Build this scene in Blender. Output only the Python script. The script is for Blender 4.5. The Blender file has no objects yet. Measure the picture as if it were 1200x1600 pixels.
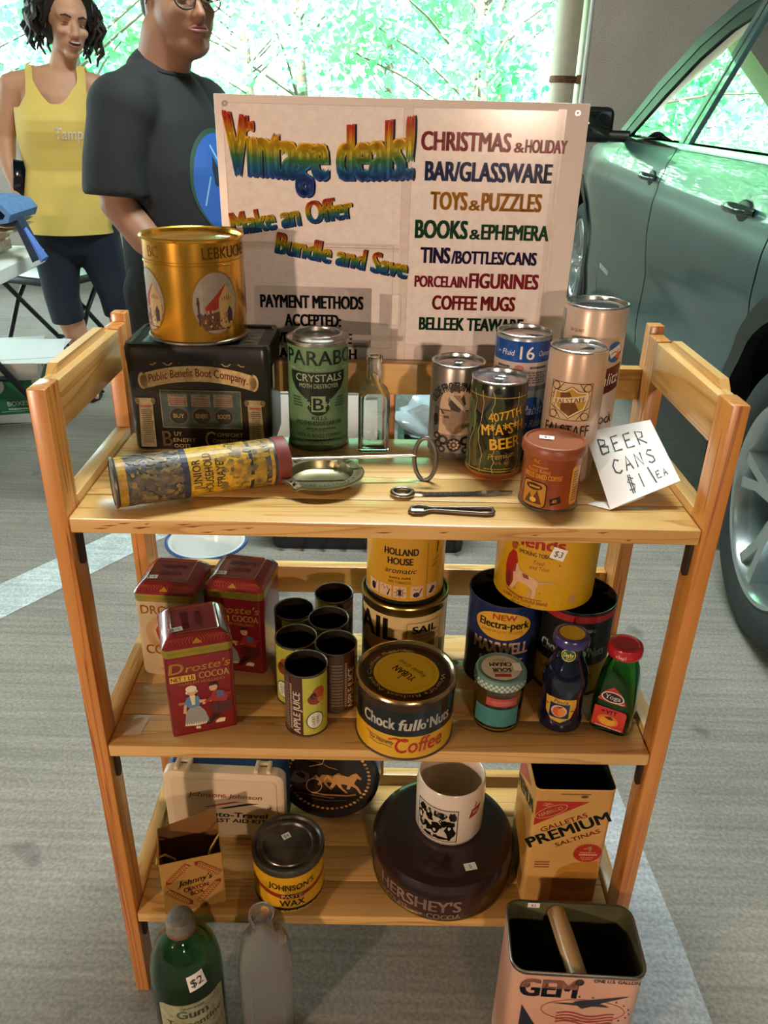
import bpy, bmesh, math, random
from math import sin, cos, pi, atan2, radians
from mathutils import Vector, Matrix
from mathutils.geometry import tessellate_polygon

SC = bpy.context.scene
COL = SC.collection
random.seed(7)

# ------------------------------------------------------------------ camera, world, lights, exposure
cam_data = bpy.data.cameras.new('camera')
cam = bpy.data.objects.new('camera', cam_data)
COL.objects.link(cam)
CAMX, CAMY, CAMZ = 0.0021, -0.7441, 1.1786
PITCH, ROLL, YAW, FPX = 0.4695, 0.0274, 0.0069, 1250.75
def cam_axes():
    f = Vector((0, cos(PITCH), -sin(PITCH))); u = Vector((0, sin(PITCH), cos(PITCH))); x = Vector((1, 0, 0))
    rz = Matrix.Rotation(YAW, 3, 'Z'); f = rz @ f; u = rz @ u; x = rz @ x
    return cos(ROLL) * x + sin(ROLL) * u, -sin(ROLL) * x + cos(ROLL) * u, f
_X, _U, _F = cam_axes()
cam.matrix_world = Matrix(((_X.x, _U.x, -_F.x, CAMX), (_X.y, _U.y, -_F.y, CAMY), (_X.z, _U.z, -_F.z, CAMZ), (0, 0, 0, 1)))
cam_data.sensor_fit = 'VERTICAL'
cam_data.sensor_height = 32.0
cam_data.lens = 32.0 * FPX / 1600.0
cam_data.clip_start = 0.02
SC.camera = cam

SC.view_settings.view_transform = 'Standard'
SC.view_settings.look = 'None'
SC.view_settings.gamma = 1.0
SC.view_settings.use_curve_mapping = False
SC.view_settings.exposure = -0.1

world = bpy.data.worlds.new('sky'); SC.world = world
world.use_nodes = True
wn = world.node_tree.nodes['Background']
wn.inputs[0].default_value = (0.80, 0.97, 1.0, 1)
wn.inputs[1].default_value = 17.0

sun_data = bpy.data.lights.new('sun', 'SUN'); sun_data.energy = 48.0; sun_data.angle = 0.01
sun_data.color = (1.0, 0.97, 0.90)
sun = bpy.data.objects.new('sun', sun_data); COL.objects.link(sun)
sun.rotation_euler = (radians(38), 0, radians(-18))

# ------------------------------------------------------------------ materials
def lin(c):
    return c / 12.92 if c <= 0.04045 else ((c + 0.055) / 1.055) ** 2.4
def hexc(h):
    h = h.lstrip('#')
    return tuple(lin(int(h[i:i + 2], 16) / 255.0) for i in (0, 2, 4)) + (1.0,)
MATS = {}
def nodes_of(name):
    m = bpy.data.materials.new(name); m.use_nodes = True
    nt = m.node_tree
    return m, nt, nt.nodes['Principled BSDF']
def setp(b, **kw):
    for k, v in kw.items():
        n = {'rough': 'Roughness', 'metal': 'Metallic', 'trans': 'Transmission Weight', 'ior': 'IOR', 'coat': 'Coat Weight',
             'coat_rough': 'Coat Roughness', 'spec': 'Specular IOR Level', 'alpha': 'Alpha', 'sheen': 'Sheen Weight', 'sss': 'Subsurface Weight'}[k]
        b.inputs[n].default_value = v
def mat(name, col, noise=0.0, nscale=30.0, bump=0.0, bscale=200.0, col2=None, **kw):
    if name in MATS: return MATS[name]
    m, nt, b = nodes_of(name)
    c = hexc(col)
    b.inputs['Base Color'].default_value = c
    setp(b, **kw)
    if noise > 0 or col2:
        tc = nt.nodes.new('ShaderNodeTexCoord'); nz = nt.nodes.new('ShaderNodeTexNoise')
        nz.inputs['Scale'].default_value = nscale; nz.inputs['Detail'].default_value = 5
        nt.links.new(tc.outputs['Object'], nz.inputs['Vector'])
        rp = nt.nodes.new('ShaderNodeValToRGB')
        rp.color_ramp.elements[0].position = 0.32; rp.color_ramp.elements[1].position = 0.68
        c2 = hexc(col2) if col2 else tuple(v * (1 - noise) for v in c[:3]) + (1,)
        rp.color_ramp.elements[0].color = c2; rp.color_ramp.elements[1].color = c
        nt.links.new(nz.outputs['Fac'], rp.inputs['Fac']); nt.links.new(rp.outputs['Color'], b.inputs['Base Color'])
    if bump > 0:
        tc = nt.nodes.new('ShaderNodeTexCoord'); nz = nt.nodes.new('ShaderNodeTexNoise')
        nz.inputs['Scale'].default_value = bscale; nz.inputs['Detail'].default_value = 4
        nt.links.new(tc.outputs['Object'], nz.inputs['Vector'])
        bp = nt.nodes.new('ShaderNodeBump'); bp.inputs['Strength'].default_value = bump; bp.inputs['Distance'].default_value = 0.002
        nt.links.new(nz.outputs['Fac'], bp.inputs['Height']); nt.links.new(bp.outputs['Normal'], b.inputs['Normal'])
    MATS[name] = m
    return m
def print_mat(name, rough=0.4, metal=0.0, wear=0.0, coat=0.0):
    """flat print: colour comes from the mesh's own colour attribute"""
    if name in MATS: return MATS[name]
    m, nt, b = nodes_of(name)
    at = nt.nodes.new('ShaderNodeAttribute'); at.attribute_name = 'Col'
    src = at.outputs['Color']
    if wear > 0:
        tc = nt.nodes.new('ShaderNodeTexCoord'); nz = nt.nodes.new('ShaderNodeTexNoise')
        nz.inputs['Scale'].default_value = 90; nz.inputs['Detail'].default_value = 6; nz.inputs['Roughness'].default_value = 0.7
        nt.links.new(tc.outputs['Object'], nz.inputs['Vector'])
        rp = nt.nodes.new('ShaderNodeValToRGB'); rp.color_ramp.elements[0].position = 0.35; rp.color_ramp.elements[1].position = 0.62
        rp.color_ramp.elements[0].color = (1 - wear, 1 - wear * 1.05, 1 - wear * 1.1, 1); rp.color_ramp.elements[1].color = (1, 1, 1, 1)
        nt.links.new(nz.outputs['Fac'], rp.inputs['Fac'])
        mx = nt.nodes.new('ShaderNodeMixRGB'); mx.blend_type = 'MULTIPLY'; mx.inputs[0].default_value = 1
        nt.links.new(src, mx.inputs[1]); nt.links.new(rp.outputs['Color'], mx.inputs[2]); src = mx.outputs[0]
    nt.links.new(src, b.inputs['Base Color'])
    setp(b, rough=rough, metal=metal, coat=coat)
    MATS[name] = m
    return m
PRINT = print_mat('print_satin', 0.35, wear=0.12)
PRINT_PAPER = print_mat('print_paper', 0.55)
PRINT_GLOSS = print_mat('print_gloss', 0.18, wear=0.1)
PRINT_WORN = print_mat('print_worn', 0.45, wear=0.45)
PRINT_METAL = print_mat('print_metallic', 0.25, metal=0.6)

def wood(axis, name, c1='#e3b873', c2='#d8a95f', c3='#c18c48', rough=0.42, across=26.0):
    """pine: grain runs along the given axis"""
    if name in MATS: return MATS[name]
    m, nt, b = nodes_of(name); N = nt.nodes; L = nt.links
    tc = N.new('ShaderNodeTexCoord'); mp = N.new('ShaderNodeMapping')
    s = [across] * 3; s[axis] = 1.1
    mp.inputs['Scale'].default_value = s
    L.new(tc.outputs['Object'], mp.inputs['Vector'])
    nz = N.new('ShaderNodeTexNoise'); nz.inputs['Scale'].default_value = 1.0; nz.inputs['Detail'].default_value = 2.0; nz.inputs['Distortion'].default_value = 0.9
    L.new(mp.outputs['Vector'], nz.inputs['Vector'])
    mul = N.new('ShaderNodeMath'); mul.operation = 'MULTIPLY'; mul.inputs[1].default_value = 5.0
    L.new(nz.outputs['Fac'], mul.inputs[0])
    fr = N.new('ShaderNodeMath'); fr.operation = 'FRACT'; L.new(mul.outputs[0], fr.inputs[0])
    rp = N.new('ShaderNodeValToRGB'); e = rp.color_ramp.elements
    e[0].position = 0.0; e[0].color = hexc(c1); e[1].position = 0.62; e[1].color = hexc(c1)
    k = e.new(0.86); k.color = hexc(c2); k = e.new(0.95); k.color = hexc(c3); k = e.new(1.0); k.color = hexc(c1)
    L.new(fr.outputs[0], rp.inputs['Fac'])
    # fine fibres
    mp2 = N.new('ShaderNodeMapping'); s2 = [420.0] * 3; s2[axis] = 9.0; mp2.inputs['Scale'].default_value = s2
    L.new(tc.outputs['Object'], mp2.inputs['Vector'])
    n2 = N.new('ShaderNodeTexNoise'); n2.inputs['Scale'].default_value = 1; n2.inputs['Detail'].default_value = 3; L.new(mp2.outputs['Vector'], n2.inputs['Vector'])
    r2 = N.new('ShaderNodeValToRGB'); r2.color_ramp.elements[0].color = (0.80, 0.76, 0.70, 1); r2.color_ramp.elements[1].color = (1.06, 1.04, 1.0, 1)
    L.new(n2.outputs['Fac'], r2.inputs['Fac'])
    mx = N.new('ShaderNodeMixRGB'); mx.blend_type = 'MULTIPLY'; mx.inputs[0].default_value = 0.8
    L.new(rp.outputs['Color'], mx.inputs[1]); L.new(r2.outputs['Color'], mx.inputs[2])
    # broad tone variation
    n3 = N.new('ShaderNodeTexNoise'); n3.inputs['Scale'].default_value = 6; L.new(tc.outputs['Object'], n3.inputs['Vector'])
    r3 = N.new('ShaderNodeValToRGB'); r3.color_ramp.elements[0].position = 0.3; r3.color_ramp.elements[1].position = 0.7
    r3.color_ramp.elements[0].color = (0.80, 0.74, 0.64, 1); r3.color_ramp.elements[1].color = (1, 1, 1, 1)
    L.new(n3.outputs['Fac'], r3.inputs['Fac'])
    m2 = N.new('ShaderNodeMixRGB'); m2.blend_type = 'MULTIPLY'; m2.inputs[0].default_value = 0.7
    L.new(mx.outputs[0], m2.inputs[1]); L.new(r3.outputs['Color'], m2.inputs[2])
    L.new(m2.outputs[0], b.inputs['Base Color'])
    setp(b, rough=rough, coat=0.6, coat_rough=0.22)
    bp = N.new('ShaderNodeBump'); bp.inputs['Strength'].default_value = 0.12; bp.inputs['Distance'].default_value = 0.001
    L.new(n2.outputs['Fac'], bp.inputs['Height']); L.new(bp.outputs['Normal'], b.inputs['Normal'])
    MATS[name] = m
    return m
WX = wood(0, 'pine_along_x'); WY = wood(1, 'pine_along_y'); WZ = wood(2, 'pine_along_z', c1='#d69142', c2='#c47a30', c3='#96531c', across=46.0)

def glass(name, col=(1, 1, 1, 1), rough=0.0, ior=1.45, trans=1.0):
    if name in MATS: return MATS[name]
    m, nt, b = nodes_of(name)
    b.inputs['Base Color'].default_value = col if len(col) == 4 else tuple(col) + (1,)
    setp(b, rough=rough, trans=trans, ior=ior)
    MATS[name] = m
    return m
def thin_glass(name, tint, refl_rough=0.02, clear=0.6):
    """a thin pane: fresnel gloss over a tinted clear sheet"""
    if name in MATS: return MATS[name]
    m = bpy.data.materials.new(name); m.use_nodes = True; nt = m.node_tree; nt.nodes.clear()
    out = nt.nodes.new('ShaderNodeOutputMaterial'); mix = nt.nodes.new('ShaderNodeMixShader')
    fr = nt.nodes.new('ShaderNodeFresnel'); fr.inputs['IOR'].default_value = 1.6
    tr = nt.nodes.new('ShaderNodeBsdfTransparent'); tr.inputs[0].default_value = hexc(tint)
    gl = nt.nodes.new('ShaderNodeBsdfGlossy'); gl.inputs['Roughness'].default_value = refl_rough
    nt.links.new(fr.outputs[0], mix.inputs[0]); nt.links.new(tr.outputs[0], mix.inputs[1]); nt.links.new(gl.outputs[0], mix.inputs[2])
    nt.links.new(mix.outputs[0], out.inputs['Surface'])
    MATS[name] = m
    return m

STEEL = mat('tin_steel', '#c9c6c0', rough=0.28, metal=1.0, noise=0.15, nscale=60)
STEEL_DARK = mat('dull_steel', '#8d8a83', rough=0.38, metal=1.0, noise=0.3, nscale=50)
BRASSY = mat('brassy_tin', '#b9a05a', rough=0.3, metal=1.0, noise=0.25, nscale=40)
GOLD = mat('gold_lacquer', '#e0a63c', rough=0.2, metal=0.85, noise=0.12, nscale=25)
TIN_INSIDE = mat('rusty_tin_inside', '#3a2d24', rough=0.5, metal=0.6, noise=0.5, nscale=40)
ALU = mat('aluminium', '#d9d9d6', rough=0.22, metal=1.0, noise=0.08, nscale=80)
BLACKP = mat('black_plastic', '#16181a', rough=0.4)
BLACKM = mat('black_painted_steel', '#1a1c1e', rough=0.35)
STICKER = mat('white_sticker_paper', '#f2eee8', rough=0.6)

# ------------------------------------------------------------------ object helpers
def link(o, parent=None):
    COL.objects.link(o)
    if parent is not None: o.parent = parent
    return o
def thing(name, label, cat, loc=(0, 0, 0), rotz=0.0, group=None):
    o = bpy.data.objects.new(name, None); o.empty_display_size = 0.05
    link(o); o.location = loc; o.rotation_euler = (0, 0, rotz)
    o['label'] = label; o['category'] = cat
    if group: o['group'] = group
    return o
def tag(o, label, cat, group=None):
    o['label'] = label; o['category'] = cat
    if group: o['group'] = group
    return o
def obj(name, me, m, parent=None, label=None):
    o = bpy.data.objects.new(name, me)
    if m is not None and not me.materials: me.materials.append(m)
    link(o, parent)
    if label: o['label'] = label
    return o
def copy_tree(root, loc=None, rotz=None, label=None):
    r = root.copy(); COL.objects.link(r)
    if loc is not None: r.location = loc
    if rotz is not None: r.rotation_euler = (0, 0, rotz)
    if label: r['label'] = label
    def rec(src, dst):
        for ch in src.children:
            c = ch.copy(); COL.objects.link(c); c.parent = dst
            rec(ch, c)
    rec(root, r)
    return r
def finish(bm, smooth=40):
    bmesh.ops.recalc_face_normals(bm, faces=bm.faces)
    me = bpy.data.meshes.new('mesh'); bm.to_mesh(me); bm.free()
    if smooth:
        me.polygons.foreach_set('use_smooth', [True] * len(me.polygons))
        me.set_sharp_from_angle(angle=radians(smooth))
    return me
def bm_box(bm, x0, x1, y0, y1, z0, z1, bevel=0.0, seg=2):
    r = bmesh.ops.create_cube(bm, size=1.0)
    vs = r['verts']
    for v in vs:
        v.co = Vector((x0 + (v.co.x + .5) * (x1 - x0), y0 + (v.co.y + .5) * (y1 - y0), z0 + (v.co.z + .5) * (z1 - z0)))
    if bevel > 0:
        es = list({e for v in vs for e in v.link_edges})
        bmesh.ops.bevel(bm, geom=es, offset=bevel, segments=seg, affect='EDGES', profile=0.5)
def box_mesh(x0, x1, y0, y1, z0, z1, bevel=0.0, seg=2):
    bm = bmesh.new(); bm_box(bm, x0, x1, y0, y1, z0, z1, bevel, seg)
    return finish(bm, 40 if bevel else 0)
def bm_loft(bm, rings, cap0=True, cap1=True, closed=True):
    vs = [[bm.verts.new(p) for p in r] for r in rings]
    n = len(vs[0])
    for a, b in zip(vs, vs[1:]):
        for i in range(n if closed else n - 1):
            j = (i + 1) % n
            bm.faces.new((a[i], a[j], b[j], b[i]))
    if cap0: bm.faces.new(list(reversed(vs[0])))
    if cap1: bm.faces.new(vs[-1])
    return vs
def lathe(prof, seg=56, smooth=35, cap0=False, cap1=False):
    """prof: list of (r,z), revolved about z"""
    bm = bmesh.new(); rings = []
    for r, z in prof:
        if r < 1e-6: rings.append([bm.verts.new((0, 0, z))])
        else: rings.append([bm.verts.new((r * cos(2 * pi * i / seg), r * sin(2 * pi * i / seg), z)) for i in range(seg)])
    for a, b in zip(rings, rings[1:]):
        if len(a) == 1 and len(b) == 1: continue
        for i in range(seg):
            j = (i + 1) % seg
            if len(a) == 1: bm.faces.new((a[0], b[j], b[i]))
            elif len(b) == 1: bm.faces.new((a[i], a[j], b[0]))
            else: bm.faces.new((a[i], a[j], b[j], b[i]))
    return finish(bm, smooth)
def rrect(w, d, r, n=5, cx=0, cy=0):
    pts = []
    for sx, sy, a0 in ((1, 1, 0), (-1, 1, pi / 2), (-1, -1, pi), (1, -1, 1.5 * pi)):
        for i in range(n + 1):
            a = a0 + pi / 2 * i / n
            pts.append((cx + sx * (w / 2 - r) + r * cos(a), cy + sy * (d / 2 - r) + r * sin(a)))
    return pts
def rr_loft(levels, cap0=True, cap1=True, n=5, smooth=40):
    """levels: (w,d,corner_r,z[,cx,cy])"""
    bm = bmesh.new()
    rings = []
    for lv in levels:
        w, d, r, z = lv[:4]; cx, cy = (lv[4], lv[5]) if len(lv) > 4 else (0, 0)
        rings.append([(x, y, z) for x, y in rrect(w, d, r, n, cx, cy)])
    bm_loft(bm, rings, cap0, cap1)
    return finish(bm, smooth)
def tube_bm(bm, pts, rad, seg=10, closed=False, caps=True):
    pts = [Vector(p) for p in pts]; n = len(pts)
    rads = rad if isinstance(rad, (list, tuple)) else [rad] * n
    rings = []; prev = None
    for i in range(n):
        if closed: t = pts[(i + 1) % n] - pts[i - 1]
        else: t = pts[min(i + 1, n - 1)] - pts[max(i - 1, 0)]
        t.normalize()
        if prev is None:
            a = Vector((0, 0, 1)) if abs(t.z) < 0.9 else Vector((1, 0, 0))
        else: a = prev
        nrm = (a - t * a.dot(t)).normalized(); prev = nrm
        bn = t.cross(nrm)
        rings.append([pts[i] + rads[i] * (cos(2 * pi * k / seg) * nrm + sin(2 * pi * k / seg) * bn) for k in range(seg)])
    if closed:
        vs = [[bm.verts.new(p) for p in r] for r in rings]
        for i in range(n):
            a, b = vs[i], vs[(i + 1) % n]
            for k in range(seg):
                j = (k + 1) % seg
                bm.faces.new((a[k], a[j], b[j], b[k]))
    else: bm_loft(bm, rings, caps, caps)
def tube(pts, rad, seg=10, closed=False):
    bm = bmesh.new(); tube_bm(bm, pts, rad, seg, closed); return finish(bm, 50)
def prism(pts, z0, z1, bevel=0.0):
    """2D outline extruded in z"""
    bm = bmesh.new(); bm_loft(bm, [[(x, y, z0) for x, y in pts], [(x, y, z1) for x, y in pts]])
    if bevel: bmesh.ops.bevel(bm, geom=bm.edges[:], offset=bevel, segments=2, affect='EDGES', profile=0.5)
    return finish(bm, 30)
def xform(me, M):
    me.transform(M); me.update(); return me

# ------------------------------------------------------------------ flat print (lettering, labels, pictures) laid on real surfaces
_TEXT = {}
_CAP = [None]
_GLYPH = {}
def _load_glyphs():
    """outline every printable character of the built-in font once"""
    cs = [chr(i) for i in range(33, 127)]; obs = []
    for body in cs + [c + 'H' for c in cs] + ['H H', 'HH']:
        cu = bpy.data.curves.new('txt', 'FONT'); cu.body = body; cu.resolution_u = 3; cu.dimensions = '2D'; cu.fill_mode = 'FRONT'
        ob = bpy.data.objects.new('txt', cu); COL.objects.link(ob); obs.append(ob)
    dg = bpy.context.evaluated_depsgraph_get(); res = []
    for ob in obs:
        ev = ob.evaluated_get(dg); me = ev.to_mesh()
        res.append(([(v.co.x, v.co.y) for v in me.vertices], [tuple(p.vertices) for p in me.polygons])); ev.to_mesh_clear()
    for ob in obs:
        cu = ob.data; bpy.data.objects.remove(ob); bpy.data.curves.remove(cu)
    mx = lambda r: max(p[0] for p in r[0])
    hm = mx(res[cs.index('H')])
    for i, c in enumerate(cs): _GLYPH[c] = (res[i][0], res[i][1], mx(res[len(cs) + i]) - hm)
    _GLYPH[' '] = ([], [], mx(res[-2]) - mx(res[-1]))
def text_mesh(s, bold):
    if not _GLYPH: _load_glyphs()
    if s in _TEXT: return _TEXT[s]
    x = 0.0; vs = []; fs = []
    for c in s:
        g = _GLYPH[c]; o = len(vs)
        vs += [(p[0] + x, p[1]) for p in g[0]]; fs += [tuple(i + o for i in f) for f in g[1]]; x += g[2]
    _TEXT[s] = (vs, fs)
    return _TEXT[s]
RAINBOW = [(0.0, '#34509c'), (0.20, '#2f78a8'), (0.36, '#5a9c4c'), (0.52, '#e6c830'), (0.68, '#f0b42c'), (0.82, '#e8742a'), (1.0, '#cc3430')]
def ramp(stops, t):
    t = min(max(t, 0), 1)
    for (a, ca), (b, cb) in zip(stops, stops[1:]):
        if t <= b:
            k = (t - a) / (b - a); A = hexc(ca); B = hexc(cb)
            return tuple(A[i] + (B[i] - A[i]) * k for i in range(4))
    return hexc(stops[-1][1])
class Decal:
    def __init__(s): s.v = []; s.f = []; s.c = []
    def _add(s, vs, fs, cols, L):
        o = len(s.v); n = 0.0003 + 0.00013 * L
        s.v += [(x, y, n) for x, y in vs]
        for f in fs:
            s.f.append(tuple(i + o for i in f)); s.c.append([cols[i] for i in f] if isinstance(cols, list) else [cols] * len(f))
    def poly(s, pts, col, L=0):
        t = tessellate_polygon([[Vector((x, y, 0)) for x, y in pts]])
        s._add(pts, t, hexc(col), L); return s
    def rect(s, u0, v0, u1, v1, col, L=0):
        s._add([(u0, v0), (u1, v0), (u1, v1), (u0, v1)], [(0, 1, 2, 3)], hexc(col), L); return s
    def ell(s, cx, cy, rx, ry, col, L=0, n=28, a0=0, a1=2 * pi):
        return s.poly([(cx + rx * cos(a0 + (a1 - a0) * i / n), cy + ry * sin(a0 + (a1 - a0) * i / n)) for i in range(n if a1 - a0 > 6.2 else n + 1)], col, L)
    def line(s, pts, w, col, L=0, closed=False):
        n = len(pts); P = [Vector(p) for p in pts]; vs = []
        for i in range(n):
            a = P[i - 1] if (i > 0 or closed) else P[i]; b = P[(i + 1) % n] if (i < n - 1 or closed) else P[i]
            d = (b - a); d = d.normalized() if d.length > 1e-9 else Vector((1, 0)); q = Vector((-d.y, d.x)) * w / 2
            vs += [tuple(P[i] + q), tuple(P[i] - q)]
        m = n if closed else n - 1
        s._add(vs, [(2 * i, 2 * i + 1, 2 * ((i + 1) % n) + 1, 2 * ((i + 1) % n)) for i in range(m)], hexc(col), L); return s
    def frame(s, u0, v0, u1, v1, w, col, L=0):
        s.rect(u0, v0, u1, v0 + w, col, L); s.rect(u0, v1 - w, u1, v1, col, L); s.rect(u0, v0, u0 + w, v1, col, L); s.rect(u1 - w, v0, u1, v1, col, L); return s
    def text(s, t, cx, v0, h, col, L=1, w=None, bold=0.0, shear=0.0, rot=0.0, arc=None, warp=None, grad=None, align='c'):
        if _CAP[0] is None:
            a = text_mesh('H', 0.0)[0]; _CAP[0] = max(p[1] for p in a) - min(p[1] for p in a)
        vs, fs = text_mesh(t, 0.0)
        if not vs: return s
        k = h / _CAP[0]
        x0 = min(p[0] for p in vs); x1 = max(p[0] for p in vs)
        bx = min(bold * .85, .055) * h; by = min(bold * .35, .022) * h
        kx = k if w is None else max(w - 2 * bx, w * .3) / (x1 - x0)
        ky = (h - 2 * by) / _CAP[0]
        P0 = [((x - (x0 + x1) / 2) * kx, y * ky + by) for x, y in vs]
        hw = (x1 - x0) * kx / 2 + bx
        off = {'c': 0, 'l': hw, 'r': -hw}[align]
        sh = [(0, 0)]
        if bold > 0:
            sh = [(-bx, 0), (0, by), (bx, 0), (0, -by)]
            if bold > .035: sh = [(-bx, by), (-bx, -by), (-bx * .4, 0), (bx * .4, 0), (bx, by), (bx, -by)]
        P = []; F0 = []
        for dx, dy in sh:
            o_ = len(P); P += [(x + dx, y + dy) for x, y in P0]; F0 += [tuple(i + o_ for i in f) for f in fs]
        fs = F0
        P = [(x + shear * y + off, y) for x, y in P]
        F = [tuple(f) for f in fs]
        if warp or grad or arc:
            bm = bmesh.new(); bv = [bm.verts.new((x, y, 0)) for x, y in P]
            for f in F:
                try: bm.faces.new([bv[i] for i in f])
                except ValueError: pass
            ys = [p[1] for p in P]; y0, y1 = min(ys), max(ys)
            if grad:
                for q in range(1, 8):
                    bmesh.ops.bisect_plane(bm, geom=bm.verts[:] + bm.edges[:] + bm.faces[:], plane_co=(0, y0 + (y1 - y0) * q / 8, 0), plane_no=(0, 1, 0))
            if warp or arc:
                xs = [p[0] for p in P]; X0, X1 = min(xs), max(xs); m = max(6, int((X1 - X0) / h * 1.5))
                for q in range(1, m):
                    bmesh.ops.bisect_plane(bm, geom=bm.verts[:] + bm.edges[:] + bm.faces[:], plane_co=(X0 + (X1 - X0) * q / m, 0, 0), plane_no=(1, 0, 0))
            bm.verts.index_update()
            P = [(v.co.x, v.co.y) for v in bm.verts]; F = [tuple(v.index for v in f.verts) for f in bm.faces]; bm.free()
        cols = hexc(col) if not grad else [ramp(grad, y / h) for x, y in P]
        if warp: P = [warp(x, y) for x, y in P]
        if arc:  # arc: radius (positive bulges up)
            R = arc; P = [((R + y) * sin(x / R), (R + y) * cos(x / R) - R) for x, y in P]
        if rot:
            cr, sr = cos(rot), sin(rot); P = [(x * cr - y * sr, x * sr + y * cr) for x, y in P]
        s._add([(x + cx, y + v0) for x, y in P], F, cols, L); return s
    def lines_of_print(s, u0, v0, u1, v1, n, col, L=1, fill=0.45, seed=1):
        """small print too fine to read: rows of short dashes"""
        rnd = random.Random(seed); dh = (v1 - v0) / n
        for i in range(n):
            x = u0 + rnd.random() * 0.12 * (u1 - u0)
            while x < u1 * 0.98:
                ww = (0.03 + 0.08 * rnd.random()) * (u1 - u0)
                s.rect(x, v0 + i * dh, min(x + ww, u1), v0 + i * dh + dh * fill, col, L); x += ww + 0.02 * (u1 - u0)
        return s
    def build(s, name, parent, surf, step=None, m=None, label=None, vstep=None):
        bm = bmesh.new(); cl = bm.loops.layers.float_color.new('Col')
        bv = [bm.verts.new(p) for p in s.v]
        for f, cc in zip(s.f, s.c):
            try: fc = bm.faces.new([bv[i] for i in f])
            except ValueError: continue
            for lp, c in zip(fc.loops, cc): lp[cl] = c
        if step:
            us = [p[0] for p in s.v]; a, b = min(us), max(us)
            k = math.ceil(a / step)
            while k * step < b:
                bmesh.ops.bisect_plane(bm, geom=bm.verts[:] + bm.edges[:] + bm.faces[:], plane_co=(k * step, 0, 0), plane_no=(1, 0, 0)); k += 1
        if vstep:
            us = [p[1] for p in s.v]; a, b = min(us), max(us)
            k = math.ceil(a / vstep)
            while k * vstep < b:
                bmesh.ops.bisect_plane(bm, geom=bm.verts[:] + bm.edges[:] + bm.faces[:], plane_co=(0, k * vstep, 0), plane_no=(0, 1, 0)); k += 1
        for f in bm.faces:
            f.normal_update()
            if f.normal.z < 0: f.normal_flip()
        for v in bm.verts: v.co = Vector(surf(v.co.x, v.co.y, v.co.z))
        me = bpy.data.meshes.new('print'); bm.to_mesh(me); bm.free()
        return obj(name, me, m or PRINT, parent, label)
def S_cyl(r, a0=0.0, z0=0.0):
    return lambda u, v, n: ((r + n) * sin(a0 + u / r), -(r + n) * cos(a0 + u / r), z0 + v)
def S_rev(prof, a0, rref):
    def rr(z):
        for (ra, za), (rb, zb) in zip(prof, prof[1:]):
            if za <= z <= zb and zb > za: return ra + (rb - ra) * (z - za) / (zb - za)
        return prof[-1][0]
    return lambda u, v, n: ((rr(v) + n) * sin(a0 + u / rref), -(rr(v) + n) * cos(a0 + u / rref), v)
def S_plane(o, ux, vx):
    o = Vector(o); ux = Vector(ux).normalized(); vx = Vector(vx).normalized(); nx = ux.cross(vx)
    return lambda u, v, n: o + ux * u + vx * v + nx * n
def S_disc(z, rot=0.0, cx=0, cy=0):
    c, s_ = cos(rot), sin(rot)
    return lambda u, v, n: (cx + u * c - v * s_, cy + u * s_ + v * c, z + n)
def face_cam(x, y):
    return atan2(CAMX - x, -(CAMY - y))
def price_tag(parent, surf, w=0.014, h=0.009, txt='', rot=0.0, name='price_sticker'):
    d = Decal(); d.rect(-w / 2, -h / 2, w / 2, h / 2, '#f1ede6', 3)
    if txt: d.text(txt, 0, -h * 0.25, h * 0.5, '#33333a', 4)
    if rot:
        c, s_ = cos(rot), sin(rot); g = surf; surf = lambda u, v, n: g(u * c - v * s_, u * s_ + v * c, n)
    return d.build(name, parent, surf, step=0.004, m=PRINT_PAPER)
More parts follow.
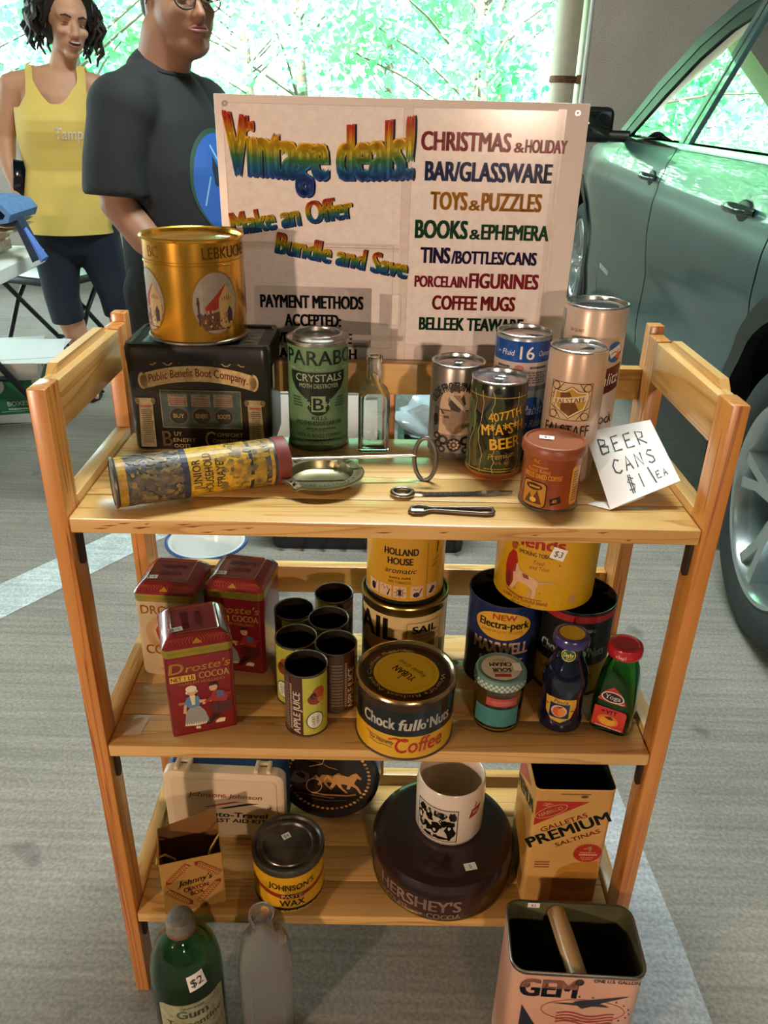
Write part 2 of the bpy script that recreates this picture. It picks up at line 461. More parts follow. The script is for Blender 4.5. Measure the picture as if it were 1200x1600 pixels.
# ------------------------------------------------------------------ the parking garage
def struct(name, me, m, parent=None):
    o = obj(name, me, m, parent)
    if parent is None: o['kind'] = 'structure'
    return o
def concrete(name, c1, c2, scale=3.0, streak=False, dark='#4b4a48', spots=0.0, rough=0.85):
    m, nt, b = nodes_of(name); N = nt.nodes; L = nt.links
    tc = N.new('ShaderNodeTexCoord')
    n1 = N.new('ShaderNodeTexNoise'); n1.inputs['Scale'].default_value = scale; n1.inputs['Detail'].default_value = 8; n1.inputs['Roughness'].default_value = 0.65
    L.new(tc.outputs['Object'], n1.inputs['Vector'])
    rp = N.new('ShaderNodeValToRGB'); rp.color_ramp.elements[0].position = 0.3; rp.color_ramp.elements[1].position = 0.7
    rp.color_ramp.elements[0].color = hexc(c1); rp.color_ramp.elements[1].color = hexc(c2)
    L.new(n1.outputs['Fac'], rp.inputs['Fac'])
    n2 = N.new('ShaderNodeTexNoise'); n2.inputs['Scale'].default_value = 160; n2.inputs['Detail'].default_value = 3
    L.new(tc.outputs['Object'], n2.inputs['Vector'])
    r2 = N.new('ShaderNodeValToRGB'); r2.color_ramp.elements[0].position = 0.35; r2.color_ramp.elements[1].position = 0.72
    r2.color_ramp.elements[0].color = (0.72, 0.72, 0.72, 1); r2.color_ramp.elements[1].color = (1.12, 1.12, 1.12, 1)
    L.new(n2.outputs['Fac'], r2.inputs['Fac'])
    mx = N.new('ShaderNodeMixRGB'); mx.blend_type = 'MULTIPLY'; mx.inputs[0].default_value = 1.0
    L.new(rp.outputs['Color'], mx.inputs[1]); L.new(r2.outputs['Color'], mx.inputs[2]); src = mx.outputs[0]
    h = n2.outputs['Fac']
    if streak:
        mp = N.new('ShaderNodeMapping'); mp.inputs['Scale'].default_value = (2.0, 75.0, 1.0); L.new(tc.outputs['Object'], mp.inputs['Vector'])
        n3 = N.new('ShaderNodeTexNoise'); n3.inputs['Scale'].default_value = 1.0; n3.inputs['Detail'].default_value = 3; L.new(mp.outputs['Vector'], n3.inputs['Vector'])
        r3 = N.new('ShaderNodeValToRGB'); r3.color_ramp.elements[0].position = 0.3; r3.color_ramp.elements[1].position = 0.65
        r3.color_ramp.elements[0].color = (0.70, 0.70, 0.70, 1); r3.color_ramp.elements[1].color = (1.05, 1.05, 1.05, 1)
        L.new(n3.outputs['Fac'], r3.inputs['Fac'])
        m2 = N.new('ShaderNodeMixRGB'); m2.blend_type = 'MULTIPLY'; m2.inputs[0].default_value = 0.8
        L.new(src, m2.inputs[1]); L.new(r3.outputs['Color'], m2.inputs[2]); src = m2.outputs[0]; h = n3.outputs['Fac']
    if spots > 0:
        vo = N.new('ShaderNodeTexNoise'); vo.inputs['Scale'].default_value = 5.5; vo.inputs['Detail'].default_value = 2
        mp = N.new('ShaderNodeMapping'); mp.inputs['Location'].default_value = (3.1, 1.7, 0); L.new(tc.outputs['Object'], mp.inputs['Vector']); L.new(mp.outputs['Vector'], vo.inputs['Vector'])
        r4 = N.new('ShaderNodeValToRGB'); r4.color_ramp.elements[0].position = spots; r4.color_ramp.elements[1].position = spots + 0.04
        r4.color_ramp.elements[0].color = (0, 0, 0, 1); r4.color_ramp.elements[1].color = (1, 1, 1, 1)
        L.new(vo.outputs['Fac'], r4.inputs['Fac'])
        m3 = N.new('ShaderNodeMixRGB'); m3.blend_type = 'MIX'
        mm = N.new('ShaderNodeMath'); mm.operation = 'MULTIPLY'; mm.inputs[1].default_value = 0.5; L.new(r4.outputs['Color'], mm.inputs[0])
        L.new(mm.outputs[0], m3.inputs[0]); L.new(src, m3.inputs[1]); m3.inputs[2].default_value = hexc(dark); src = m3.outputs[0]
    L.new(src, b.inputs['Base Color'])
    bp = N.new('ShaderNodeBump'); bp.inputs['Strength'].default_value = 0.45; bp.inputs['Distance'].default_value = 0.004
    L.new(h, bp.inputs['Height']); L.new(bp.outputs['Normal'], b.inputs['Normal'])
    setp(b, rough=rough)
    MATS[name] = m
    return m
FLOORM = concrete('brushed_concrete_floor', '#8a847c', '#a39c93', 2.2, True, spots=0.70)
STRIPM = concrete('ribbed_concrete', '#a9acb0', '#c4c7ca', 5.0, True)
WALLM = concrete('pink_grey_concrete', '#c9bfb4', '#dbd0c5', 2.5)
CEILM = concrete('ceiling_concrete', '#8c8a86', '#a3a19c', 1.5)
struct('floor', box_mesh(-8, 6.2, -7, 5.2, -0.20, 0.0), FLOORM)
struct('ceiling', box_mesh(-8, 6.2, -7, 5.8, 3.2, 3.5), CEILM)
for yy in (-4.0, -0.6, 2.8): pass
struct('wall_back', box_mesh(-8, 1.13, 5.2, 5.42, -0.2, 1.045), WALLM)
struct('wall_right', box_mesh(1.13, 6.2, 5.0, 5.42, -0.2, 3.2), WALLM)
struct('wall_side', box_mesh(6.0, 6.2, -7, 5.0, -0.2, 3.2), WALLM)
struct('wall_front', box_mesh(-8, 6.2, -7.2, -7.0, -0.2, 3.2), WALLM)  # unseen wall, added to close off ambient daylight from the near end
struct('wall_left', box_mesh(-8.2, -8, -7, 1.2, -0.2, 3.2), WALLM)  # unseen full-height stretch, shaped to keep daylight off the near floor
struct('wall_left_lower', box_mesh(-8.2, -8, 1.2, 5.42, -0.2, 1.045), WALLM)
struct('trim_6', box_mesh(-8.2, 1.13, 5.2, 5.6, 2.12, 3.2), CEILM)  # unseen lintel, added to cut daylight and darken the car window reflections
# ceiling beams seen in the car's paint and glass
for i, y in enumerate((-3.2, 0.2, 3.6)):
    struct('trim_%d' % (i + 1), box_mesh(-8, 6.0, y, y + 0.35, 2.9, 3.2), CEILM)
# floor details: worn painted bay line, ribbed strip at a floor joint
bm = bmesh.new(); bm_loft(bm, [[(-0.78, 1.46, .0005), (-1.55, 0.32, .0005), (-1.42, 0.24, .0005), (-0.66, 1.38, .0005)], [(-0.78, 1.46, .0025), (-1.55, 0.32, .0025), (-1.42, 0.24, .0025), (-0.66, 1.38, .0025)]])
o = struct('trim_4', finish(bm, 0), concrete('worn_bay_line_paint', '#b4c2c4', '#dfeaec', 9.0, True)); o['label'] = 'worn pale painted bay line on the concrete floor'
bm = bmesh.new(); q = [(0.335, 0.62), (0.30, -0.60), (0.515, -0.60), (0.487, 0.10), (0.455, 0.50), (0.43, 0.62)]
bm_loft(bm, [[(x, y, 0.0005) for x, y in q], [(x, y, 0.006) for x, y in q]])
o = struct('trim_5', finish(bm, 0), STRIPM); o['label'] = 'pale ribbed concrete strip set in the floor beside the shelf'
# downpipe and bracket in front of the wall end
dp = thing('downpipe', 'fat cream downpipe strapped to the concrete wall end', 'pipe', (1.025, 5.08, 0))
obj('pipe', lathe([(0.0, 0), (0.078, 0), (0.078, 3.2), (0.0, 3.2)], 32), mat('cream_pipe_paint', '#cfc4ae', noise=0.2, nscale=6, rough=0.5), dp)
RUST = mat('rusty_bracket', '#7d5534', noise=0.5, nscale=30, rough=0.7, metal=0.4)
bm = bmesh.new()
for i in range(13):
    a = -pi * 1.08 + pi * 1.16 * i / 12
bm_loft(bm, [[(0.081 * cos(a), 0.081 * sin(a), z) for a in [pi * 0.98 + pi * 1.04 * i / 14 for i in range(15)]] + [(0.0865 * cos(a), 0.0865 * sin(a), z) for a in [pi * 2.02 - pi * 1.04 * i / 14 for i in range(15)]] for z in (1.335, 1.375)])
bm_box(bm, 0.07, 0.13, -0.092, -0.081, 1.330, 1.380, 0.003)
obj('strap', finish(bm, 40), RUST, dp)
obj('bolt', xform(lathe([(0, 0), (0.008, 0), (0.008, 0.006), (0, 0.008)], 8), Matrix.Translation((0.10, -0.092, 1.355)) @ Matrix.Rotation(pi / 2, 4, 'X')), STEEL_DARK, dp)
wp = thing('conduit', 'thin white conduit pipe beside the fat downpipe', 'pipe', (1.135, 4.97, 0))
obj('pipe', lathe([(0, 0), (0.013, 0), (0.013, 3.2), (0, 3.2)], 16), mat('white_conduit', '#dfe3dd', rough=0.4), wp)

# ------------------------------------------------------------------ trees and ground outside
GRASS = mat('lawn_green', '#5d8a3a', noise=0.4, nscale=2.0, rough=0.9)
struct('ground', box_mesh(-40, 40, 5.42, 60, -1.2, -0.9), GRASS)
struct('ground_side', box_mesh(-40, -8.2, -12, 5.42, -1.2, -0.9), GRASS)
def leaf_mat(name, c1, c2):
    m = bpy.data.materials.new(name); m.use_nodes = True; nt = m.node_tree; nt.nodes.clear(); N = nt.nodes; L = nt.links
    out = N.new('ShaderNodeOutputMaterial'); mix = N.new('ShaderNodeMixShader'); mix.inputs[0].default_value = 0.45
    d = N.new('ShaderNodeBsdfDiffuse'); t = N.new('ShaderNodeBsdfTranslucent')
    g = N.new('ShaderNodeNewGeometry'); nz = N.new('ShaderNodeTexNoise'); nz.inputs['Scale'].default_value = 1.4; nz.inputs['Detail'].default_value = 3
    L.new(g.outputs['Position'], nz.inputs['Vector'])
    rp = N.new('ShaderNodeValToRGB'); rp.color_ramp.elements[0].position = .35; rp.color_ramp.elements[1].position = .65
    rp.color_ramp.elements[0].color = hexc(c1); rp.color_ramp.elements[1].color = hexc(c2)
    L.new(nz.outputs['Fac'], rp.inputs['Fac']); L.new(rp.outputs['Color'], d.inputs['Color']); L.new(rp.outputs['Color'], t.inputs['Color'])
    L.new(d.outputs[0], mix.inputs[1]); L.new(t.outputs[0], mix.inputs[2]); L.new(mix.outputs[0], out.inputs['Surface'])
    return m
LEAFM = [leaf_mat('leaf_green', '#4fa070', '#98d8a2'), leaf_mat('leaf_pale_green', '#78c08c', '#c2ecc6'), leaf_mat('leaf_deep_green', '#2f8560', '#80cca0')]
BARK = mat('tree_bark', '#5d564c', noise=0.4, nscale=12, rough=0.9)
def tree(x, y, h, r, nleaf, seed, mi, label):
    rnd = random.Random(seed)
    t = thing('tree', label, 'tree', (x, y, -0.9), 0, 'trees outside the garage')
    obj('trunk', tube([(0, 0, 0), (0.1, 0.05, h * .35), (0.0, 0.1, h * .7), (0.15, 0, h * .95)], [0.10, 0.08, 0.05, 0.02], 8), BARK, t)
    cl = []
    bm = bmesh.new()
    for i in range(26):
        a = rnd.uniform(0, 2 * pi); q = rnd.uniform(0.25, 1.0) ** .6; zz = rnd.uniform(0.12, 1.0)
        rr = r * q * (1.0 - 0.55 * abs(zz - 0.5))
        c = Vector((rr * cos(a), rr * sin(a), h * zz)); cl.append((c, rnd.uniform(0.35, 0.75)))
        st = Vector((0.05, 0.05, max(0.3, h * zz * 0.72)))
        tube_bm(bm, [st, (st + c) / 2 + Vector((0, 0, .08)), c], [0.02, 0.012, 0.005], 4)
    obj('branches', finish(bm, 60), BARK, t)
    vs = []; fs = []
    for i in range(nleaf):
        c, s_ = cl[rnd.randrange(len(cl))]
        p = c + Vector((rnd.gauss(0, .55), rnd.gauss(0, .55), rnd.gauss(0, .42))) * s_
        L_ = rnd.uniform(0.07, 0.14); a = rnd.uniform(0, 2 * pi); b_ = rnd.uniform(-1.0, 0.6)
        d = Vector((cos(a) * cos(b_), sin(a) * cos(b_), sin(b_))); w = d.cross(Vector((rnd.uniform(-1, 1), rnd.uniform(-1, 1), rnd.uniform(-.4, 1)))).normalized() * L_ * .42
        k = len(vs)
        vs += [tuple(p), tuple(p + d * L_ * .5 + w), tuple(p + d * L_), tuple(p + d * L_ * .5 - w)]
        fs.append((k, k + 1, k + 2, k + 3))
    me = bpy.data.meshes.new('leaves'); me.from_pydata(vs, [], fs)
    o = obj('foliage', me, LEAFM[mi], t); o['kind'] = 'stuff'
tree(-3.3, 8.2, 4.6, 1.9, 7000, 11, 0, 'bushy green tree seen above the yellow top at the far left')
tree(-5.6, 10.2, 5.6, 2.4, 6500, 12, 2, 'deep green tree at the far left edge of the opening')
tree(-1.2, 9.4, 4.8, 2.0, 6500, 13, 1, 'pale sunlit tree right of the person in black')
tree(0.75, 8.4, 4.4, 1.7, 6500, 14, 0, 'sunlit tree above the right half of the sale sign beside the downpipe')
tree(-2.4, 12.8, 6.2, 2.6, 7000, 15, 1, 'taller pale tree behind the gap between the two people')
tree(1.4, 12.6, 6.0, 2.6, 6500, 16, 2, 'deep green tree farther back behind the downpipe')
tree(-8.2, 9.0, 5.6, 2.6, 5000, 17, 0, 'leafy tree mirrored in the car doors beyond the left edge')
tree(-0.3, 13.6, 6.4, 2.4, 6000, 18, 2, 'distant deep green tree behind the middle of the sale sign')

tree(-13.0, 3.4, 5.2, 2.4, 4000, 19, 0, 'leafy tree outside the left opening of the garage')
# ------------------------------------------------------------------ warm work lamps on stands, behind the photographer
def work_lamp(label, loc, aim, power, size=0.06):
    t = thing('work_lamp', label, 'lamp', (loc[0], loc[1], 0))
    z = loc[2]; d = (Vector(aim) - Vector(loc)).normalized(); q = d.to_track_quat('-Z', 'Y')
    obj('pole', tube([(0, 0, 0.12), (0, 0, z - 0.02)], 0.012, 12), BLACKM, t)
    for k in range(3):
        a = 2 * pi * k / 3 + .4
        obj('leg', tube([(0, 0, 0.3), (0.3 * cos(a), 0.3 * sin(a), 0.01)], 0.009, 8), BLACKM, t)
    M = Matrix.Translation((0, 0, z)) @ q.to_matrix().to_4x4()
    obj('reflector', xform(lathe([(0.0, .13), (0.03, .13), (0.06, .10), (0.095, 0.0), (0.09, 0.0), (0.055, .095), (0, .12)], 32), M), STEEL_DARK, t)
    gm = mat('lamp_glow', '#ffb060'); pb = gm.node_tree.nodes['Principled BSDF']
    pb.inputs['Emission Color'].default_value = (1, .55, .2, 1); pb.inputs['Emission Strength'].default_value = 8
    obj('bulb', xform(lathe([(0, 0.02), (0.02, 0.03), (0.03, 0.055), (0.022, 0.09), (0, 0.1)], 20), M), gm, t)
    ld = bpy.data.lights.new('lamp_light', 'SPOT'); ld.energy = power; ld.color = (1.0, 0.71, 0.52); ld.shadow_soft_size = size
    ld.spot_size = radians(110); ld.spot_blend = 0.7
    lo = bpy.data.objects.new('lamp_light', ld); link(lo, t)
    lo.matrix_basis = Matrix.Translation(Vector((0, 0, z)) + d * 0.015) @ q.to_matrix().to_4x4()
    return t
work_lamp('warm work lamp on a tripod to the left behind the viewer', (-1.9, -2.3, 1.12), (0, 0.2, 0.6), 210)
work_lamp('warm work lamp on a tripod to the right behind the viewer', (0.75, -3.1, 1.30), (0, 0.2, 0.5), 120)

# unseen fluorescent batten, added to brighten the shelf tops and floor
def batten(label, loc):
    t = thing('added_ceiling_light', label, 'lamp', loc)
    obj('housing', box_mesh(-.65, .65, -.07, .07, .04, .10, .004), mat('white_fitting', '#d9dcda', rough=.5), t)
    gm = mat('added_tube_glow', '#ffffff'); pb = gm.node_tree.nodes['Principled BSDF']; pb.inputs['Emission Color'].default_value = (.85, .95, 1, 1); pb.inputs['Emission Strength'].default_value = 6
    for y in (-.035, .035): obj('tube', xform(lathe([(0, -.6), (.013, -.6), (.013, .6), (0, .6)], 12), Matrix.Translation((0, y, .025)) @ Matrix.Rotation(pi / 2, 4, 'Y')), gm, t)
    ld = bpy.data.lights.new('added_batten_light', 'AREA'); ld.shape = 'RECTANGLE'; ld.size = 1.2; ld.size_y = .10; ld.energy = 105; ld.color = (.88, 1.0, .97)
    lo = bpy.data.objects.new('added_batten_light', ld); link(lo, t); lo.location = (0, 0, .008)
batten('unseen batten light added under the ceiling to brighten the shelf tops', (0.1, 1.0, 3.09))
# ------------------------------------------------------------------ folding pine bookshelf
H, h1, h2, h3 = 0.9278, 0.7897, 0.4785, 0.172
SH = thing('folding_bookshelf', 'folding pine bookshelf with three tiers of vintage tins', 'bookshelf', (0, 0, 0), 0.021)
SLOTM = mat('slot_shade_brown', '#2a1a10', rough=0.6)
def bevbox(name, x0, x1, y0, y1, z0, z1, m, parent=SH, bev=0.0018):
    return obj(name, box_mesh(x0, x1, y0, y1, z0, z1, bev, 2), m, parent)
XO, XI = 0.3505, 0.3315
for s in (-1, 1):
    a, b = (-XO, -XI) if s < 0 else (XI, XO)
    fp = bevbox('front_post', a, b, -0.006, 0.030, 0.0, H, WZ)
    for hh in (h1, h2, h3):      # dark strips for the shade inside the folding slots below each shelf
        xi = -XI if s < 0 else XI
        bm = bmesh.new(); pts = [(0.0065 * cos(t) + 0.012, (0.0065 if sin(t) > 0 else 0.0065) * sin(t) + (hh - 0.027 if sin(t) > 0 else hh - 0.058)) for t in [2 * pi * i / 20 for i in range(20)]]
        bm_loft(bm, [[(xi - 0.004 * s * -1 * -1, y, z) for y, z in pts], [(xi - 0.0006 * s, y, z) for y, z in pts]])
        obj('slot_shade', finish(bm, 30), SLOTM, fp)
    bevbox('rear_post', a, b, 0.232, 0.266, 0.0, H, WZ)
    rail = bevbox('top_rail', a, b, 0.0305, 0.2315, H - 0.052, H - 0.0015, WY)
    xo0, xo1 = (-XO - .001, -XO + 0.0095) if s < 0 else (XO - 0.0095, XO + .001)
    bm = bmesh.new(); pr = [(0.046, H - 0.004), (0.058, H + 0.0075), (0.205, H + 0.0075), (0.217, H - 0.004)]
    bm_loft(bm, [[(xo0, y, z) for y, z in pr], [(xo1, y, z) for y, z in pr]])
    obj('rail_moulding', finish(bm, 0), WY, rail)
    for hh in (h1, h2, h3):
        bevbox('side_rail', a, b, 0.0305, 0.2315, hh - 0.032, hh + 0.010, WY)
    bevbox('back_post', a + 0.001 * s, b + 0.001 * s, 0.268, 0.288, 0.0, H + 0.010, WZ)
for hh in (h1, h2, h3):
    top = thing('tmp', '', ''); COL.objects.unlink(top); bpy.data.objects.remove(top)
    sh = obj('shelf', box_mesh(-0.322, 0.322, 0.02, 0.21, hh - 0.030, hh - 0.0185, 0.001), WX, SH)
    x = 0.3305
    ys = [-0.006, 0.052, 0.113, 0.176, 0.236]
    for i in range(4):
        y0, y1 = ys[i] + (0.0003 if i else 0), ys[i + 1] - 0.0003
        z1 = hh
        me = box_mesh(-x, x, y0, y1, hh - 0.018, z1, 0.0009 if i else 0.0022, 2)
        obj('board', me, WX, sh)
for z0, z1 in ((0.839, 0.881), (0.527, 0.572), (0.120, 0.163)):
    bevbox('back_rail', -0.3325, 0.3325, 0.2685, 0.2865, z0, z1, WX)
bevbox('centre_stile', -0.004, 0.012, 0.270, 0.285, 0.163, 0.527, WZ)
bevbox('centre_stile', -0.004, 0.012, 0.270, 0.285, 0.572, 0.839, WZ)
# dark scratches along the front edge of the top shelf, tape left on the middle shelf
d = Decal(); rnd = random.Random(3)
for i in range(16):
    u = rnd.uniform(-.31, -.12) if i < 11 else rnd.uniform(-.1, .3); L_ = rnd.uniform(.006, .022); v = rnd.uniform(h1 - .0145, h1 - .004)
    d.poly([(u, v), (u + L_ * .5, v + .0006), (u + L_, v + .0012), (u + L_ * .5, v - .0006)], '#5a2f14', 0)
d.build('edge_scratches', SH, S_plane((0, -0.006, 0), (1, 0, 0), (0, 0, 1)), m=PRINT)['kind'] = 'stuff'
d = Decal(); d.poly([(-.318, .012), (-.296, .014), (-.293, .045), (-.312, .043)], '#d9c9ac', 0); d.build('tape_scrap', SH, S_disc(h2), m=PRINT_PAPER)
d = Decal(); rnd = random.Random(9)
for z, spots in ((h3, [(-.155, .052), (.02, .17)]), (h2, [(.06, .07), (.1, .17)])):
    for (x, y) in spots:
        dd = Decal(); dd.ell(x, y, .011, .006, '#7a4a20', 0, 16); dd.ell(x, y, .006, .0035, '#3d2210', 1, 14); dd.build('knot', SH, S_disc(z), m=PRINT)
# ------------------------------------------------------------------ top shelf
# black decorated boot tin
T = thing('decorated_tin', 'black rectangular tin with ornate old shop front and boot company lettering, under the gold tin', 'tin', (-0.2305, 0.176, h1), 0.014)
W_, D_, H_ = 0.172, 0.104, 0.134
BOOTM = mat('black_lacquer_tin', '#15191c', rough=0.3, noise=0.3, nscale=30, col2='#241d15')
obj('body', xform(rr_loft([(W_ - .006, D_ - .006, .008, 0), (W_ - .002, D_ - .002, .009, .003), (W_, D_, .010, H_ - .022)], True, True), Matrix.Translation((0, D_ / 2, 0))), BOOTM, T)
lid = obj('lid', xform(rr_loft([(W_ + .002, D_ + .002, .011, H_ - .022), (W_ + .002, D_ + .002, .011, H_ - .006), (W_ - .002, D_ - .002, .011, H_ - .001), (W_ - .01, D_ - .01, .009, H_ - .0005), (W_ - .012, D_ - .012, .008, H_ - .003), (W_ - .02, D_ - .02, .006, H_ - .003)], True, True), Matrix.Translation((0, D_ / 2, 0))), BOOTM, T)
d = Decal(); d.rect(-.068, .016, -.045, .09, '#7fa3a8', 0); d.rect(.048, .016, .07, .09, '#9db6ad', 0); d.rect(-.04, .018, .043, .088, '#2c3f44', 0)
for k in range(8): d.poly([(.05 + .002 * k, .02 + .008 * k), (.066, .026 + .007 * k), (.056, .03 + .007 * k)], '#d8cfae' if k % 2 else '#6d5230', 1)
d.build('lid_picture', lid, S_disc(H_ - .003), m=PRINT_WORN)
# front picture: built as print 0.172 x 0.11
d = Decal(); cream = '#cdb27a'; red = '#93302c'
def arch_band(u, amp=.010, w=.128): return amp * (1 - (2 * u / w) ** 2)
N_ = 24; w_ = .132
top = [(-w_ / 2 + w_ * i / N_, .088 + arch_band(-w_ / 2 + w_ * i / N_) + .011) for i in range(N_ + 1)]
bot = [(-w_ / 2 + w_ * i / N_, .088 + arch_band(-w_ / 2 + w_ * i / N_) - .009) for i in range(N_ + 1)]
d.poly(top + bot[::-1], cream, 1); d.line(top, .0008, '#3a2a18', 2); d.line(bot, .0008, '#3a2a18', 2)
for s_ in (-1, 1):
    d.ell(s_ * w_ / 2, .089, .006, .0105, cream, 1); d.ell(s_ * w_ / 2, .089, .0035, .007, '#7c6436', 2)
    d.line([(s_ * (.02 + .004 * i), .1115 + .003 * sin(i * 1.3)) for i in range(10)], .0016, '#b08f52', 1)
d.line([(.008 * sin(i) , .113 + .0004 * i) for i in range(10)], .0018, '#b08f52', 1)
d.text('Public Benefit Boot Company.', 0, .0855, .0100, red, 3, w=.118, bold=.02, warp=lambda x, y: (x, y + arch_band(x)))
d.rect(-.048, .030, .050, .0785, '#3d4e50', 1); d.frame(-.048, .030, .050, .0785, .0012, '#8b7a4a', 2)
d.text('BRANCHES EVERYWHERE', 0, .0755, .0024, '#0f1a1c', 3, w=.062)
for i, (t, u) in enumerate((('BUY', -.027), ('BENEFIT', .001), ('BOOTS', .028))):
    d.rect(u - .0115, .058, u + .0115, .0735, '#8d7f6a', 2); d.text('THREE', u, .0703, .0022, '#1a1a1a', 3, w=.016)
    for k in range(4): d.rect(u - .010, .0595 + .0025 * k, u + .010, .0607 + .0025 * k, '#8a4136' if (k + i) % 2 else '#5c4a42', 3)
    d.ell(u, .0455, .0118, .0112, '#6f5a2e', 2); d.ell(u, .0455, .0106, .0100, '#191b18', 3); d.text(t, u, .0432, .0052, '#c4a85e', 4, w=.015 if i else .013)
for s_ in (-1, 1):
    d.poly([(s_ * .058, .004), (s_ * .0575, .060), (s_ * .074, .060), (s_ * .077, .004)], '#9c8c66', 1)
    d.rect(min(s_ * .055, s_ * .0775), .060, max(s_ * .055, s_ * .0775), .0675, '#a8976c', 2); d.ell(s_ * .0565, .064, .003, .0035, '#6e5d38', 3); d.ell(s_ * .076, .064, .003, .0035, '#6e5d38', 3)
    d.rect(min(s_ * .0595, s_ * .073), .056, max(s_ * .0595, s_ * .073), .058, '#a04030', 2)
    d.lines_of_print(min(s_ * .0605, s_ * .073), .010, max(s_ * .0605, s_ * .073), .054, 18, '#3b3524', 2, seed=5)
d.text('B', -.0435, .006, .0195, '#b3925a', 2, w=.012, bold=.01); d.text('UY', -.030, .0195, .0052, cream, 2, align='c'); d.text('ENEFIT', -.0225, .0115, .0048, cream, 2, w=.028); d.text('OOTS', -.026, .0040, .0044, cream, 2, w=.02)
d.text('C', .0095, .005, .021, '#b3925a', 2, w=.013); d.text('OMFORT', .034, .0195, .0050, cream, 2, w=.032); d.text('ONSISTENCY', .034, .0115, .0048, cream, 2, w=.043); d.text('HEAPNESS', .033, .0040, .0044, cream, 2, w=.034)
d.build('front_picture', T, S_plane((0, -0.0002, 0.0), (1, 0, 0), (0, 0, 1)), m=PRINT_WORN)
price_tag(T, S_plane((W_ / 2 + .0008, .02, .092), (0, 1, 0), (0, 0, 1)), .016, .03, '')

# gold gingerbread tin on top
T = thing('gold_tin', 'tall round gold tin with a town picture in an oval, standing on the black tin', 'tin', (-0.2365, 0.226, h1 + 0.1345), 0)
R_ = .0575; HG = .1165; a_ = face_cam(-.2365, .226)
obj('body', lathe([(0, 0), (R_ + .001, 0), (R_ + .0015, .0015), (R_ + .001, .003), (R_, .004), (R_, .088), (R_ + .0007, .0885), (R_ + .0007, .0895), (R_, .090), (R_, HG - .003)], 72), GOLD, T)
obj('lid', lathe([(R_, HG - .003), (R_ + .0022, HG - .002), (R_ + .0028, HG), (R_ + .0018, HG + .0015), (R_ - .001, HG), (R_ - .002, HG - .004), (R_ - .004, HG - .0045), (0, HG - .0035)], 72), GOLD, T)
obj('base_rim', lathe([(R_ + .0012, .0), (R_ + .0022, .001), (R_ + .0022, .003), (R_ + .0008, .004)], 64), STEEL_DARK, T)
d = Decal()
def town(d, cu, cv, s_=1.0):
    d.ell(cu, cv, .029 * s_, .0365 * s_, '#8f6a28', 0, 40); d.ell(cu, cv, .0272 * s_, .0345 * s_, '#a3978a', 1, 40)
    d.poly([(cu - .024, cv - .012), (cu - .018, cv - .01), (cu - .018, cv - .026), (cu - .015, cv - .0305), (cu + .015, cv - .0305), (cu + .025, cv - .014), (cu + .025, cv - .002), (cu + .02, cv - .006), (cu - .012, cv - .012)], '#6d4a38', 2)
    d.poly([(cu - .014, cv - .004), (cu + .012, cv + .021), (cu + .014, cv + .015), (cu + .003, cv + .004), (cu + .002, cv - .006), (cu - .012, cv - .011)], '#a23a2a', 3)
    d.poly([(cu + .003, cv - .020), (cu + .003, cv + .005), (cu + .013, cv + .021), (cu + .0235, cv + .004), (cu + .025, cv - .012), (cu + .018, cv - .028), (cu + .003, cv - .029)], '#c2a26c', 4)
    for i in range(5): d.line([(cu + .007 + .003 * i, cv + .003), (cu + .007 + .003 * i, cv + .009 - abs(i - 2) * .0015)], .0010, '#6b5334', 5)
    d.poly([(cu + .013, cv - .022), (cu + .013, cv - .010), (cu + .0165, cv - .004), (cu + .020, cv - .010), (cu + .020, cv - .022)], '#4a3a44', 5)
    d.line([(cu - .0215, cv + .008), (cu - .0205, cv - .025)], .0022, '#4b4036', 3); d.ell(cu - .0213, cv + .001, .0018, .004, '#4b4036', 3, 10)
    rnd = random.Random(4)
    for i in range(46):
        x = rnd.uniform(-.018, .014); y = rnd.uniform(-.030, -.016) if rnd.random() < .7 else rnd.uniform(-.016, -.009)
        if (x / .026) ** 2 + (y / .033) ** 2 < .92: d.rect(cu + x, cv + y, cu + x + .0016, cv + y + .0026, rnd.choice(['#8c2f22', '#2c2a30', '#d8b98a', '#5b4a5e', '#b8763c']), 5)
town(d, .022, .0475)
town(d, -.068, .0475)
town(d, .112, .0475)
d.text('LEBKUCHEN', .048, .0965, .0125, '#5e3a0a', 1, w=.078, bold=.008); d.text('BC', -.052, .0965, .0125, '#8a5c16', 1, w=.018)
d.line([(-.1 + .005 * i, .0925) for i in range(41)], .0006, '#8a5c16', 1)
d.line([(.012 + .004 * i, .0065 + .0008 * sin(i)) for i in range(7)], .0005, '#6b4a18', 1)
d.build('printed_scenes', T, S_cyl(R_, a_), step=.006, m=print_mat('print_gold', .25, metal=.25, wear=.15))
price_tag(T, lambda u, v, n: (R_ * .72 + u, -.026 + v, HG + .0015 + n), .016, .010, '', rot=-.3)

# green moth crystals can
T = thing('moth_crystals_can', 'tall green round can of moth crystals with black lettering', 'can', (-0.0914, 0.2214, h1), 0)
R_ = .0375; HC = .1365; a_ = face_cam(-.0914, .2214)
obj('body', lathe([(0, 0), (R_, 0), (R_, HC - .004)], 64), mat('green_can_paper', '#6f9468', rough=.5, noise=.3, nscale=25, col2='#577b55'), T)
obj('base_rim', lathe([(R_, 0), (R_ + .0013, .0005), (R_ + .0013, .003), (R_, .0035)], 64), STEEL_DARK, T)
obj('top_rim', lathe([(R_, HC - .005), (R_ + .0013, HC - .004), (R_ + .0013, HC), (R_ - .001, HC), (R_ - .003, HC - .002), (.030, HC - .003)], 64), STEEL, T)
obj('cap', lathe([(.030, HC - .003), (.030, HC + .005), (.0285, HC + .0062), (.0270, HC + .005), (.0265, HC - .001), (0, HC - .001)], 56), STEEL, T)
d = Decal(); ink = '#17231f'; gr = '#8aa57e'
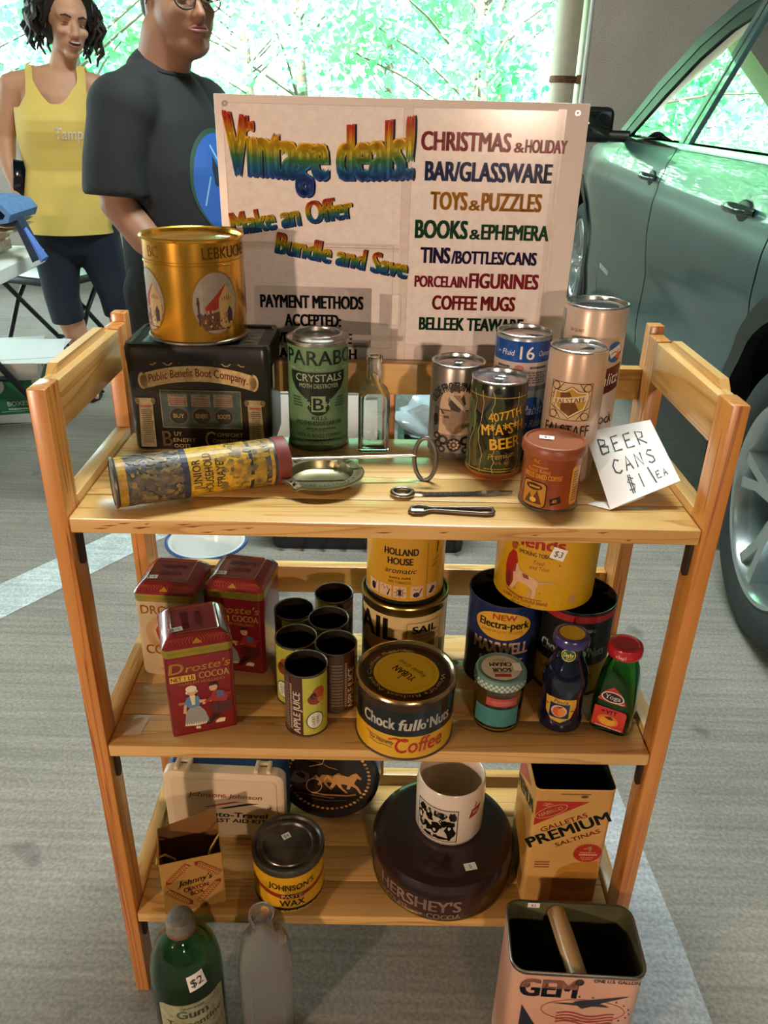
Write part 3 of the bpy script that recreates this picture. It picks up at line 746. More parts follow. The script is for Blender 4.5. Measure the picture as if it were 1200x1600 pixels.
d.text('PARABO', .004, .1105, .0175, ink, 1, w=.096, bold=.03); d.rect(-.045, .1040, .05, .1065, gr, 0); d.text('PARADICHLOROBENZENE', .002, .1043, .0019, ink, 1, w=.062)
d.poly([(-.037, .1020), (.037, .1020), (.037, .092), (.030, .080), (.016, .0685), (-.016, .0685), (-.030, .080), (-.037, .092)], ink, 1)
d.text('CRYSTALS', .001, .0905, .0090, '#a9bd9b', 2, w=.060, bold=.015); d.text('MOTH DESTROYER', .001, .0825, .0052, '#a9bd9b', 2, w=.050, bold=.01)
d.ell(0, .0620, .0145, .0145, ink, 2); d.rect(-.0085, .0525, .0085, .0725, '#8aa57e', 3); d.text('B', 0, .0545, .0155, ink, 4, w=.013, bold=.03); d.text('R', -.0115, .059, .006, '#a9bd9b', 3); d.text('H', .0115, .059, .006, '#a9bd9b', 3)
d.text('KILLS', .001, .0420, .0048, ink, 1, w=.018, bold=.02); d.text('MOTHS-EGGS-LARVAE', .001, .0350, .0052, ink, 1, w=.060, bold=.02)
d.lines_of_print(-.020, .0295, .022, .0325, 1, ink, 1, .5, 2); d.text('NET CONTENTS', .001, .0265, .0022, ink, 1, w=.02)
d.text('THE R. H. BOGLE COMPANY', .001, .0190, .0045, ink, 1, w=.062, bold=.015); d.lines_of_print(-.018, .0145, .02, .0175, 1, ink, 1, .5, 4); d.text('ALEXANDRIA, VA.', .001, .0095, .0030, ink, 1, w=.026)
for k in range(4): d.rect(-.035, .058 + .0035 * k, -.020 - .001 * k, .0598 + .0035 * k, '#3c5240', 1); d.rect(.021 + .001 * k, .058 + .0035 * k, .035, .0598 + .0035 * k, '#3c5240', 1)
d.build('label_print', T, S_cyl(R_, a_), step=.005, m=PRINT)

# small clear bottle
GLASS_C = glass('clear_glass', (.93, .97, .95, 1), 0.02)
T = thing('small_bottle', 'small flat clear glass bottle with embossed lettering on the top shelf', 'bottle', (-0.0205, 0.197, h1), .10)
lv = [(.036, .020, .005, 0.0), (.0385, .0225, .006, .0015), (.0385, .0225, .006, .070), (.0365, .021, .007, .076), (.031, .019, .008, .082), (.022, .018, .0085, .0865), (.0185, .0175, .0085, .089), (.0175, .0175, .0085, .094), (.0175, .0175, .0085, .114), (.0205, .0205, .010, .1155), (.0205, .0205, .010, .1205), (.019, .019, .009, .1215),
      (.0125, .0125, .006, .1215), (.012, .012, .0058, .090), (.017, .0125, .006, .0855), (.030, .0155, .0065, .077), (.0335, .0175, .005, .068), (.0335, .0175, .005, .006), (.030, .015, .004, .004)]
obj('glass', rr_loft(lv, True, True, 6, 50), GLASS_C, T)
bm = bmesh.new()
d = Decal(); [d.rect(u0, -.018 + .0042 * k, u0 + .0035, -.0155 + .0042 * k + (.0006 if k % 3 else -.0006), '#ffffff', 0) for u0 in (-.0075, .001) for k in range(9)]
o = d.build('embossing', T, S_plane((0, -.0114, .035), (1, 0, 0), (0, 0, 1)), m=GLASS_C); o.data.materials.clear(); o.data.materials.append(mat('raised_glass', '#e8efe9', rough=.1, alpha=.6))

# sprayer with pump rod and ring handle
T = thing('insect_sprayer', 'old hand pump sprayer tube with yellow label, rod and ring handle lying on the shelf', 'sprayer', (0, 0, 0))
A = Vector((-0.289, 0.014, h1 + .0285)); B = Vector((-0.1195, 0.094, h1 + .0265)); ax = (B - A).normalized(); LT = (B - A).length
q = ax.to_track_quat('Z', 'Y'); M = Matrix.Translation(A) @ q.to_matrix().to_4x4()
R_ = .0262
obj('barrel', xform(lathe([(0, .001), (R_ - .004, 0), (R_, .0015), (R_, LT - .012)], 56), M), mat('worn_navy_tin', '#3a3f4c', rough=.4, metal=.3, noise=.5, nscale=45, col2='#7c7466'), T)
obj('end_cap', xform(lathe([(R_ + .0005, LT - .014), (R_ + .0012, LT - .012), (R_ + .0012, LT + .001), (R_ - .001, LT + .002), (.004, LT + .0015)], 56), M), mat('faded_red_wood', '#7e352c', rough=.55, noise=.3, nscale=60), T)
obj('rolled_rim', xform(lathe([(R_ - .002, -.0006), (R_ + .0010, 0), (R_ + .0014, .002), (R_, .0035)], 48), M), STEEL_DARK, T)
# label, wrapped round the barrel; u runs along the axis
up = Vector((0, 0, 1)); side = ax.cross(up).normalized(); up2 = side.cross(ax).normalized()
def S_bar(u, v, n):   # u along axis from A, v circumference (0 = facing viewer)
    a = v / R_ + radians(28)
    return A + ax * u + (side * cos(a) + up2 * sin(a)) * (R_ + n)
d = Decal(); d.rect(.004, -.050, .0125, .050, '#c79a2c', 0)
d.rect(.076, -.050, .128, .050, '#d6a92a', 0); d.rect(.128, -.05, .142, .05, '#c1962c', 0); d.rect(.146, -.05, .160, .05, '#a98930', 0); d.rect(.142, -.05, .146, .05, '#2e3440', 0); d.rect(.166, -.05, .170, .05, '#c79a2c', 0)
for i, t in enumerate(('JUNIOR', 'HOUSEHOLD', 'SPRAYER')): d.text(t, .0885 + .0125 * i, -.006, .0088, '#2b2a1c', 2, w=.034 if i != 1 else .048, rot=pi / 2, bold=.012)
rnd = random.Random(8)
for i in range(420):
    u = rnd.uniform(.014, .070) if i < 300 else rnd.uniform(.112, .166); v = rnd.uniform(-.048, .045); w2 = rnd.uniform(.0015, .0045); sx = rnd.uniform(.5, 2.2)
    d.poly([(u + w2 * sx * rnd.uniform(.5, 1) * cos(a), v + w2 * rnd.uniform(.5, 1) * sin(a)) for a in [2 * pi * k / 7 for k in range(7)]], rnd.choice(['#a08350', '#7d6f54', '#4a4746', '#8f7a4c', '#5f574a', '#6d6350']) if u < .075 else rnd.choice(['#8b7440', '#b8922f', '#6f6242', '#a5852e']), 1 + i % 3)
d.rect(.070, -.05, .0765, .05, '#343b4a', 4)
# v axis bisect is needed here, so swap roles: build with u = circumference
sw = Decal(); sw.v = [(y, -x, n) for x, y, n in d.v]; sw.f = d.f; sw.c = d.c
sw.build('label_print', T, lambda u, v, n: S_bar(-v, u, n), step=.005, m=PRINT_WORN)
# spray reservoir cut-off end and rod
rod0 = B + ax * .002
rod1 = Vector((0.030, 0.112, h1 + .0290))
obj('pump_rod', tube([rod0 - Vector((0.0, 0, 0)), (rod0 + rod1) / 2, rod1], .0019, 10), STEEL, T)
cen = rod1 + Vector((.012, -.006, -.0015)); pts = []
for i in range(36):
    a = 2 * pi * i / 36 + pi * .98
    pts.append(cen + Vector((cos(a) * .0125, -cos(a) * .004, 0)) + Vector((0, 0, 1)) * 0 + Vector((0.0, 0.0, 1.0)) * sin(a) * .0262)
obj('ring_handle', tube(pts[:35] + [pts[35] * .6 + pts[0] * .4], .0026, 10), mat('dull_wire', '#75706a', rough=.4, metal=.8), T)

# ashtray
T = thing('ashtray', 'small round embossed pewter ashtray half under the sprayer rod', 'ashtray', (-0.0765, 0.088, h1), .3)
PEW = mat('aged_brassy_pewter', '#a39a78', rough=.34, metal=.9, noise=.35, nscale=40)
RA = .049
bm = bmesh.new(); rings = []
prof = [(0, .003), (.015, .003), (.030, .0036), (.034, .006), (.0355, .012), (.037, .0155), (.048, .0165), (.0495, .0150), (.0488, .0130), (.041, .0115), (.037, .004), (.032, 0.0), (0, 0.0)]
SEG = 72
for r, z in prof:
    if r == 0: rings.append([bm.verts.new((0, 0, z))]); continue
    ring = []
    for i in range(SEG):
        a = 2 * pi * i / SEG
        dip = max(0, 1 - abs(((a * 2 / pi + .5) % 1) - .5) / .06) if False else 0
        for a0 in (.75, .75 + pi):
            dd = abs((a - a0 + pi) % (2 * pi) - pi)
            dip = max(dip, max(0, 1 - dd / .16))
        zz = z - (.006 * dip if r > .0345 and z > .01 else 0)
        ring.append(bm.verts.new((r * cos(a), r * sin(a) * .93, zz)))
    rings.append(ring)
for a, b in zip(rings, rings[1:]):
    for i in range(SEG):
        j = (i + 1) % SEG
        if len(a) == 1: bm.faces.new((a[0], b[i], b[j]))
        elif len(b) == 1: bm.faces.new((a[i], a[j], b[0]))
        else: bm.faces.new((a[i], a[j], b[j], b[i]))
obj('dish', finish(bm, 40), PEW, T)
for a0 in (0.0, 1.05, 2.1, pi, -1.05, -2.1):   # rubbed, unreadable rim lettering; its dark colour stands for shade in the relief
    d = Decal(); rnd = random.Random(int(a0 * 10) + 40)
    for k in range(9):
        u = -.020 + .0048 * k
        d.rect(u, 0, u + .0010, .0062, '#4a4228', 0)
        if rnd.random() < .7: d.rect(u, rnd.choice((.0, .0026, .0052)), u + .0030, rnd.choice((.0, .0026, .0052)) * 0 + .0010 + rnd.choice((.0, .0026, .0050)), '#4a4228', 1)
    o = d.build('rim_relief_shade', T, lambda u, v, n, a0=a0: ((.0395 + v) * sin(-a0 + u / .042), (.0395 + v) * cos(-a0 + u / .042) * .93, .0168 + n * 1.5), step=.004, m=PRINT)

# beer cans
def beer_can(name, label, x, y, R_, HC, body_m, top='opened', group='beer cans'):
    T = thing(name, label, 'can', (x, y, h1), 0, group)
    obj('body', lathe([(R_ - .005, .0), (R_ - .004, .0006), (R_ - .0012, .004), (R_, .0065), (R_, HC - .007), (R_ - .0012, HC - .003)], 64), body_m, T)
    obj('base', lathe([(0, .004), (R_ - .009, .003), (R_ - .0065, 0), (R_ - .005, 0)], 48), ALU, T)
    lid = obj('lid', lathe([(R_ - .0014, HC - .0035), (R_ - .0002, HC - .002), (R_ - .0002, HC - .0005), (R_ - .0012, HC), (R_ - .0022, HC - .0008), (R_ - .0030, HC - .005), (R_ - .0045, HC - .0058), (0, HC - .005)], 64), ALU, T)
    return T, lid
def tab(lid, R_, HC, rot):
    M = Matrix.Rotation(rot, 4, 'Z')
    bm = bmesh.new(); tube_bm(bm, [(.0075 * cos(a) , .0055 * sin(a) - .002, HC - .0022) for a in [2 * pi * i / 18 for i in range(18)]], .0011, 6, True)
    bm_box(bm, -.004, .004, .003, .014, HC - .0045, HC - .0028, .0008)
    obj('pull_tab', xform(finish(bm, 40), M), ALU, lid)
def opening(lid, R_, HC, rot, wide=.006, ln=.022, wedge=True):
    M = Matrix.Rotation(rot, 4, 'Z')
    pts = [(0, 0), (ln * .5, wide * .55), (ln * .85, wide), (ln, wide * .6), (ln, -wide * .6), (ln * .85, -wide), (ln * .5, -wide * .55)] if wedge else [(ln * cos(a), wide * sin(a)) for a in [2 * pi * i / 28 for i in range(28)]]
    obj('opening', xform(prism(pts, HC - .0058, HC - .0048), M), mat('can_dark_inside', '#120d0a', rough=.9), lid)
TANB = mat('tan_can_lacquer', '#b59b86', rough=.35, metal=.35)
GREYB = mat('silver_grey_can', '#8f8881', rough=.32, metal=.7)
# frothing can
x, y = .0810, .2008; T, lid = beer_can('beer_can', 'silver beer can with a vintage stout lady in an arched oval', x, y, .0327, .1186, GREYB)
tab(lid, .0327, .1186, .2); a_ = face_cam(x, y)
d = Decal(); tan = '#c9a98c'; k_ = '#1d1a18'
d.ell(.001, .066, .0215, .033, '#6f6862', 0, 40); d.ell(.001, .066, .0205, .032, tan, 1, 40)
d.rect(-.0195, .034, .0215, .066, tan, 1)
d.text('OLDE FROTHINGSLOSH', .002, .090, .0105, k_, 2, w=.072, bold=.035, arc=.030)
sk = '#b59479'; dk = '#3b332d'
d.ell(-.001, .0905, .0042, .0050, sk, 3, 16); d.ell(-.0015, .0935, .0058, .0045, dk, 4, 16); d.ell(-.0052, .0905, .0022, .004, dk, 4, 10); d.ell(.0032, .0910, .0020, .004, dk, 4, 10)
d.poly([(-.007, .084), (.005, .0845), (.0105, .075), (.0115, .066), (.008, .059), (.0075, .052), (.004, .045), (.003, .0385), (.0005, .0385), (.001, .046), (-.001, .050), (-.004, .044), (-.0045, .0385), (-.0075, .0385), (-.006, .046), (-.0045, .055), (-.003, .063), (-.007, .070), (-.0095, .077)], '#8d7460', 3)
d.poly([(-.008, .083), (-.004, .0845), (.012, .068), (.0125, .063), (.008, .066), (-.006, .079)], '#c7b5a0', 4)
d.poly([(-.0055, .079), (.007, .067), (.005, .063), (-.005, .066), (-.0085, .073)], dk, 4)
d.poly([(.0060, .080), (.009, .0855), (.0105, .080), (.0125, .073), (.0105, .072)], dk, 4)
d.line([(-.020, .064), (.022, .065)], .0010, dk, 2); d.poly([(-.019, .066), (-.012, .060), (-.016, .059)], dk, 3); d.rect(-.013, .0545, -.0065, .0575, '#4b4038', 3); d.rect(-.019, .056, -.0065, .0565, dk, 3)
d.rect(-.024, .010, .026, .034, '#8b8177', 1)
for s_ in (-1, 1):
    for cx, cy, r in ((.014, .026, .007), (.020, .020, .006), (.015, .014, .005), (.0225, .030, .005)): d.ell(.001 + s_ * cx, cy, r, r * .9, k_, 2, 18); d.ell(.001 + s_ * cx, cy, r * .5, r * .45, '#8b8177', 3, 14)
d.ell(.001, .021, .0088, .0088, k_, 2, 24)
for i in range(8): d.ell(.001 + .005 * cos(i * pi / 4), .021 + .005 * sin(i * pi / 4), .0017, .0017, tan, 3, 10)
d.ell(.001, .021, .002, .002, tan, 3, 10)
for s_ in (-1, 1): d.line([(.001 + s_ * .0255, .034 + .003 * i) for i in range(12)], .006, '#4c4742', 0); d.ell(.001 + s_ * .026, .050, .004, .008, k_, 1, 14); d.ell(.001 + s_ * .026, .040, .0045, .006, '#5c554e', 1, 14)
d.build('label_print', T, S_cyl(.0327, a_ - .02), step=.005, m=PRINT)
# camouflage can
def camo():
    m, nt, b = nodes_of('camouflage_print'); N = nt.nodes; L = nt.links
    tc = N.new('ShaderNodeTexCoord'); src = None
    for i, (c, th, sc, loc) in enumerate((('#3f4a2c', 0, 0, 0), ('#1a1d18', .53, 26, 1.0), ('#55472c', .57, 28, 5.0), ('#5d6b3f', .60, 30, 9.0))):
        if i == 0:
            rgb = N.new('ShaderNodeRGB'); rgb.outputs[0].default_value = hexc(c); src = rgb.outputs[0]; continue
        mp = N.new('ShaderNodeMapping'); mp.inputs['Location'].default_value = (loc, loc, loc); mp.inputs['Scale'].default_value = (1, 1, .6); L.new(tc.outputs['Object'], mp.inputs['Vector'])
        nz = N.new('ShaderNodeTexNoise'); nz.inputs['Scale'].default_value = sc * 1.6; nz.inputs['Detail'].default_value = 1.5; L.new(mp.outputs['Vector'], nz.inputs['Vector'])
        gt = N.new('ShaderNodeMath'); gt.operation = 'GREATER_THAN'; gt.inputs[1].default_value = th; L.new(nz.outputs['Fac'], gt.inputs[0])
        mx = N.new('ShaderNodeMixRGB'); L.new(gt.outputs[0], mx.inputs[0]); L.new(src, mx.inputs[1]); mx.inputs[2].default_value = hexc(c); src = mx.outputs[0]
    L.new(src, b.inputs['Base Color']); setp(b, rough=.22, metal=.25, coat=.4)
    return m
x, y = .1245, .1434; T, lid = beer_can('beer_can', 'camouflage patterned beer can with yellow stencil lettering', x, y, .0326, .1180, camo())
tab(lid, .0326, .1180, .15); a_ = face_cam(x, y)
obj('bottom_chime', lathe([(.0285, .0003), (.0318, .004), (.0331, .0065), (.0331, .0085), (.0326, .009)], 56), mat('copper_rim', '#b8794a', rough=.3, metal=.8), T)
d = Decal(); yl = '#dfae34'
for v in (.1015, .105, .014, .0105)[0:1] + (.012,): d.line([(-.055 + .004 * i, v) for i in range(28)], .0010, '#b9962e', 1)
rt = .12
d.text('4077TH', .0125, .0765, .0100, yl, 2, w=.040, bold=.02, rot=rt + .10); d.text('M*A*S*H', .0115, .0585, .0130, yl, 2, w=.052, bold=.035, rot=rt); d.text('BEER', .0155, .0410, .0135, yl, 2, w=.038, bold=.04, rot=rt)
d.line([(-.014, .0545), (.038, .0608)], .0010, '#1c1c16', 3)
d.text('Premium', .011, .0285, .0070, '#b8923c', 2, w=.032, shear=.25, rot=rt); d.text('12 FL. OZ.', .012, .0215, .0026, '#b8923c', 2, w=.018); d.lines_of_print(-.012, .0145, .024, .0165, 1, '#b8923c', 2, .6, 6)
rnd = random.Random(12)
for u0 in (-.014, .002, .030, -.030):
    p = [(u0, .010)]
    for i in range(14): p.append((p[-1][0] + rnd.uniform(-.003, .003), p[-1][1] + .007))
    d.line(p, .0006, '#c9b98a', 1)
d.build('label_print', T, S_cyl(.0326, a_ - .03), step=.005, m=PRINT_GLOSS)
# blue ribbon 16 oz
x, y = .1561, .2010; T, lid = beer_can('beer_can', 'tall blue and silver sixteen ounce beer can behind the camouflage can', x, y, .0328, .157, mat('silver_blue_can', '#9aa4ae', rough=.32, metal=.5))
opening(lid, .0328, .157, -.35, .0045, .024); a_ = face_cam(x, y)
d = Decal(); bl = '#1f4f9a'
d.rect(-.09, .126, .09, .1505, bl, 0); d.text('16', .006, .1300, .0150, '#e8e6e0', 2, w=.017, bold=.02); d.text('Fluid', -.017, .1335, .0065, '#dfe3ea', 2, w=.015, shear=.15); d.text('Ounces', .029, .1335, .0065, '#dfe3ea', 2, w=.018, shear=.15); d.ell(-.029, .1365, .0011, .0011, '#dfe3ea', 2, 8)
d.rect(-.09, .098, .09, .126, '#c3b2a8', 0); d.lines_of_print(-.031, .1185, -.013, .1225, 1, '#39404c', 1, .7, 3); d.lines_of_print(.010, .1185, .034, .1225, 1, '#39404c', 1, .7, 4); d.lines_of_print(-.032, .101, .034, .116, 5, '#6e6a70', 1, .5, 5); d.ell(-.002, .119, .006, .004, '#b9746a', 1, 14)
d.rect(-.09, .092, .09, .098, '#6d7680', 1)
d.ell(.018, .050, .026, .034, bl, 1, 34); d.text('Pabst', .020, .062, .0120, '#b8c0cc', 2, w=.030, shear=.25); d.text('Blue Ribbon', .020, .046, .0090, '#b8c0cc', 2, w=.046, shear=.25); d.poly([(-.006, .03), (.044, .03), (.036, .006), (.004, .006)], '#25406e', 1)
d.build('label_print', T, S_cyl(.0328, a_), step=.005, m=PRINT_GLOSS)
# falstaff
x, y = .2090, .1385; T, lid = beer_can('beer_can', 'cream sixteen ounce beer can with brown and gold shield emblem', x, y, .0325, .157, mat('cream_can', '#c7ab94', rough=.3, metal=.15, coat=.4))
opening(lid, .0325, .157, .5, .005, .02); a_ = face_cam(x, y)
d = Decal(); br = '#5a3d24'; gd = '#b8923e'
d.frame(-.0245, .0790, .0235, .1225, .0008, br, 1); d.rect(-.0245, .079, .0235, .1225, '#cdb48c', 0)
for sx, sy in ((-1, 1), (1, 1), (-1, -1), (1, -1)):
    cx, cy = -.0005 + sx * .018, .1008 + sy * .0165; d.ell(cx, cy, .0050, .0048, br, 1, 16); d.ell(cx, cy, .0040, .0038, '#cdb48c', 2, 16); d.line([(cx - sx * .009, cy + sy * .004), (cx - sx * .002, cy - sy * .006), (cx + sx * .004, cy - sy * .010)], .0009, br, 2)
sh_ = [(-.0195, .1125), (-.008, .1125), (0, .1185), (.008, .1135), (.0185, .1130), (.0200, .1040), (.0165, .0925), (.0085, .0880), (-.0005, .0815), (-.009, .0880), (-.0170, .0925), (-.0205, .1030)]
d.poly(sh_, '#e2cba0', 3); d.line(sh_, .0009, br, 4, True)
d.poly([(u * .86, .1005 + (v - .1005) * .86) for u, v in sh_], gd, 4); d.poly([(-.012, .110), (-.002, .112), (.010, .092), (0, .0845), (-.010, .090)], '#6a4526', 5)
d.poly([(-.0200, .0965), (.0195, .1035), (.0195, .1105), (-.0200, .1025)], '#e2cba0', 6); d.text('FALSTAFF', -.0003, .0995, .0052, br, 7, w=.033, bold=.02, rot=.17)
d.text('FALSTAFF', -.001, .0600, .0135, '#4a2f1e', 1, w=.054, bold=.015)
d.build('label_print', T, S_cyl(.0325, a_ - .06), step=.005, m=PRINT_GLOSS)
# tall can
x, y = .2400, .2120; T, lid = beer_can('beer_can', 'tallest cream beer can with brown label, open top, at the back', x, y, .0372, .190, mat('cream_can_2', '#c9b09c', rough=.32, metal=.15, coat=.3))
opening(lid, .0372, .190, 0, .0165, .0255, False); a_ = face_cam(x, y)
d = Decal(); d.rect(-.060, .02, -.042, .182, '#8b8a88', 0)
d.text('3/4 QUART', -.020, .1605, .0035, '#7a3a2c', 1, w=.018); d.text('Schlitz', .022, .098, .014, '#e8d8c4', 3, w=.040, shear=.3, rot=.2)
d.poly([(-.002, .082), (.046, .094), (.046, .125), (-.002, .113)], '#5d2620', 1); d.ell(.030, .1385, .012, .0125, '#2c5f9a', 1, 20); d.poly([(.021, .140), (.037, .148), (.041, .140), (.025, .131)], '#e4e0d8', 2); d.ell(.036, .1345, .004, .004, '#c9602e', 2, 10); d.line([(.025, .1365), (.030, .139), (.033, .1385), (.037, .142)], .0012, '#9c3a2a', 3)
d.text('Bock', .028, .050, .0130, '#4a1f18', 1, w=.032, bold=.015); d.line([(-.012 + .003 * i, .130 + .0015 * sin(i * 1.2)) for i in range(9)], .0006, '#6b4a3a', 1)
d.line([(-.05 + .004 * i, .022) for i in range(26)], .0018, '#5d2620', 1)
d.build('label_print', T, S_cyl(.0372, a_ + .02), step=.005, m=PRINT_GLOSS)
# brown coffee can
x, y = .1790, .0650; T = thing('coffee_can', 'small rust brown coffee can with plastic lid, in front of the beer cans', 'can', (x, y, h1)); a_ = face_cam(x, y)
BRC = mat('rust_brown_can', '#93430f', rough=.35, metal=.15, noise=.2, nscale=20, coat=.3)
obj('body', lathe([(0, .001), (.0318, .0), (.0328, .0012), (.0318, .003), (.0316, .0035), (.0316, .062)], 64), BRC, T)
obj('base_rim', lathe([(.0320, .0), (.0329, .0005), (.0329, .0022), (.0318, .003)], 56), STEEL_DARK, T)
obj('lid', lathe([(.0322, .0615), (.0345, .0615), (.0349, .063), (.0346, .0705), (.0330, .0730), (.0310, .0735), (.0300, .0715), (0, .0715)], 64), mat('brown_plastic_lid', '#8f4a2a', rough=.4), T)
d = Decal(); og = '#d8872c'
d.text('McC', -.016, .0545, .0042, og, 1, w=.008, bold=.03); d.lines_of_print(-.022, .0500, -.003, .0525, 1, og, 1, .6, 8); d.text('Royal Kona', -.013, .0440, .0050, og, 1, w=.026, bold=.02); d.text('FREEZE DRIED COFFEE', -.009, .0375, .0052, '#e29a30', 1, w=.044, bold=.04)
d.poly(rrect(.030, .031, .006, 4, -.0165, .0185), '#3a1d10', 1); d.poly(rrect(.0275, .0285, .005, 4, -.0165, .0185), '#b9802c', 2); d.ell(-.0165, .0275, .010, .004, '#3a1d10', 3, 16); d.poly([(-.027, .007), (-.021, .020), (-.017, .012), (-.012, .024), (-.006, .008)], '#5b3316', 3); d.ell(-.016, .012, .004, .003, '#e0b050', 4, 12); d.lines_of_print(-.0235, .0262, -.0095, .0290, 1, '#d69a3a', 4, .8, 2)
d.poly([(.003, .0075), (.0145, .0115), (.0130, .0195), (.0015, .0155)], '#2c1a14', 1); d.text('40', .008, .0115, .0038, '#d8963a', 2, rot=.3, bold=.03)
d.poly(rrect(.013, .045, .004, 4, .031, .030), '#d89a30', 1); d.lines_of_print(.0265, .012, .0355, .048, 12, '#7a4a1c', 2, .5, 9)
d.build('label_print', T, S_cyl(.0317, a_), step=.005, m=PRINT_GLOSS)
price_tag(T, S_disc(.0717, 0, -.008, .006), .016, .010, '$1', rot=-.2)

# handwritten card
T = thing('price_card', 'white folded card hand lettered with beer can prices', 'card', (0, 0, 0))
bl_, br_, tr_, tl_ = Vector((0.2440, 0.0425, h1 + .0012)), Vector((0.3215, 0.0630, h1 + .0290)), Vector((0.3085, 0.1580, h1 + .0640)), Vector((0.2255, 0.1270, h1 + .0580))
ux = (br_ - bl_); vx = (tl_ - bl_)
nrm = ux.cross(vx).normalized() * .0006
def bil(u, v): return bl_ * (1 - u) * (1 - v) + br_ * u * (1 - v) + tr_ * u * v + tl_ * (1 - u) * v
bm = bmesh.new(); NG = 12
gv = [[[bm.verts.new(bil(i / NG, j / NG) + nrm * k) for j in range(NG + 1)] for i in range(NG + 1)] for k in (0, 1)]
for k in (0, 1):
    for i in range(NG):
        for j in range(NG): bm.faces.new((gv[k][i][j], gv[k][i + 1][j], gv[k][i + 1][j + 1], gv[k][i][j + 1]))
for i in range(NG):
    for a, b in (((i, 0), (i + 1, 0)), ((i, NG), (i + 1, NG)), ((0, i), (0, i + 1)), ((NG, i), (NG, i + 1))):
        bm.faces.new((gv[0][a[0]][a[1]], gv[0][b[0]][b[1]], gv[1][b[0]][b[1]], gv[1][a[0]][a[1]]))
CARD = mat('white_card', '#ece8e4', rough=.6)
obj('card_front', finish(bm, 30), CARD, T)
bk = [tl_, tr_, Vector((.318, .200, h1 + .0008)), Vector((.282, .206, h1 + .0008))]
bm = bmesh.new(); bm_loft(bm, [bk, [p + Vector((0, .0004, .0004)) for p in bk]]); obj('card_back', finish(bm, 0), CARD, T)
fl_ = [bl_ + Vector((-.0005, 0, -.0004)), bl_ + ux * .5 + Vector((0, 0, -.0025)), Vector((.262, .080, h1 + .0006)), Vector((.2215, .0560, h1 + .0006))]
bm = bmesh.new(); bm_loft(bm, [fl_, [p + Vector((0, 0, .0004)) for p in fl_]]); obj('card_flap', finish(bm, 0), CARD, T)
def S_card(u, v, n):   # unit square, bilinear
    p = bl_ * (1 - u) * (1 - v) + br_ * u * (1 - v) + tr_ * u * v + tl_ * (1 - u) * v
    return p + ux.cross(vx).normalized() * (.0006 + n)
d = Decal(); ik = '#23252e'
def hand(d, strokes, ox, oy, sx, sy, w=.022):
    for st in strokes:
        d.line([(ox + x * sx, oy + y * sy) for x, y in st], w, ik, 1)
LET = {'B': [[(0, 0), (0, 1)], [(0, 1), (.7, .85), (.6, .58), (0, .52)], [(0, .52), (.85, .42), (.75, .08), (0, 0)]], 'E': [[(.8, 1), (.05, .96), (0, .02), (.85, .02)], [(.02, .5), (.6, .55)]], 'R': [[(0, 0), (.02, 1), (.75, .85), (.6, .5), (.05, .45), (.85, 0)]],
       'C': [[(.85, .85), (.4, 1), (.02, .6), (.1, .15), (.5, 0), (.85, .15)]], 'A': [[(0, 0), (.42, 1), (.8, 0)], [(.15, .38), (.68, .38)]], 'N': [[(0, 0), (.05, 1), (.7, .05), (.75, 1)]], 'S': [[(.8, .9), (.4, 1), (.1, .75), (.7, .4), (.7, .1), (.3, 0), (0, .15)]],
       '$': [[(.8, .8), (.4, .95), (.1, .7), (.75, .38), (.6, .1), (.05, .15)], [(.35, 1.15), (.3, -.15)], [(.55, 1.15), (.5, -.15)]], '1': [[(.3, 1), (.35, 0)]], '/': [[(.1, 1.1), (.45, -.1)]]}
for t, ox, oy, sx, sy, st in (('BEER', .14, .66, .13, .21, .185), ('CANS', .22, .37, .125, .19, .165), ('$1', .32, .10, .13, .19, .16), ('/', .655, .11, .10, .20, .1), ('EA', .74, .14, .065, .10, .095)):
    for i, c in enumerate(t): hand(d, LET[c], ox + st * i, oy, sx, sy, .014 if t in ('EA', '$1') else .020)
d.build('hand_lettering', T, S_card, step=.06, m=PRINT_PAPER)

# bottle openers
T = thing('can_opener', 'chrome can piercer with ring end and pointed tip lying on the shelf', 'opener', (0, 0, 0))
CHR = mat('worn_chrome', '#b4b0a8', rough=.22, metal=1.0, noise=.2, nscale=60); z_ = h1 + .0035
obj('ring', tube([(0.0165 + .0115 * cos(a), 0.0655 + .0105 * sin(a), z_) for a in [2 * pi * i / 28 for i in range(28)]], .0028, 10, True), CHR, T)
bm = bmesh.new(); P0 = Vector((.028, .0655, h1)); P1 = Vector((.141, .0765, h1)); dr = (P1 - P0).normalized(); sd = Vector((-dr.y, dr.x, 0))
rings = []
for t, w2, hh in ((0, .0035, .004), (.08, .0042, .0035), (.12, .0048, .0024), (.62, .0052, .0022), (.70, .0058, .003), (.80, .0052, .0035), (.9, .003, .004), (1, .0004, .0045)):
    c = P0 + dr * (P1 - P0).length * t
    rings.append([c + sd * w2 + Vector((0, 0, .0008)), c - sd * w2 + Vector((0, 0, .0008)), c - sd * w2 * .8 + Vector((0, 0, hh)), c + sd * w2 * .8 + Vector((0, 0, hh))])
bm_loft(bm, rings); obj('shank', finish(bm, 30), CHR, T)
d = Decal(); d.lines_of_print(.034, -.0018, .100, .0018, 1, '#5d5a54', 0, .9, 3); d.build('stamped_lettering', T, lambda u, v, n: P0 + dr * (u - .01) + sd * v + Vector((0, 0, .0023 + n)), m=PRINT_METAL)
T = thing('wire_opener', 'bent wire bottle opener with a price sticker at the shelf front', 'opener', (0, 0, 0))
pts = [(.0245, .0205), (.0265, .0300), (.0330, .0345), (.0405, .0335), (.0480, .0300), (.058, .0305), (.108, .0345), (.1135, .0330), (.1145, .0255), (.1125, .0205), (.106, .0195), (.060, .0235), (.050, .0245), (.0440, .0225), (.0385, .0185), (.0290, .0170)]
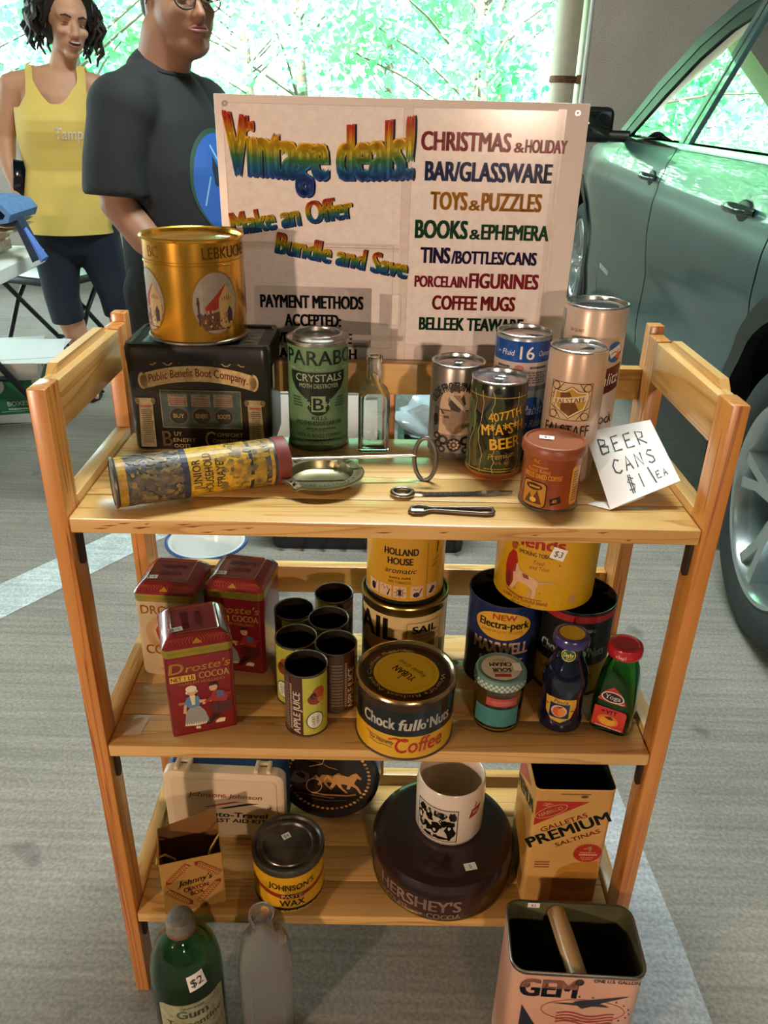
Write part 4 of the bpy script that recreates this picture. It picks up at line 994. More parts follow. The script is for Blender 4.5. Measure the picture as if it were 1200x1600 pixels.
obj('wire', tube([(x, y, h1 + .0026) for x, y in pts], .0024, 8, True), mat('brown_wire', '#6b6058', rough=.4, metal=.8), T)
price_tag(T, S_disc(h1 + .0052, 0, .0325, .0185), .013, .006, '')

# sale sign behind the back rail
T = thing('sale_sign', 'large laminated vintage deals sale sign standing behind the top shelf', 'sign', (0, 0, 0), 0.021)
YS = .2905; SX0, SX1, SZ0, SZ1 = -.2075, .2265, .845, 1.1865
obj('board', box_mesh(SX0, SX1, YS, YS + .006, SZ0, SZ1, .001), mat('white_sign_board', '#e9dcd6', rough=.35, coat=.3), T)
d = Decal(); pw = '#f1e6e2'
# taped paper sheets
for (a, b, c, e_, cl) in ((-.198, 1.020, .012, 1.178, '#f3e8e4'), (-.190, .895, .004, 1.024, '#efe4e0'), (-.172, .862, -.022, .972, '#f6ece8'), (.022, .900, .196, 1.178, '#f3e8e4'), (-.012, .925, .016, .965, '#f5ebe6')):
    d.rect(a, b, c, e_, cl, 0)
    d.frame(a, b, c, e_, .0006, '#d3c3bc', 1)
for (a, b, c, e_) in ((-.2, 1.016, .01, 1.026), (.012, .86, .022, 1.18), (.19, .9, .2, 1.18), (-.05, .905, .02, .912)): d.rect(a, b, c, e_, '#e6d8d0', 1)
d.build('paper_sheets', T, S_plane((0, YS, 0), (1, 0, 0), (0, 0, 1)), m=PRINT_GLOSS)
def sgn(cx, fn, name):
    d = Decal(); fn(d); d.build(name, T, S_plane((cx, YS - .0003, 0), (1, 0, 0), (0, 0, 1)), m=PRINT_GLOSS)
wv = lambda x, y: (x, y * (1.0 + .16 * (abs(x) / .11) ** 1.5) + (-.004 * (1 - (x / .115) ** 2)) )
def f1(d):
    d.text('Vintage deals!', .0025, 1.1000, .060, '#2a2440', 2, w=.226, bold=.075, warp=wv); d.text('Vintage deals!', .0005, 1.1010, .0592, '#c03028', 4, w=.2245, bold=.062, grad=RAINBOW, warp=wv)
sgn(-.0875, f1, 'headline_lettering')
def f2(d):
    d.text('Make an Offer', .0015, 1.0430, .027, '#2a2440', 2, w=.152, bold=.08, rot=.16); d.text('Make an Offer', 0, 1.0440, .0255, '#c03028', 4, w=.1510, bold=.062, rot=.16, grad=RAINBOW)
sgn(-.120, f2, 'offer_lettering')
def f3(d):
    d.text('Bundle and Save', .0015, .9975, .026, '#2a2440', 2, w=.168, bold=.08, rot=-.17); d.text('Bundle and Save', 0, .9985, .0245, '#c03028', 4, w=.1670, bold=.062, rot=-.17, grad=RAINBOW)
sgn(-.0620, f3, 'bundle_lettering')
def f4(d):
    k = '#17181c'
    d.text('PAYMENT METHODS', 0, .9445, .0165, k, 2, w=.132, bold=.06); d.text('ACCEPTED:', .001, .9215, .0155, k, 2, w=.073, bold=.06)
    d.text('VENMO/ZELLE', .002, .8995, .0135, k, 2, w=.100, bold=.06); d.text('CASH APP/CASH', .002, .8790, .0135, k, 2, w=.112, bold=.06)
sgn(-.0985, f4, 'payment_lettering')
def two(d, parts, z, cx, wtot):
    # parts: (text, height, rel width)
    x = cx - wtot / 2
    for t, hh, wr in parts[0]:
        d.text(t, x, z, hh, parts[1], 2, w=wtot * wr * .97, bold=.06, align='l'); x += wtot * wr
for nm, parts, col, z, cx, wt in (
    ('category_lettering', [('CHRISTMAS', .0205, .63), ('&', .011, .075), ('HOLIDAY', .0145, .295)], '#a5303c', 1.1330, .1195, .174),
    ('category_lettering', [('BAR/GLASSWARE', .0215, 1.0)], '#20356c', 1.1000, .1170, .157),
    ('category_lettering', [('TOYS', .0205, .34), ('&', .012, .11), ('PUZZLES', .0205, .55)], '#c98a1e', 1.0675, .1155, .138),
    ('category_lettering', [('BOOKS', .0215, .40), ('&', .012, .085), ('EPHEMERA', .0180, .515)], '#1f5a36', 1.0340, .1135, .168),
    ('category_lettering', [('TINS', .0190, .26), ('/BOTTLES/CANS', .0155, .74)], '#33265e', 1.0045, .1120, .149),
    ('category_lettering', [('PORCELAIN', .0140, .43), ('FIGURINES', .0185, .57)], '#a8323a', .9750, .1115, .160),
    ('category_lettering', [('COFFEE MUGS', .0180, 1.0)], '#9c2a2a', .9470, .1100, .110),
    ('category_lettering', [('BELLEEK TEAWARE', .0165, 1.0)], '#1d4a30', .9205, .1090, .139)):
    d = Decal(); two(d, (parts, col), z, cx, wt); d.build(nm, T, S_plane((0, YS - .0003, 0), (1, 0, 0), (0, 0, 1)), m=PRINT_GLOSS)
for x, z in ((SX0 + .012, SZ1 - .010), (SX1 - .014, SZ1 - .010)):
    obj('eyelet', xform(lathe([(.0016, 0), (.0032, 0), (.0032, .0008), (.0016, .0008)], 16), Matrix.Translation((x, YS - .0008, z)) @ Matrix.Rotation(pi / 2, 4, 'X')), STEEL, T)
# ------------------------------------------------------------------ middle shelf
# cocoa tins
YEL = '#d2a832'; CRED = '#8e1f24'
def cocoa_tin(label, x, y, rot, kind):
    W_, D_, H_ = .0815, .084, .143
    T = thing('cocoa_tin', label, 'tin', (x, y, h2), rot, 'cocoa tins')
    C = Matrix.Translation((0, D_ / 2, 0))
    bmt = mat('cocoa_tin_red', '#8a1c22', rough=.35, noise=.25, nscale=30, coat=.2) if kind != 'cream' else mat('cocoa_tin_cream', '#c9b189', rough=.4, noise=.2, nscale=30)
    obj('body', xform(rr_loft([(W_ - .004, D_ - .004, .006, 0), (W_ - .001, D_ - .001, .007, .002), (W_ - .001, D_ - .001, .007, H_ - .020)], True, True), C), bmt, T)
    lid = obj('lid', xform(rr_loft([(W_, D_, .008, H_ - .024), (W_ + .001, D_ + .001, .008, H_ - .022), (W_ + .001, D_ + .001, .008, H_ - .0125)], True, False), C), mat('cocoa_lid_gold', '#a98d2a', rough=.35, metal=.3, noise=.3, nscale=60, col2='#8a8a34'), T)
    obj('lid_top', xform(rr_loft([(W_ + .001, D_ + .001, .008, H_ - .0125), (W_ - .004, D_ - .004, .009, H_ - .008), (W_ - .020, D_ - .020, .006, H_ - .001), (W_ - .026, D_ - .026, .005, H_), (W_ - .028, D_ - .028, .004, H_ - .0012)], False, True), C), mat('cocoa_lid_red', '#8e2630', rough=.22, noise=.2, nscale=30, coat=.6), lid)
    # lid decoration: gold line square, fan of gold strokes, embossed words
    d = Decal(); q = .0265
    d.frame(-q, -q, q, q, .0009, '#c9a24a', 0); zt = H_ - .0011
    d.text('DROSTE', 0, .006, .0085, '#a8444a', 0, w=.036, bold=.01); d.text('COCOA', 0, -.010, .0085, '#a8444a', 0, w=.032, bold=.01)
    d.build('lid_print', lid, S_disc(zt, 0 if kind != 'front' else pi / 2, 0, D_ / 2), m=PRINT_GLOSS)
    d = Decal()
    for i in range(9):
        for s_ in (-1, 1):
            d.line([(s_ * (.004 + .0038 * i), .0005), (s_ * (.0055 + .0040 * i), .004), (s_ * (.003 + .0032 * i), .0085)], .0006, '#c0683a', 0)
    d.poly([(-.006, 0), (.006, 0), (0, .007)], '#b9962e', 0)
    sl = math.atan2(.007, .008)
    d.build('lid_fan_print', lid, S_plane((0, .0015, H_ - .0085), (1, 0, 0), (0, .75, .66)), m=PRINT_GLOSS)
    price_tag(lid, S_disc(zt, 0, -.022, D_ / 2 - .018), .016, .009, '$15', rot=.12)
    d = Decal(); d.line([(-.036 + .002 * i, H_ - .0175 + (.0006 if i % 2 else -.0006)) for i in range(37)], .0005, '#7a6a20', 0)
    d.build('lid_band_print', lid, S_plane((0, -.0005, 0), (1, 0, 0), (0, 0, 1)), m=PRINT)
    S = S_plane((0, 0.0005, 0), (1, 0, 0), (0, 0, 1))
    d = Decal()
    if kind == 'cream':
        og = '#c98a3a'; d.text('DROSTE', -.002, .100, .0130, og, 2, w=.062, bold=.03); d.text("'S", .033, .100, .010, og, 2)
        d.text('COCOA', -.001, .036, .0150, og, 2, w=.062, bold=.04)
        for k in range(6): d.line([(.021 * cos(a) * (1 + .10 * k) * .85 - .002, .070 + .021 * sin(a) * (1 + .06 * k)) for a in [pi * .6 + 1.9 * pi * j / 26 for j in range(27)]], .0006, og, 1)
        d.poly([(-.012, .058), (-.016, .075), (-.010, .086), (-.004, .082), (-.002, .068), (-.004, .058)], '#a03224', 2); d.ell(-.0085, .088, .004, .004, '#d8b088', 3, 12); d.poly([(-.003, .062), (.004, .082), (.014, .074), (.012, .060)], '#8a4a34', 2); d.ell(.008, .084, .0042, .0042, '#d8b088', 3, 12)
        d.text('INHOUD', .0, .016, .003, '#6b5330', 1, w=.014); d.text('HAARLEM HOLLAND', .0, .010, .003, '#6b5330', 1, w=.030)
        d.build('label_print', T, S, m=PRINT); return T
    yl = '#e0b84e'
    d.frame(-.0385, .002, .0385, .1185, .0010, '#6b1418', 1)
    d.text('D', -.028, .0955, .0150, yl, 2, w=.017, bold=.03, shear=.15); d.text("roste's", .009, .0965, .0110, yl, 2, w=.052, bold=.02, shear=.25, rot=.03)
    d.text('COCOA', .016, .0840, .0092, '#e6c66a', 2, w=.036, bold=.03); d.rect(-.036, .0830, -.006, .0920, yl, 2); d.text('NET 1 LB', -.021, .0845, .0060, CRED, 3, w=.027, bold=.03)
    d.text('HAARLEM HOLLAND', .0, .0775, .0042, '#d8b25c', 2, w=.056, bold=.015)
    # two seated children in old Dutch dress
    sk = '#d7a67c'
    d.rect(-.029, .0485, .004, .0525, '#b0703a', 2)
    d.poly([(-.024, .016), (-.021, .036), (-.016, .043), (-.004, .043), (.002, .034), (.006, .018), (-.009, .013)], '#9a958c', 3)
    for i in range(11): d.poly([(-.024 + .0027 * i, .0155 - .0003 * (5 - abs(i - 5))), (-.0225 + .0027 * i, .0195), (-.021 + .0027 * i, .0150 - .0003 * (5 - abs(i - 5)))], '#e6d9b2', 4)
    d.poly([(-.0225, .047), (-.019, .058), (-.012, .061), (-.005, .059), (-.002, .050), (-.005, .043), (-.016, .042)], '#5d86a8', 4); d.poly([(-.015, .061), (-.0085, .061), (-.0095, .046), (-.013, .046)], '#e6d9b2', 5)
    d.poly([(-.0225, .048), (-.0195, .048), (-.0205, .034), (-.0245, .036)], sk, 5); d.poly([(-.005, .053), (.010, .050), (.010, .047), (-.004, .048)], sk, 5)
    d.ell(-.0120, .0660, .0052, .0055, sk, 5, 16); d.ell(-.0125, .0710, .0066, .0050, '#e9ddba', 6, 16); d.poly([(-.020, .066), (-.0165, .070), (-.0175, .063)], '#e9ddba', 6); d.poly([(-.0045, .066), (-.0070, .070), (-.0065, .064)], '#e9ddba', 6)
    d.poly([(-.011, .012), (-.006, .012), (-.005, .008), (-.011, .0085)], '#e6d9b2', 4)
    d.poly([(.006, .040), (.010, .030), (.016, .026), (.028, .026), (.035, .034), (.034, .043), (.026, .047), (.014, .046)], '#57201e', 4); d.poly([(.012, .028), (.004, .018), (.001, .013), (.006, .012), (.014, .020), (.022, .026)], '#2c1512', 4); d.line([(.018, .045), (.0185, .028)], .0008, '#2c1512', 5)
    d.poly([(.010, .047), (.011, .060), (.018, .064), (.026, .061), (.031, .052), (.028, .044)], '#9c3028', 5); d.poly([(.0165, .062), (.0240, .0615), (.0265, .053), (.018, .052)], '#4d6a86', 6)
    d.poly([(.011, .056), (.001, .0485), (.002, .0455), (.013, .050)], '#9c3028', 6); d.ell(.001, .0465, .002, .0018, sk, 7, 10); d.poly([(.027, .057), (.034, .058), (.0335, .054), (.029, .052)], '#9c3028', 5)
    d.ell(.0135, .0680, .0050, .0054, sk, 6, 16); d.poly([(.0075, .0705), (.0095, .0745), (.018, .0750), (.0205, .0700), (.0165, .0715)], '#2a241e', 7)
    d.poly([(.013, .0125), (.024, .0125), (.0255, .018), (.019, .019), (.014, .0165)], '#e6d9b2', 5)
    d.build('label_print', T, S, m=PRINT_GLOSS if kind == 'front' else PRINT)
    return T
cocoa_tin('red cocoa tin standing in front of the other two, near the shelf edge', -.2170, .0160, .330, 'front')
cocoa_tin('red cocoa tin at the back right of the cocoa tins', -.2000, .1365, -.132, 'red')
cocoa_tin('cream cocoa tin with orange letters beside the left post', -.2855, .1225, -.051, 'cream')

# apple juice cans
def juice_can(label, x, y, turn):
    T = thing('juice_can', label, 'can', (x, y, h2), face_cam(x, y) + turn, 'empty apple juice cans')
    R_, HC = .0262, .094
    obj('body', lathe([(R_, 0.0), (R_ + .0008, .0008), (R_ + .0008, .0025), (R_, .003), (R_, HC - .003), (R_ + .0009, HC - .002), (R_ + .0009, HC - .0003), (R_, HC), (R_ - .0008, HC - .0008)], 56), STEEL_DARK, T)
    obj('inside', lathe([(R_ - .0008, HC - .0008), (R_ - .0010, .002), (0, .0015)], 48), TIN_INSIDE, T)
    d = Decal(); z0, z1 = .0035, .0905; L_ = 2 * pi * R_
    d.rect(-L_ / 2, z0, L_ / 2, z1, '#3f1d1a', 0)
    for u0 in (.0, -L_ / 2 + .001):
        d.rect(u0 - .002, z0, u0 + .036, z1, '#b9b843', 1); d.rect(u0 - .020, z0, u0 - .002, z1, '#4a231c', 1)
        d.text('APPLE JUICE', u0 - .0055, .037, .0092, '#d8cdb8', 2, w=.064, rot=pi / 2, bold=.03); d.lines_of_print(u0 - .0195, .01, u0 - .0165, .08, 20, '#b9a88c', 2, .7, 3)
        # apple picture and round emblem
        d.ell(u0 + .014, .058, .0105, .0085, '#8a3a26', 2, 20); d.ell(u0 + .018, .0665, .0085, .0090, '#a8442c', 3, 20); d.ell(u0 + .011, .0630, .004, .005, '#2e2418', 3, 12); d.ell(u0 + .022, .056, .006, .005, '#c9823a', 3, 14)
        d.ell(u0 + .013, .025, .0115, .0135, '#2c5a46', 2, 24); d.ell(u0 + .013, .025, .0100, .0120, '#e6e4d0', 3, 24); d.text('LUCKY', u0 + .0125, .0255, .0040, '#24483a', 4, w=.014, rot=pi / 2, bold=.02); d.text('LEAF', u0 + .018, .0255, .0040, '#24483a', 4, w=.012, rot=pi / 2, bold=.02)
        d.rect(u0 - .0205 - .018, z0, u0 - .0205, z1, '#5c4a3c', 1); d.lines_of_print(u0 - .037, .012, u0 - .022, .08, 14, '#9c8a74', 2, .45, 7)
    d.build('label_print', T, S_cyl(R_), step=.005, m=PRINT)
    return T
jc = [('empty apple juice can nearest the shelf edge with the round green emblem', -.0935, .0390, -.10), ('empty apple juice can right of the front one, lettering facing the viewer', -.0597, .0830, 1.15),
      ('empty apple juice can at the left with a white price sticker in its rim', -.1120, .0935, -1.25), ('empty apple juice can in the middle of the right row', -.0735, .1370, 2.4),
      ('empty apple juice can at the back left of the cluster', -.1215, .1560, -.6), ('empty apple juice can farthest back of the cluster', -.0710, .1990, 1.9)]
for i, (l_, x, y, t) in enumerate(jc):
    if i == 0: T = J0 = juice_can(l_, x, y, t)
    else: T = copy_tree(J0, (x, y, h2), face_cam(x, y) + t, l_)
    if i == 2: price_tag(T, S_cyl(.0262, 1.4, .087), .010, .012, '')
    if i == 1: price_tag(T, S_cyl(.0275, -1.9, .088), .008, .010, '')

# tobacco tins stack: cream tin below, yellow tin above
x, y = .0277, .191; a_ = face_cam(x, y)
T = thing('tobacco_tin', 'cream and brown round tobacco tin under the yellow tobacco tin', 'tin', (x, y, h2)); R_ = .0585; HS = .1145
obj('body', lathe([(0, 0), (R_, 0), (R_, HS - .012)], 64), mat('dark_olive_tin', '#3b3222', rough=.4), T)
obj('lid', lathe([(R_, HS - .014), (R_ + .0012, HS - .013), (R_ + .0012, HS - .004), (R_ + .0020, HS - .002), (R_ + .0012, HS), (R_ - .001, HS - .0005), (R_ - .003, HS - .004), (0, HS - .004)], 64), BRASSY, T)
d = Decal(); cr = '#d8bc80'
d.poly([(-.075 + .15 * i / 30, .100) for i in range(31)] + [(.075 - .15 * i / 30, .046 + .010 * sin(i / 30 * pi * 2) ) for i in range(31)], cr, 0)
d.text('SAIL', -.050, .061, .034, '#17140f', 1, w=.085, bold=.05)
d.poly(rrect(.052, .070, .004, 4, .030, .056), '#3a3020', 1); d.poly(rrect(.0505, .0685, .0035, 4, .030, .056), '#d9bf86', 2); d.text('SAIL', .030, .074, .0115, '#17140f', 3, w=.037, bold=.06)
d.text('CAVENDISH MIXTURE', .030, .0675, .0030, '#6b3a1c', 3, w=.034); d.text('HOLLAND', .030, .0620, .0032, '#6b3a1c', 3, w=.018); d.poly([(.006, .056), (.054, .058), (.054, .024), (.006, .024)], '#8d854c', 3)
d.build('label_print', T, S_cyl(R_, a_), step=.006, m=PRINT)
T = thing('tobacco_tin', 'yellow round aromatic pipe tobacco tin with a row of small pictures', 'tin', (x - .0008, y + .008, h2 + HS - .0025)); R_ = .0528; HT = .148
obj('body', lathe([(0, .0), (R_ - .001, .0), (R_, .001), (R_, HT)], 64), mat('mustard_tin', '#cf9a24', rough=.35, noise=.12, nscale=15, coat=.3), T)
obj('base_rim', lathe([(R_, .0), (R_ + .0010, .0005), (R_ + .0010, .004), (R_, .005)], 56), BLACKM, T)
obj('lid', lathe([(R_, HT), (R_ + .001, HT + .001), (R_ + .001, HT + .008), (R_ - .002, HT + .009), (0, HT + .009)], 56), BRASSY, T)
d = Decal(); k_ = '#221c14'
d.text('HOLLAND', -.006, .074, .0100, k_, 1, w=.046, bold=.05); d.text('HOUSE', -.007, .060, .0100, k_, 1, w=.034, bold=.05); d.text('aromatic', -.007, .047, .0080, k_, 1, w=.042, shear=.3, bold=.01); d.text('extra mild', -.007, .0385, .0040, k_, 1, w=.028, bold=.03); d.text('PIPE TOBACCO', -.007, .0315, .0042, '#6b4a18', 1, w=.030)
for i, u in enumerate((-.046, -.026, -.006, .017, .039)):
    d.rect(u - .0088, .0095, u + .0088, .0275, '#d8b492', 1)
    if i == 0: d.ell(u, .018, .004, .006, k_, 2, 14); d.line([(u, .011), (u + .005, .026)], .001, k_, 2)
    if i == 1: d.line([(u - .006, .023), (u - .003, .026), (u - .001, .020), (u + .002, .025), (u + .004, .020)], .0009, k_, 2); d.poly([(u + .002, .012), (u + .006, .022), (u + .007, .021), (u + .004, .011)], k_, 2)
    if i == 2: d.line([(u + .004 * cos(a), .018 + .005 * sin(a)) for a in [2 * pi * j / 16 for j in range(16)]], .0008, k_, 2, True); [d.line([(u + .005 * cos(a), .018 + .006 * sin(a)), (u + .0075 * cos(a), .018 + .008 * sin(a))], .0009, k_, 2) for a in [pi * j / 4 for j in range(8)]]; d.rect(u - .002, .014, u + .002, .022, k_, 2)
    if i == 3: d.ell(u - .001, .0145, .0045, .0038, '#2c3040', 2, 16); d.line([(u + .003, .016), (u + .007, .024)], .0014, k_, 2); d.line([(u - .006 + .001 * j, .0225 + .001 * sin(j)) for j in range(9)], .0007, k_, 2)
    if i == 4: d.poly([(u - .005, .014), (u + .001, .024), (u + .006, .020), (u, .012)], '#3a3440', 2)
d.line([(.030, .006), (.030, .09)], .0006, '#7a5a18', 1); d.line([(.037, .053), (.048, .058)], .0012, k_, 1); d.line([(.040, .060), (.048, .066)], .0009, k_, 1); d.line([(.046, .072), (.047, .088)], .002, k_, 1)
d.build('label_print', T, S_cyl(R_, a_), step=.006, m=PRINT)

# short coffee can with yellow lid disc, front
x, y = .0292, .0385; a_ = face_cam(x, y)
T = thing('coffee_can', 'short wide black and yellow coffee can at the front with a brown lid', 'can', (x, y, h2)); R_ = .0600; HC = .0885
obj('body', lathe([(0, 0), (R_, 0), (R_ + .0008, .001), (R_, .003), (R_, .075)], 80), mat('coffee_can_yellow', '#d8a51e', rough=.3, coat=.3), T)
obj('base_rim', lathe([(R_, 0), (R_ + .0012, .0006), (R_ + .0012, .0025), (R_, .0035)], 64), STEEL_DARK, T)
lid = obj('lid', lathe([(R_, .0735), (R_ + .0016, .0745), (R_ + .0016, .0845), (R_ + .0020, .0870), (R_ + .0008, .0885), (R_ - .0015, .0885), (R_ - .004, .0850), (R_ - .006, .0835), (R_ - .012, .0835), (R_ - .016, .0845), (0, .0845)], 80), mat('brown_lid_lacquer', '#4a3524', rough=.25, metal=.55, noise=.2, nscale=20), T)
obj('lid_rim', lathe([(R_ + .0017, .0842), (R_ + .0024, .0868), (R_ + .0012, .0889), (R_ - .0014, .0889), (R_ - .0035, .0862)], 80), mat('bright_tin_rim', '#c8b48c', rough=.2, metal=1), lid)
d = Decal(); d.ell(0, 0, .0400, .0400, '#c9a21e', 0, 48); d.ell(0, 0, .0350, .0350, '#b8941e', 1, 48); d.ell(0, 0, .0335, .0335, '#c6a024', 2, 48)
d.text('YUBAN', 0, -.002, .0105, '#2a2014', 3, w=.034, bold=.02); d.text('Regular Grind', 0, -.014, .0062, '#3a2c18', 3, w=.042, shear=.2); d.text('t', -.001, .0105, .008, '#3a2c18', 3)
d.text("World's Richest Aged Coffee Beans", 0, .0425, .0048, '#a8925c', 1, w=.20, arc=None, warp=lambda x, y: ((.0425 + y) * sin(x / .0425), (.0425 + y) * cos(x / .0425) - .0425))
d.build('lid_print', lid, S_disc(.0846, 2.35), m=PRINT_GLOSS)
d = Decal(); k_ = '#15171a'
U = 60
topb = [(-.094 + .188 * i / U, .0735) for i in range(U + 1)]; botb = [(.094 - .188 * i / U, .037) for i in range(U + 1)]
d.poly(topb + botb, k_, 0)
d.text('Chock', -.032, .0465, .0165, '#b8b4a8', 2, w=.044, bold=.045); d.text('full', .0055, .0465, .0165, '#b8b4a8', 2, w=.026, bold=.045, shear=.15); d.text("o'", .0245, .0475, .0130, '#b8b4a8', 2, w=.010, bold=.04); d.text('Nuts', .0475, .0465, .0165, '#b8b4a8', 2, w=.032, bold=.045)
d.text('Coffee', .020, .0130, .0220, '#b3261e', 2, w=.062, bold=.014, shear=.12, warp=lambda x, y: (x, y + .05 * x)); d.line([(-.018 + .003 * i, .0335 - .001 * abs(i - 3)) for i in range(8)], .002, '#b3261e', 2)
d.text('The Heavenly', -.0290, .0230, .0052, '#2a2014', 2, w=.034, shear=.3); d.line([(-.050 + .003 * i, .031 - .0004 * i) for i in range(13)], .0006, '#2a2014', 2); d.line([(-.046 + .003 * i, .0195 + .0008 * sin(i)) for i in range(12)], .0006, '#2a2014', 2)
d.text('Regular Grind', .030, .0780, .0040, '#8d7a54', 2, w=.040)
d.build('label_print', T, S_cyl(R_ + .0002, a_), step=.006, m=PRINT_GLOSS)

# tall navy coffee can and black coffee can, both empty
def open_can(label, x, y, R_, HC, body_m):
    T = thing('coffee_can', label, 'can', (x, y, h2))
    obj('body', lathe([(0, .0005), (R_, .0), (R_ + .001, .001), (R_, .003), (R_, HC - .003), (R_ + .001, HC - .002), (R_ + .0008, HC), (R_ - .0006, HC - .0004)], 72), body_m, T)
    obj('inside', lathe([(R_ - .0006, HC - .0004), (R_ - .0010, .003), (0, .002)], 56), TIN_INSIDE, T)
    return T
x, y = .1630, .1650; R_ = .0493; a_ = face_cam(x, y)
T = open_can('tall navy blue coffee can with a yellow oval, under the left of the yellow tin', x, y, R_, .1325, mat('navy_can', '#1b2a58', rough=.35, coat=.2, noise=.15))
d = Decal(); d.ell(.002, .102, .0385, .0215, '#d9a836', 0, 40); d.text('NEW', .004, .1115, .0085, '#b0442a', 1, w=.032, bold=.05); d.text('Electra-perk', .004, .0985, .0115, '#1b1a18', 1, w=.068, bold=.05); d.text('DESIGNED FOR ELECTRIC PERCOLATORS', .002, .0915, .0034, '#9c5a24', 1, w=.056)
d.text('MAXWELL', .002, .0590, .0180, '#d8b89c', 1, w=.078, bold=.06); d.text('HOUSE', .004, .0330, .0180, '#d8b89c', 1, w=.060, bold=.06)
d.build('label_print', T, S_cyl(R_, a_ - .05), step=.006, m=PRINT)
x, y = .2560, .1560; R_ = .0495; a_ = face_cam(x, y)
T = open_can('tall black coffee can with red band and yellow base, beside the right post', x, y, R_, .1325, mat('black_can', '#16171b', rough=.35, coat=.2))
d = Decal(); d.rect(-.15, .1175, .15, .1275, '#b02a2a', 0); d.rect(-.15, .006, .15, .050, '#c49a1e', 0); d.rect(-.15, .0, .15, .006, '#7a1c1c', 0)
d.text('ALL METHOD GRIND', .006, .1030, .0048, '#c9c4b4', 1, w=.052, bold=.02); d.text("Chock full o'Nuts", .004, .0640, .0150, '#9fa3a0', 1, w=.092, bold=.04); d.text('Coffee', .006, .0220, .020, '#9c2a1e', 1, w=.056, bold=.012, shear=.15); d.text('Heavenly', -.03, .034, .005, '#2a2014', 1, w=.02)
d.build('label_print', T, S_cyl(R_, a_), step=.006, m=PRINT)

# big yellow tobacco tin resting on the two open cans
x, y = .2112, .1740; R_ = .0655; a_ = face_cam(x, y)
T = thing('tobacco_tin', 'large yellow tobacco tin with a bird dog picture, resting on two open coffee cans', 'tin', (x, y, h2 + .1330)); HT = .150
obj('body', lathe([(0, .001), (R_ - .0015, 0), (R_, .0015), (R_, HT)], 80), mat('dog_tin_yellow', '#d4a418', rough=.38, noise=.15, nscale=14, coat=.2), T)
obj('lid', lathe([(R_, HT), (R_ + .001, HT), (R_ + .001, HT + .006), (R_ - .002, HT + .007), (0, HT + .007)], 72), GOLD, T)
d = Decal(); rd = '#a8281e'; brn = '#8a4a30'
d.text('friends', -.012, .0870, .0170, rd, 1, w=.075, bold=.06); d.text('SMOKING TOBACCO', -.006, .0760, .0055, '#4a2a14', 1, w=.052, bold=.015); d.text('Tried', -.006, .0655, .0055, rd, 1, w=.014, shear=.3); d.text('and True', -.004, .0580, .0055, rd, 1, w=.024, shear=.3)
d.text('a mild and tasteful blend', -.019, .0075, .0058, rd, 1, w=.062, bold=.01); d.text('NET WT 14 OZ', -.022, .0022, .0030, '#4a2a14', 1, w=.028)
d.poly([(-.049, .026), (-.051, .050), (-.048, .066), (-.041, .076), (-.035, .074), (-.032, .062), (-.034, .052), (-.036, .038), (-.038, .024), (-.044, .020)], rd, 1); d.ell(-.0395, .082, .0045, .005, '#a5502e', 2, 14); d.rect(-.0445, .085, -.0345, .088, '#7a2a1e', 2); d.poly([(-.047, .022), (-.041, .020), (-.040, .040), (-.046, .044)], '#6e2a22', 3)
d.poly([(-.036, .056), (-.031, .060), (-.028, .052), (-.022, .049), (-.008, .046), (-.003, .042), (-.002, .036), (-.004, .030), (-.004, .020), (-.0065, .0155), (-.009, .0165), (-.0085, .026), (-.013, .032), (-.022, .034), (-.029, .034), (-.033, .026), (-.037, .020), (-.040, .022), (-.036, .032), (-.037, .044)], '#d8b08e', 3)
d.poly([(-.010, .020), (-.014, .016), (-.016, .018), (-.010, .030)], '#c79a78', 3); d.poly([(-.024, .0485), (-.016, .0475), (-.014, .042), (-.022, .043)], brn, 4); d.poly([(-.036, .056), (-.033, .058), (-.034, .046), (-.037, .046)], brn, 4); d.poly([(-.003, .042), (.016, .043), (.022, .044), (.012, .0405), (-.003, .039)], '#c79a78', 4)
d.line([(-.048, .018), (-.026, .0135), (.004, .0150)], .0010, brn, 2); d.line([(-.044, .0165), (-.02, .012)], .0016, brn, 2)
rnd = random.Random(5)
for i in range(26): u = rnd.uniform(-.06, .07); v = rnd.uniform(.004, .09); d.ell(u, v, rnd.uniform(.0003, .0012), rnd.uniform(.0003, .0010), '#5a3a14', 1, 7)
d.rect(.040, .012, .048, .024, '#c09a6a', 1)
d.build('label_print', T, S_cyl(R_, a_ - .05), step=.006, m=PRINT)
price_tag(T, S_cyl(R_, a_ + .22, .084), .018, .016, '$3', rot=-.3)

# sour cream jar
x, y = .1475, .0590; a_ = face_cam(x, y)
T = thing('glass_jar', 'small clear jar with green and white checked lid', 'jar', (x, y, h2))
obj('glass', lathe([(0, .001), (.026, 0), (.0300, .003), (.0312, .010), (.0312, .058), (.0300, .065), (.0290, .068), (.0290, .074), (.0270, .074), (.0270, .067), (.0292, .056), (.0292, .010), (.026, .004), (0, .004)], 56), GLASS_C, T)
lid = obj('lid', lathe([(.0300, .066), (.0322, .0665), (.0324, .0775), (.0312, .0805), (.0290, .0815), (.0270, .0805), (0, .0808)], 64), mat('jar_lid_green', '#5f8a80', rough=.4), T)
d = Decal(); d.ell(0, 0, .0245, .0245, '#cfc7b4', 0, 40); d.text('SOUR', 0, .001, .0075, '#3c4a40', 1, w=.024, bold=.045); d.text('CREAM', 0, -.010, .0075, '#3c4a40', 1, w=.028, bold=.045); d.text('GRADE A', 0, -.0165, .0036, '#6a6a60', 1, w=.015); d.poly([(-.010, .0125), (.010, .0125), (.0105, .0185), (-.0105, .0185)], '#a83a3a', 1); d.lines_of_print(-.012, .0095, .012, .0115, 1, '#6a6a60', 1, .6, 4)
d.build('lid_print', lid, S_disc(.0806, pi + .05), m=PRINT)
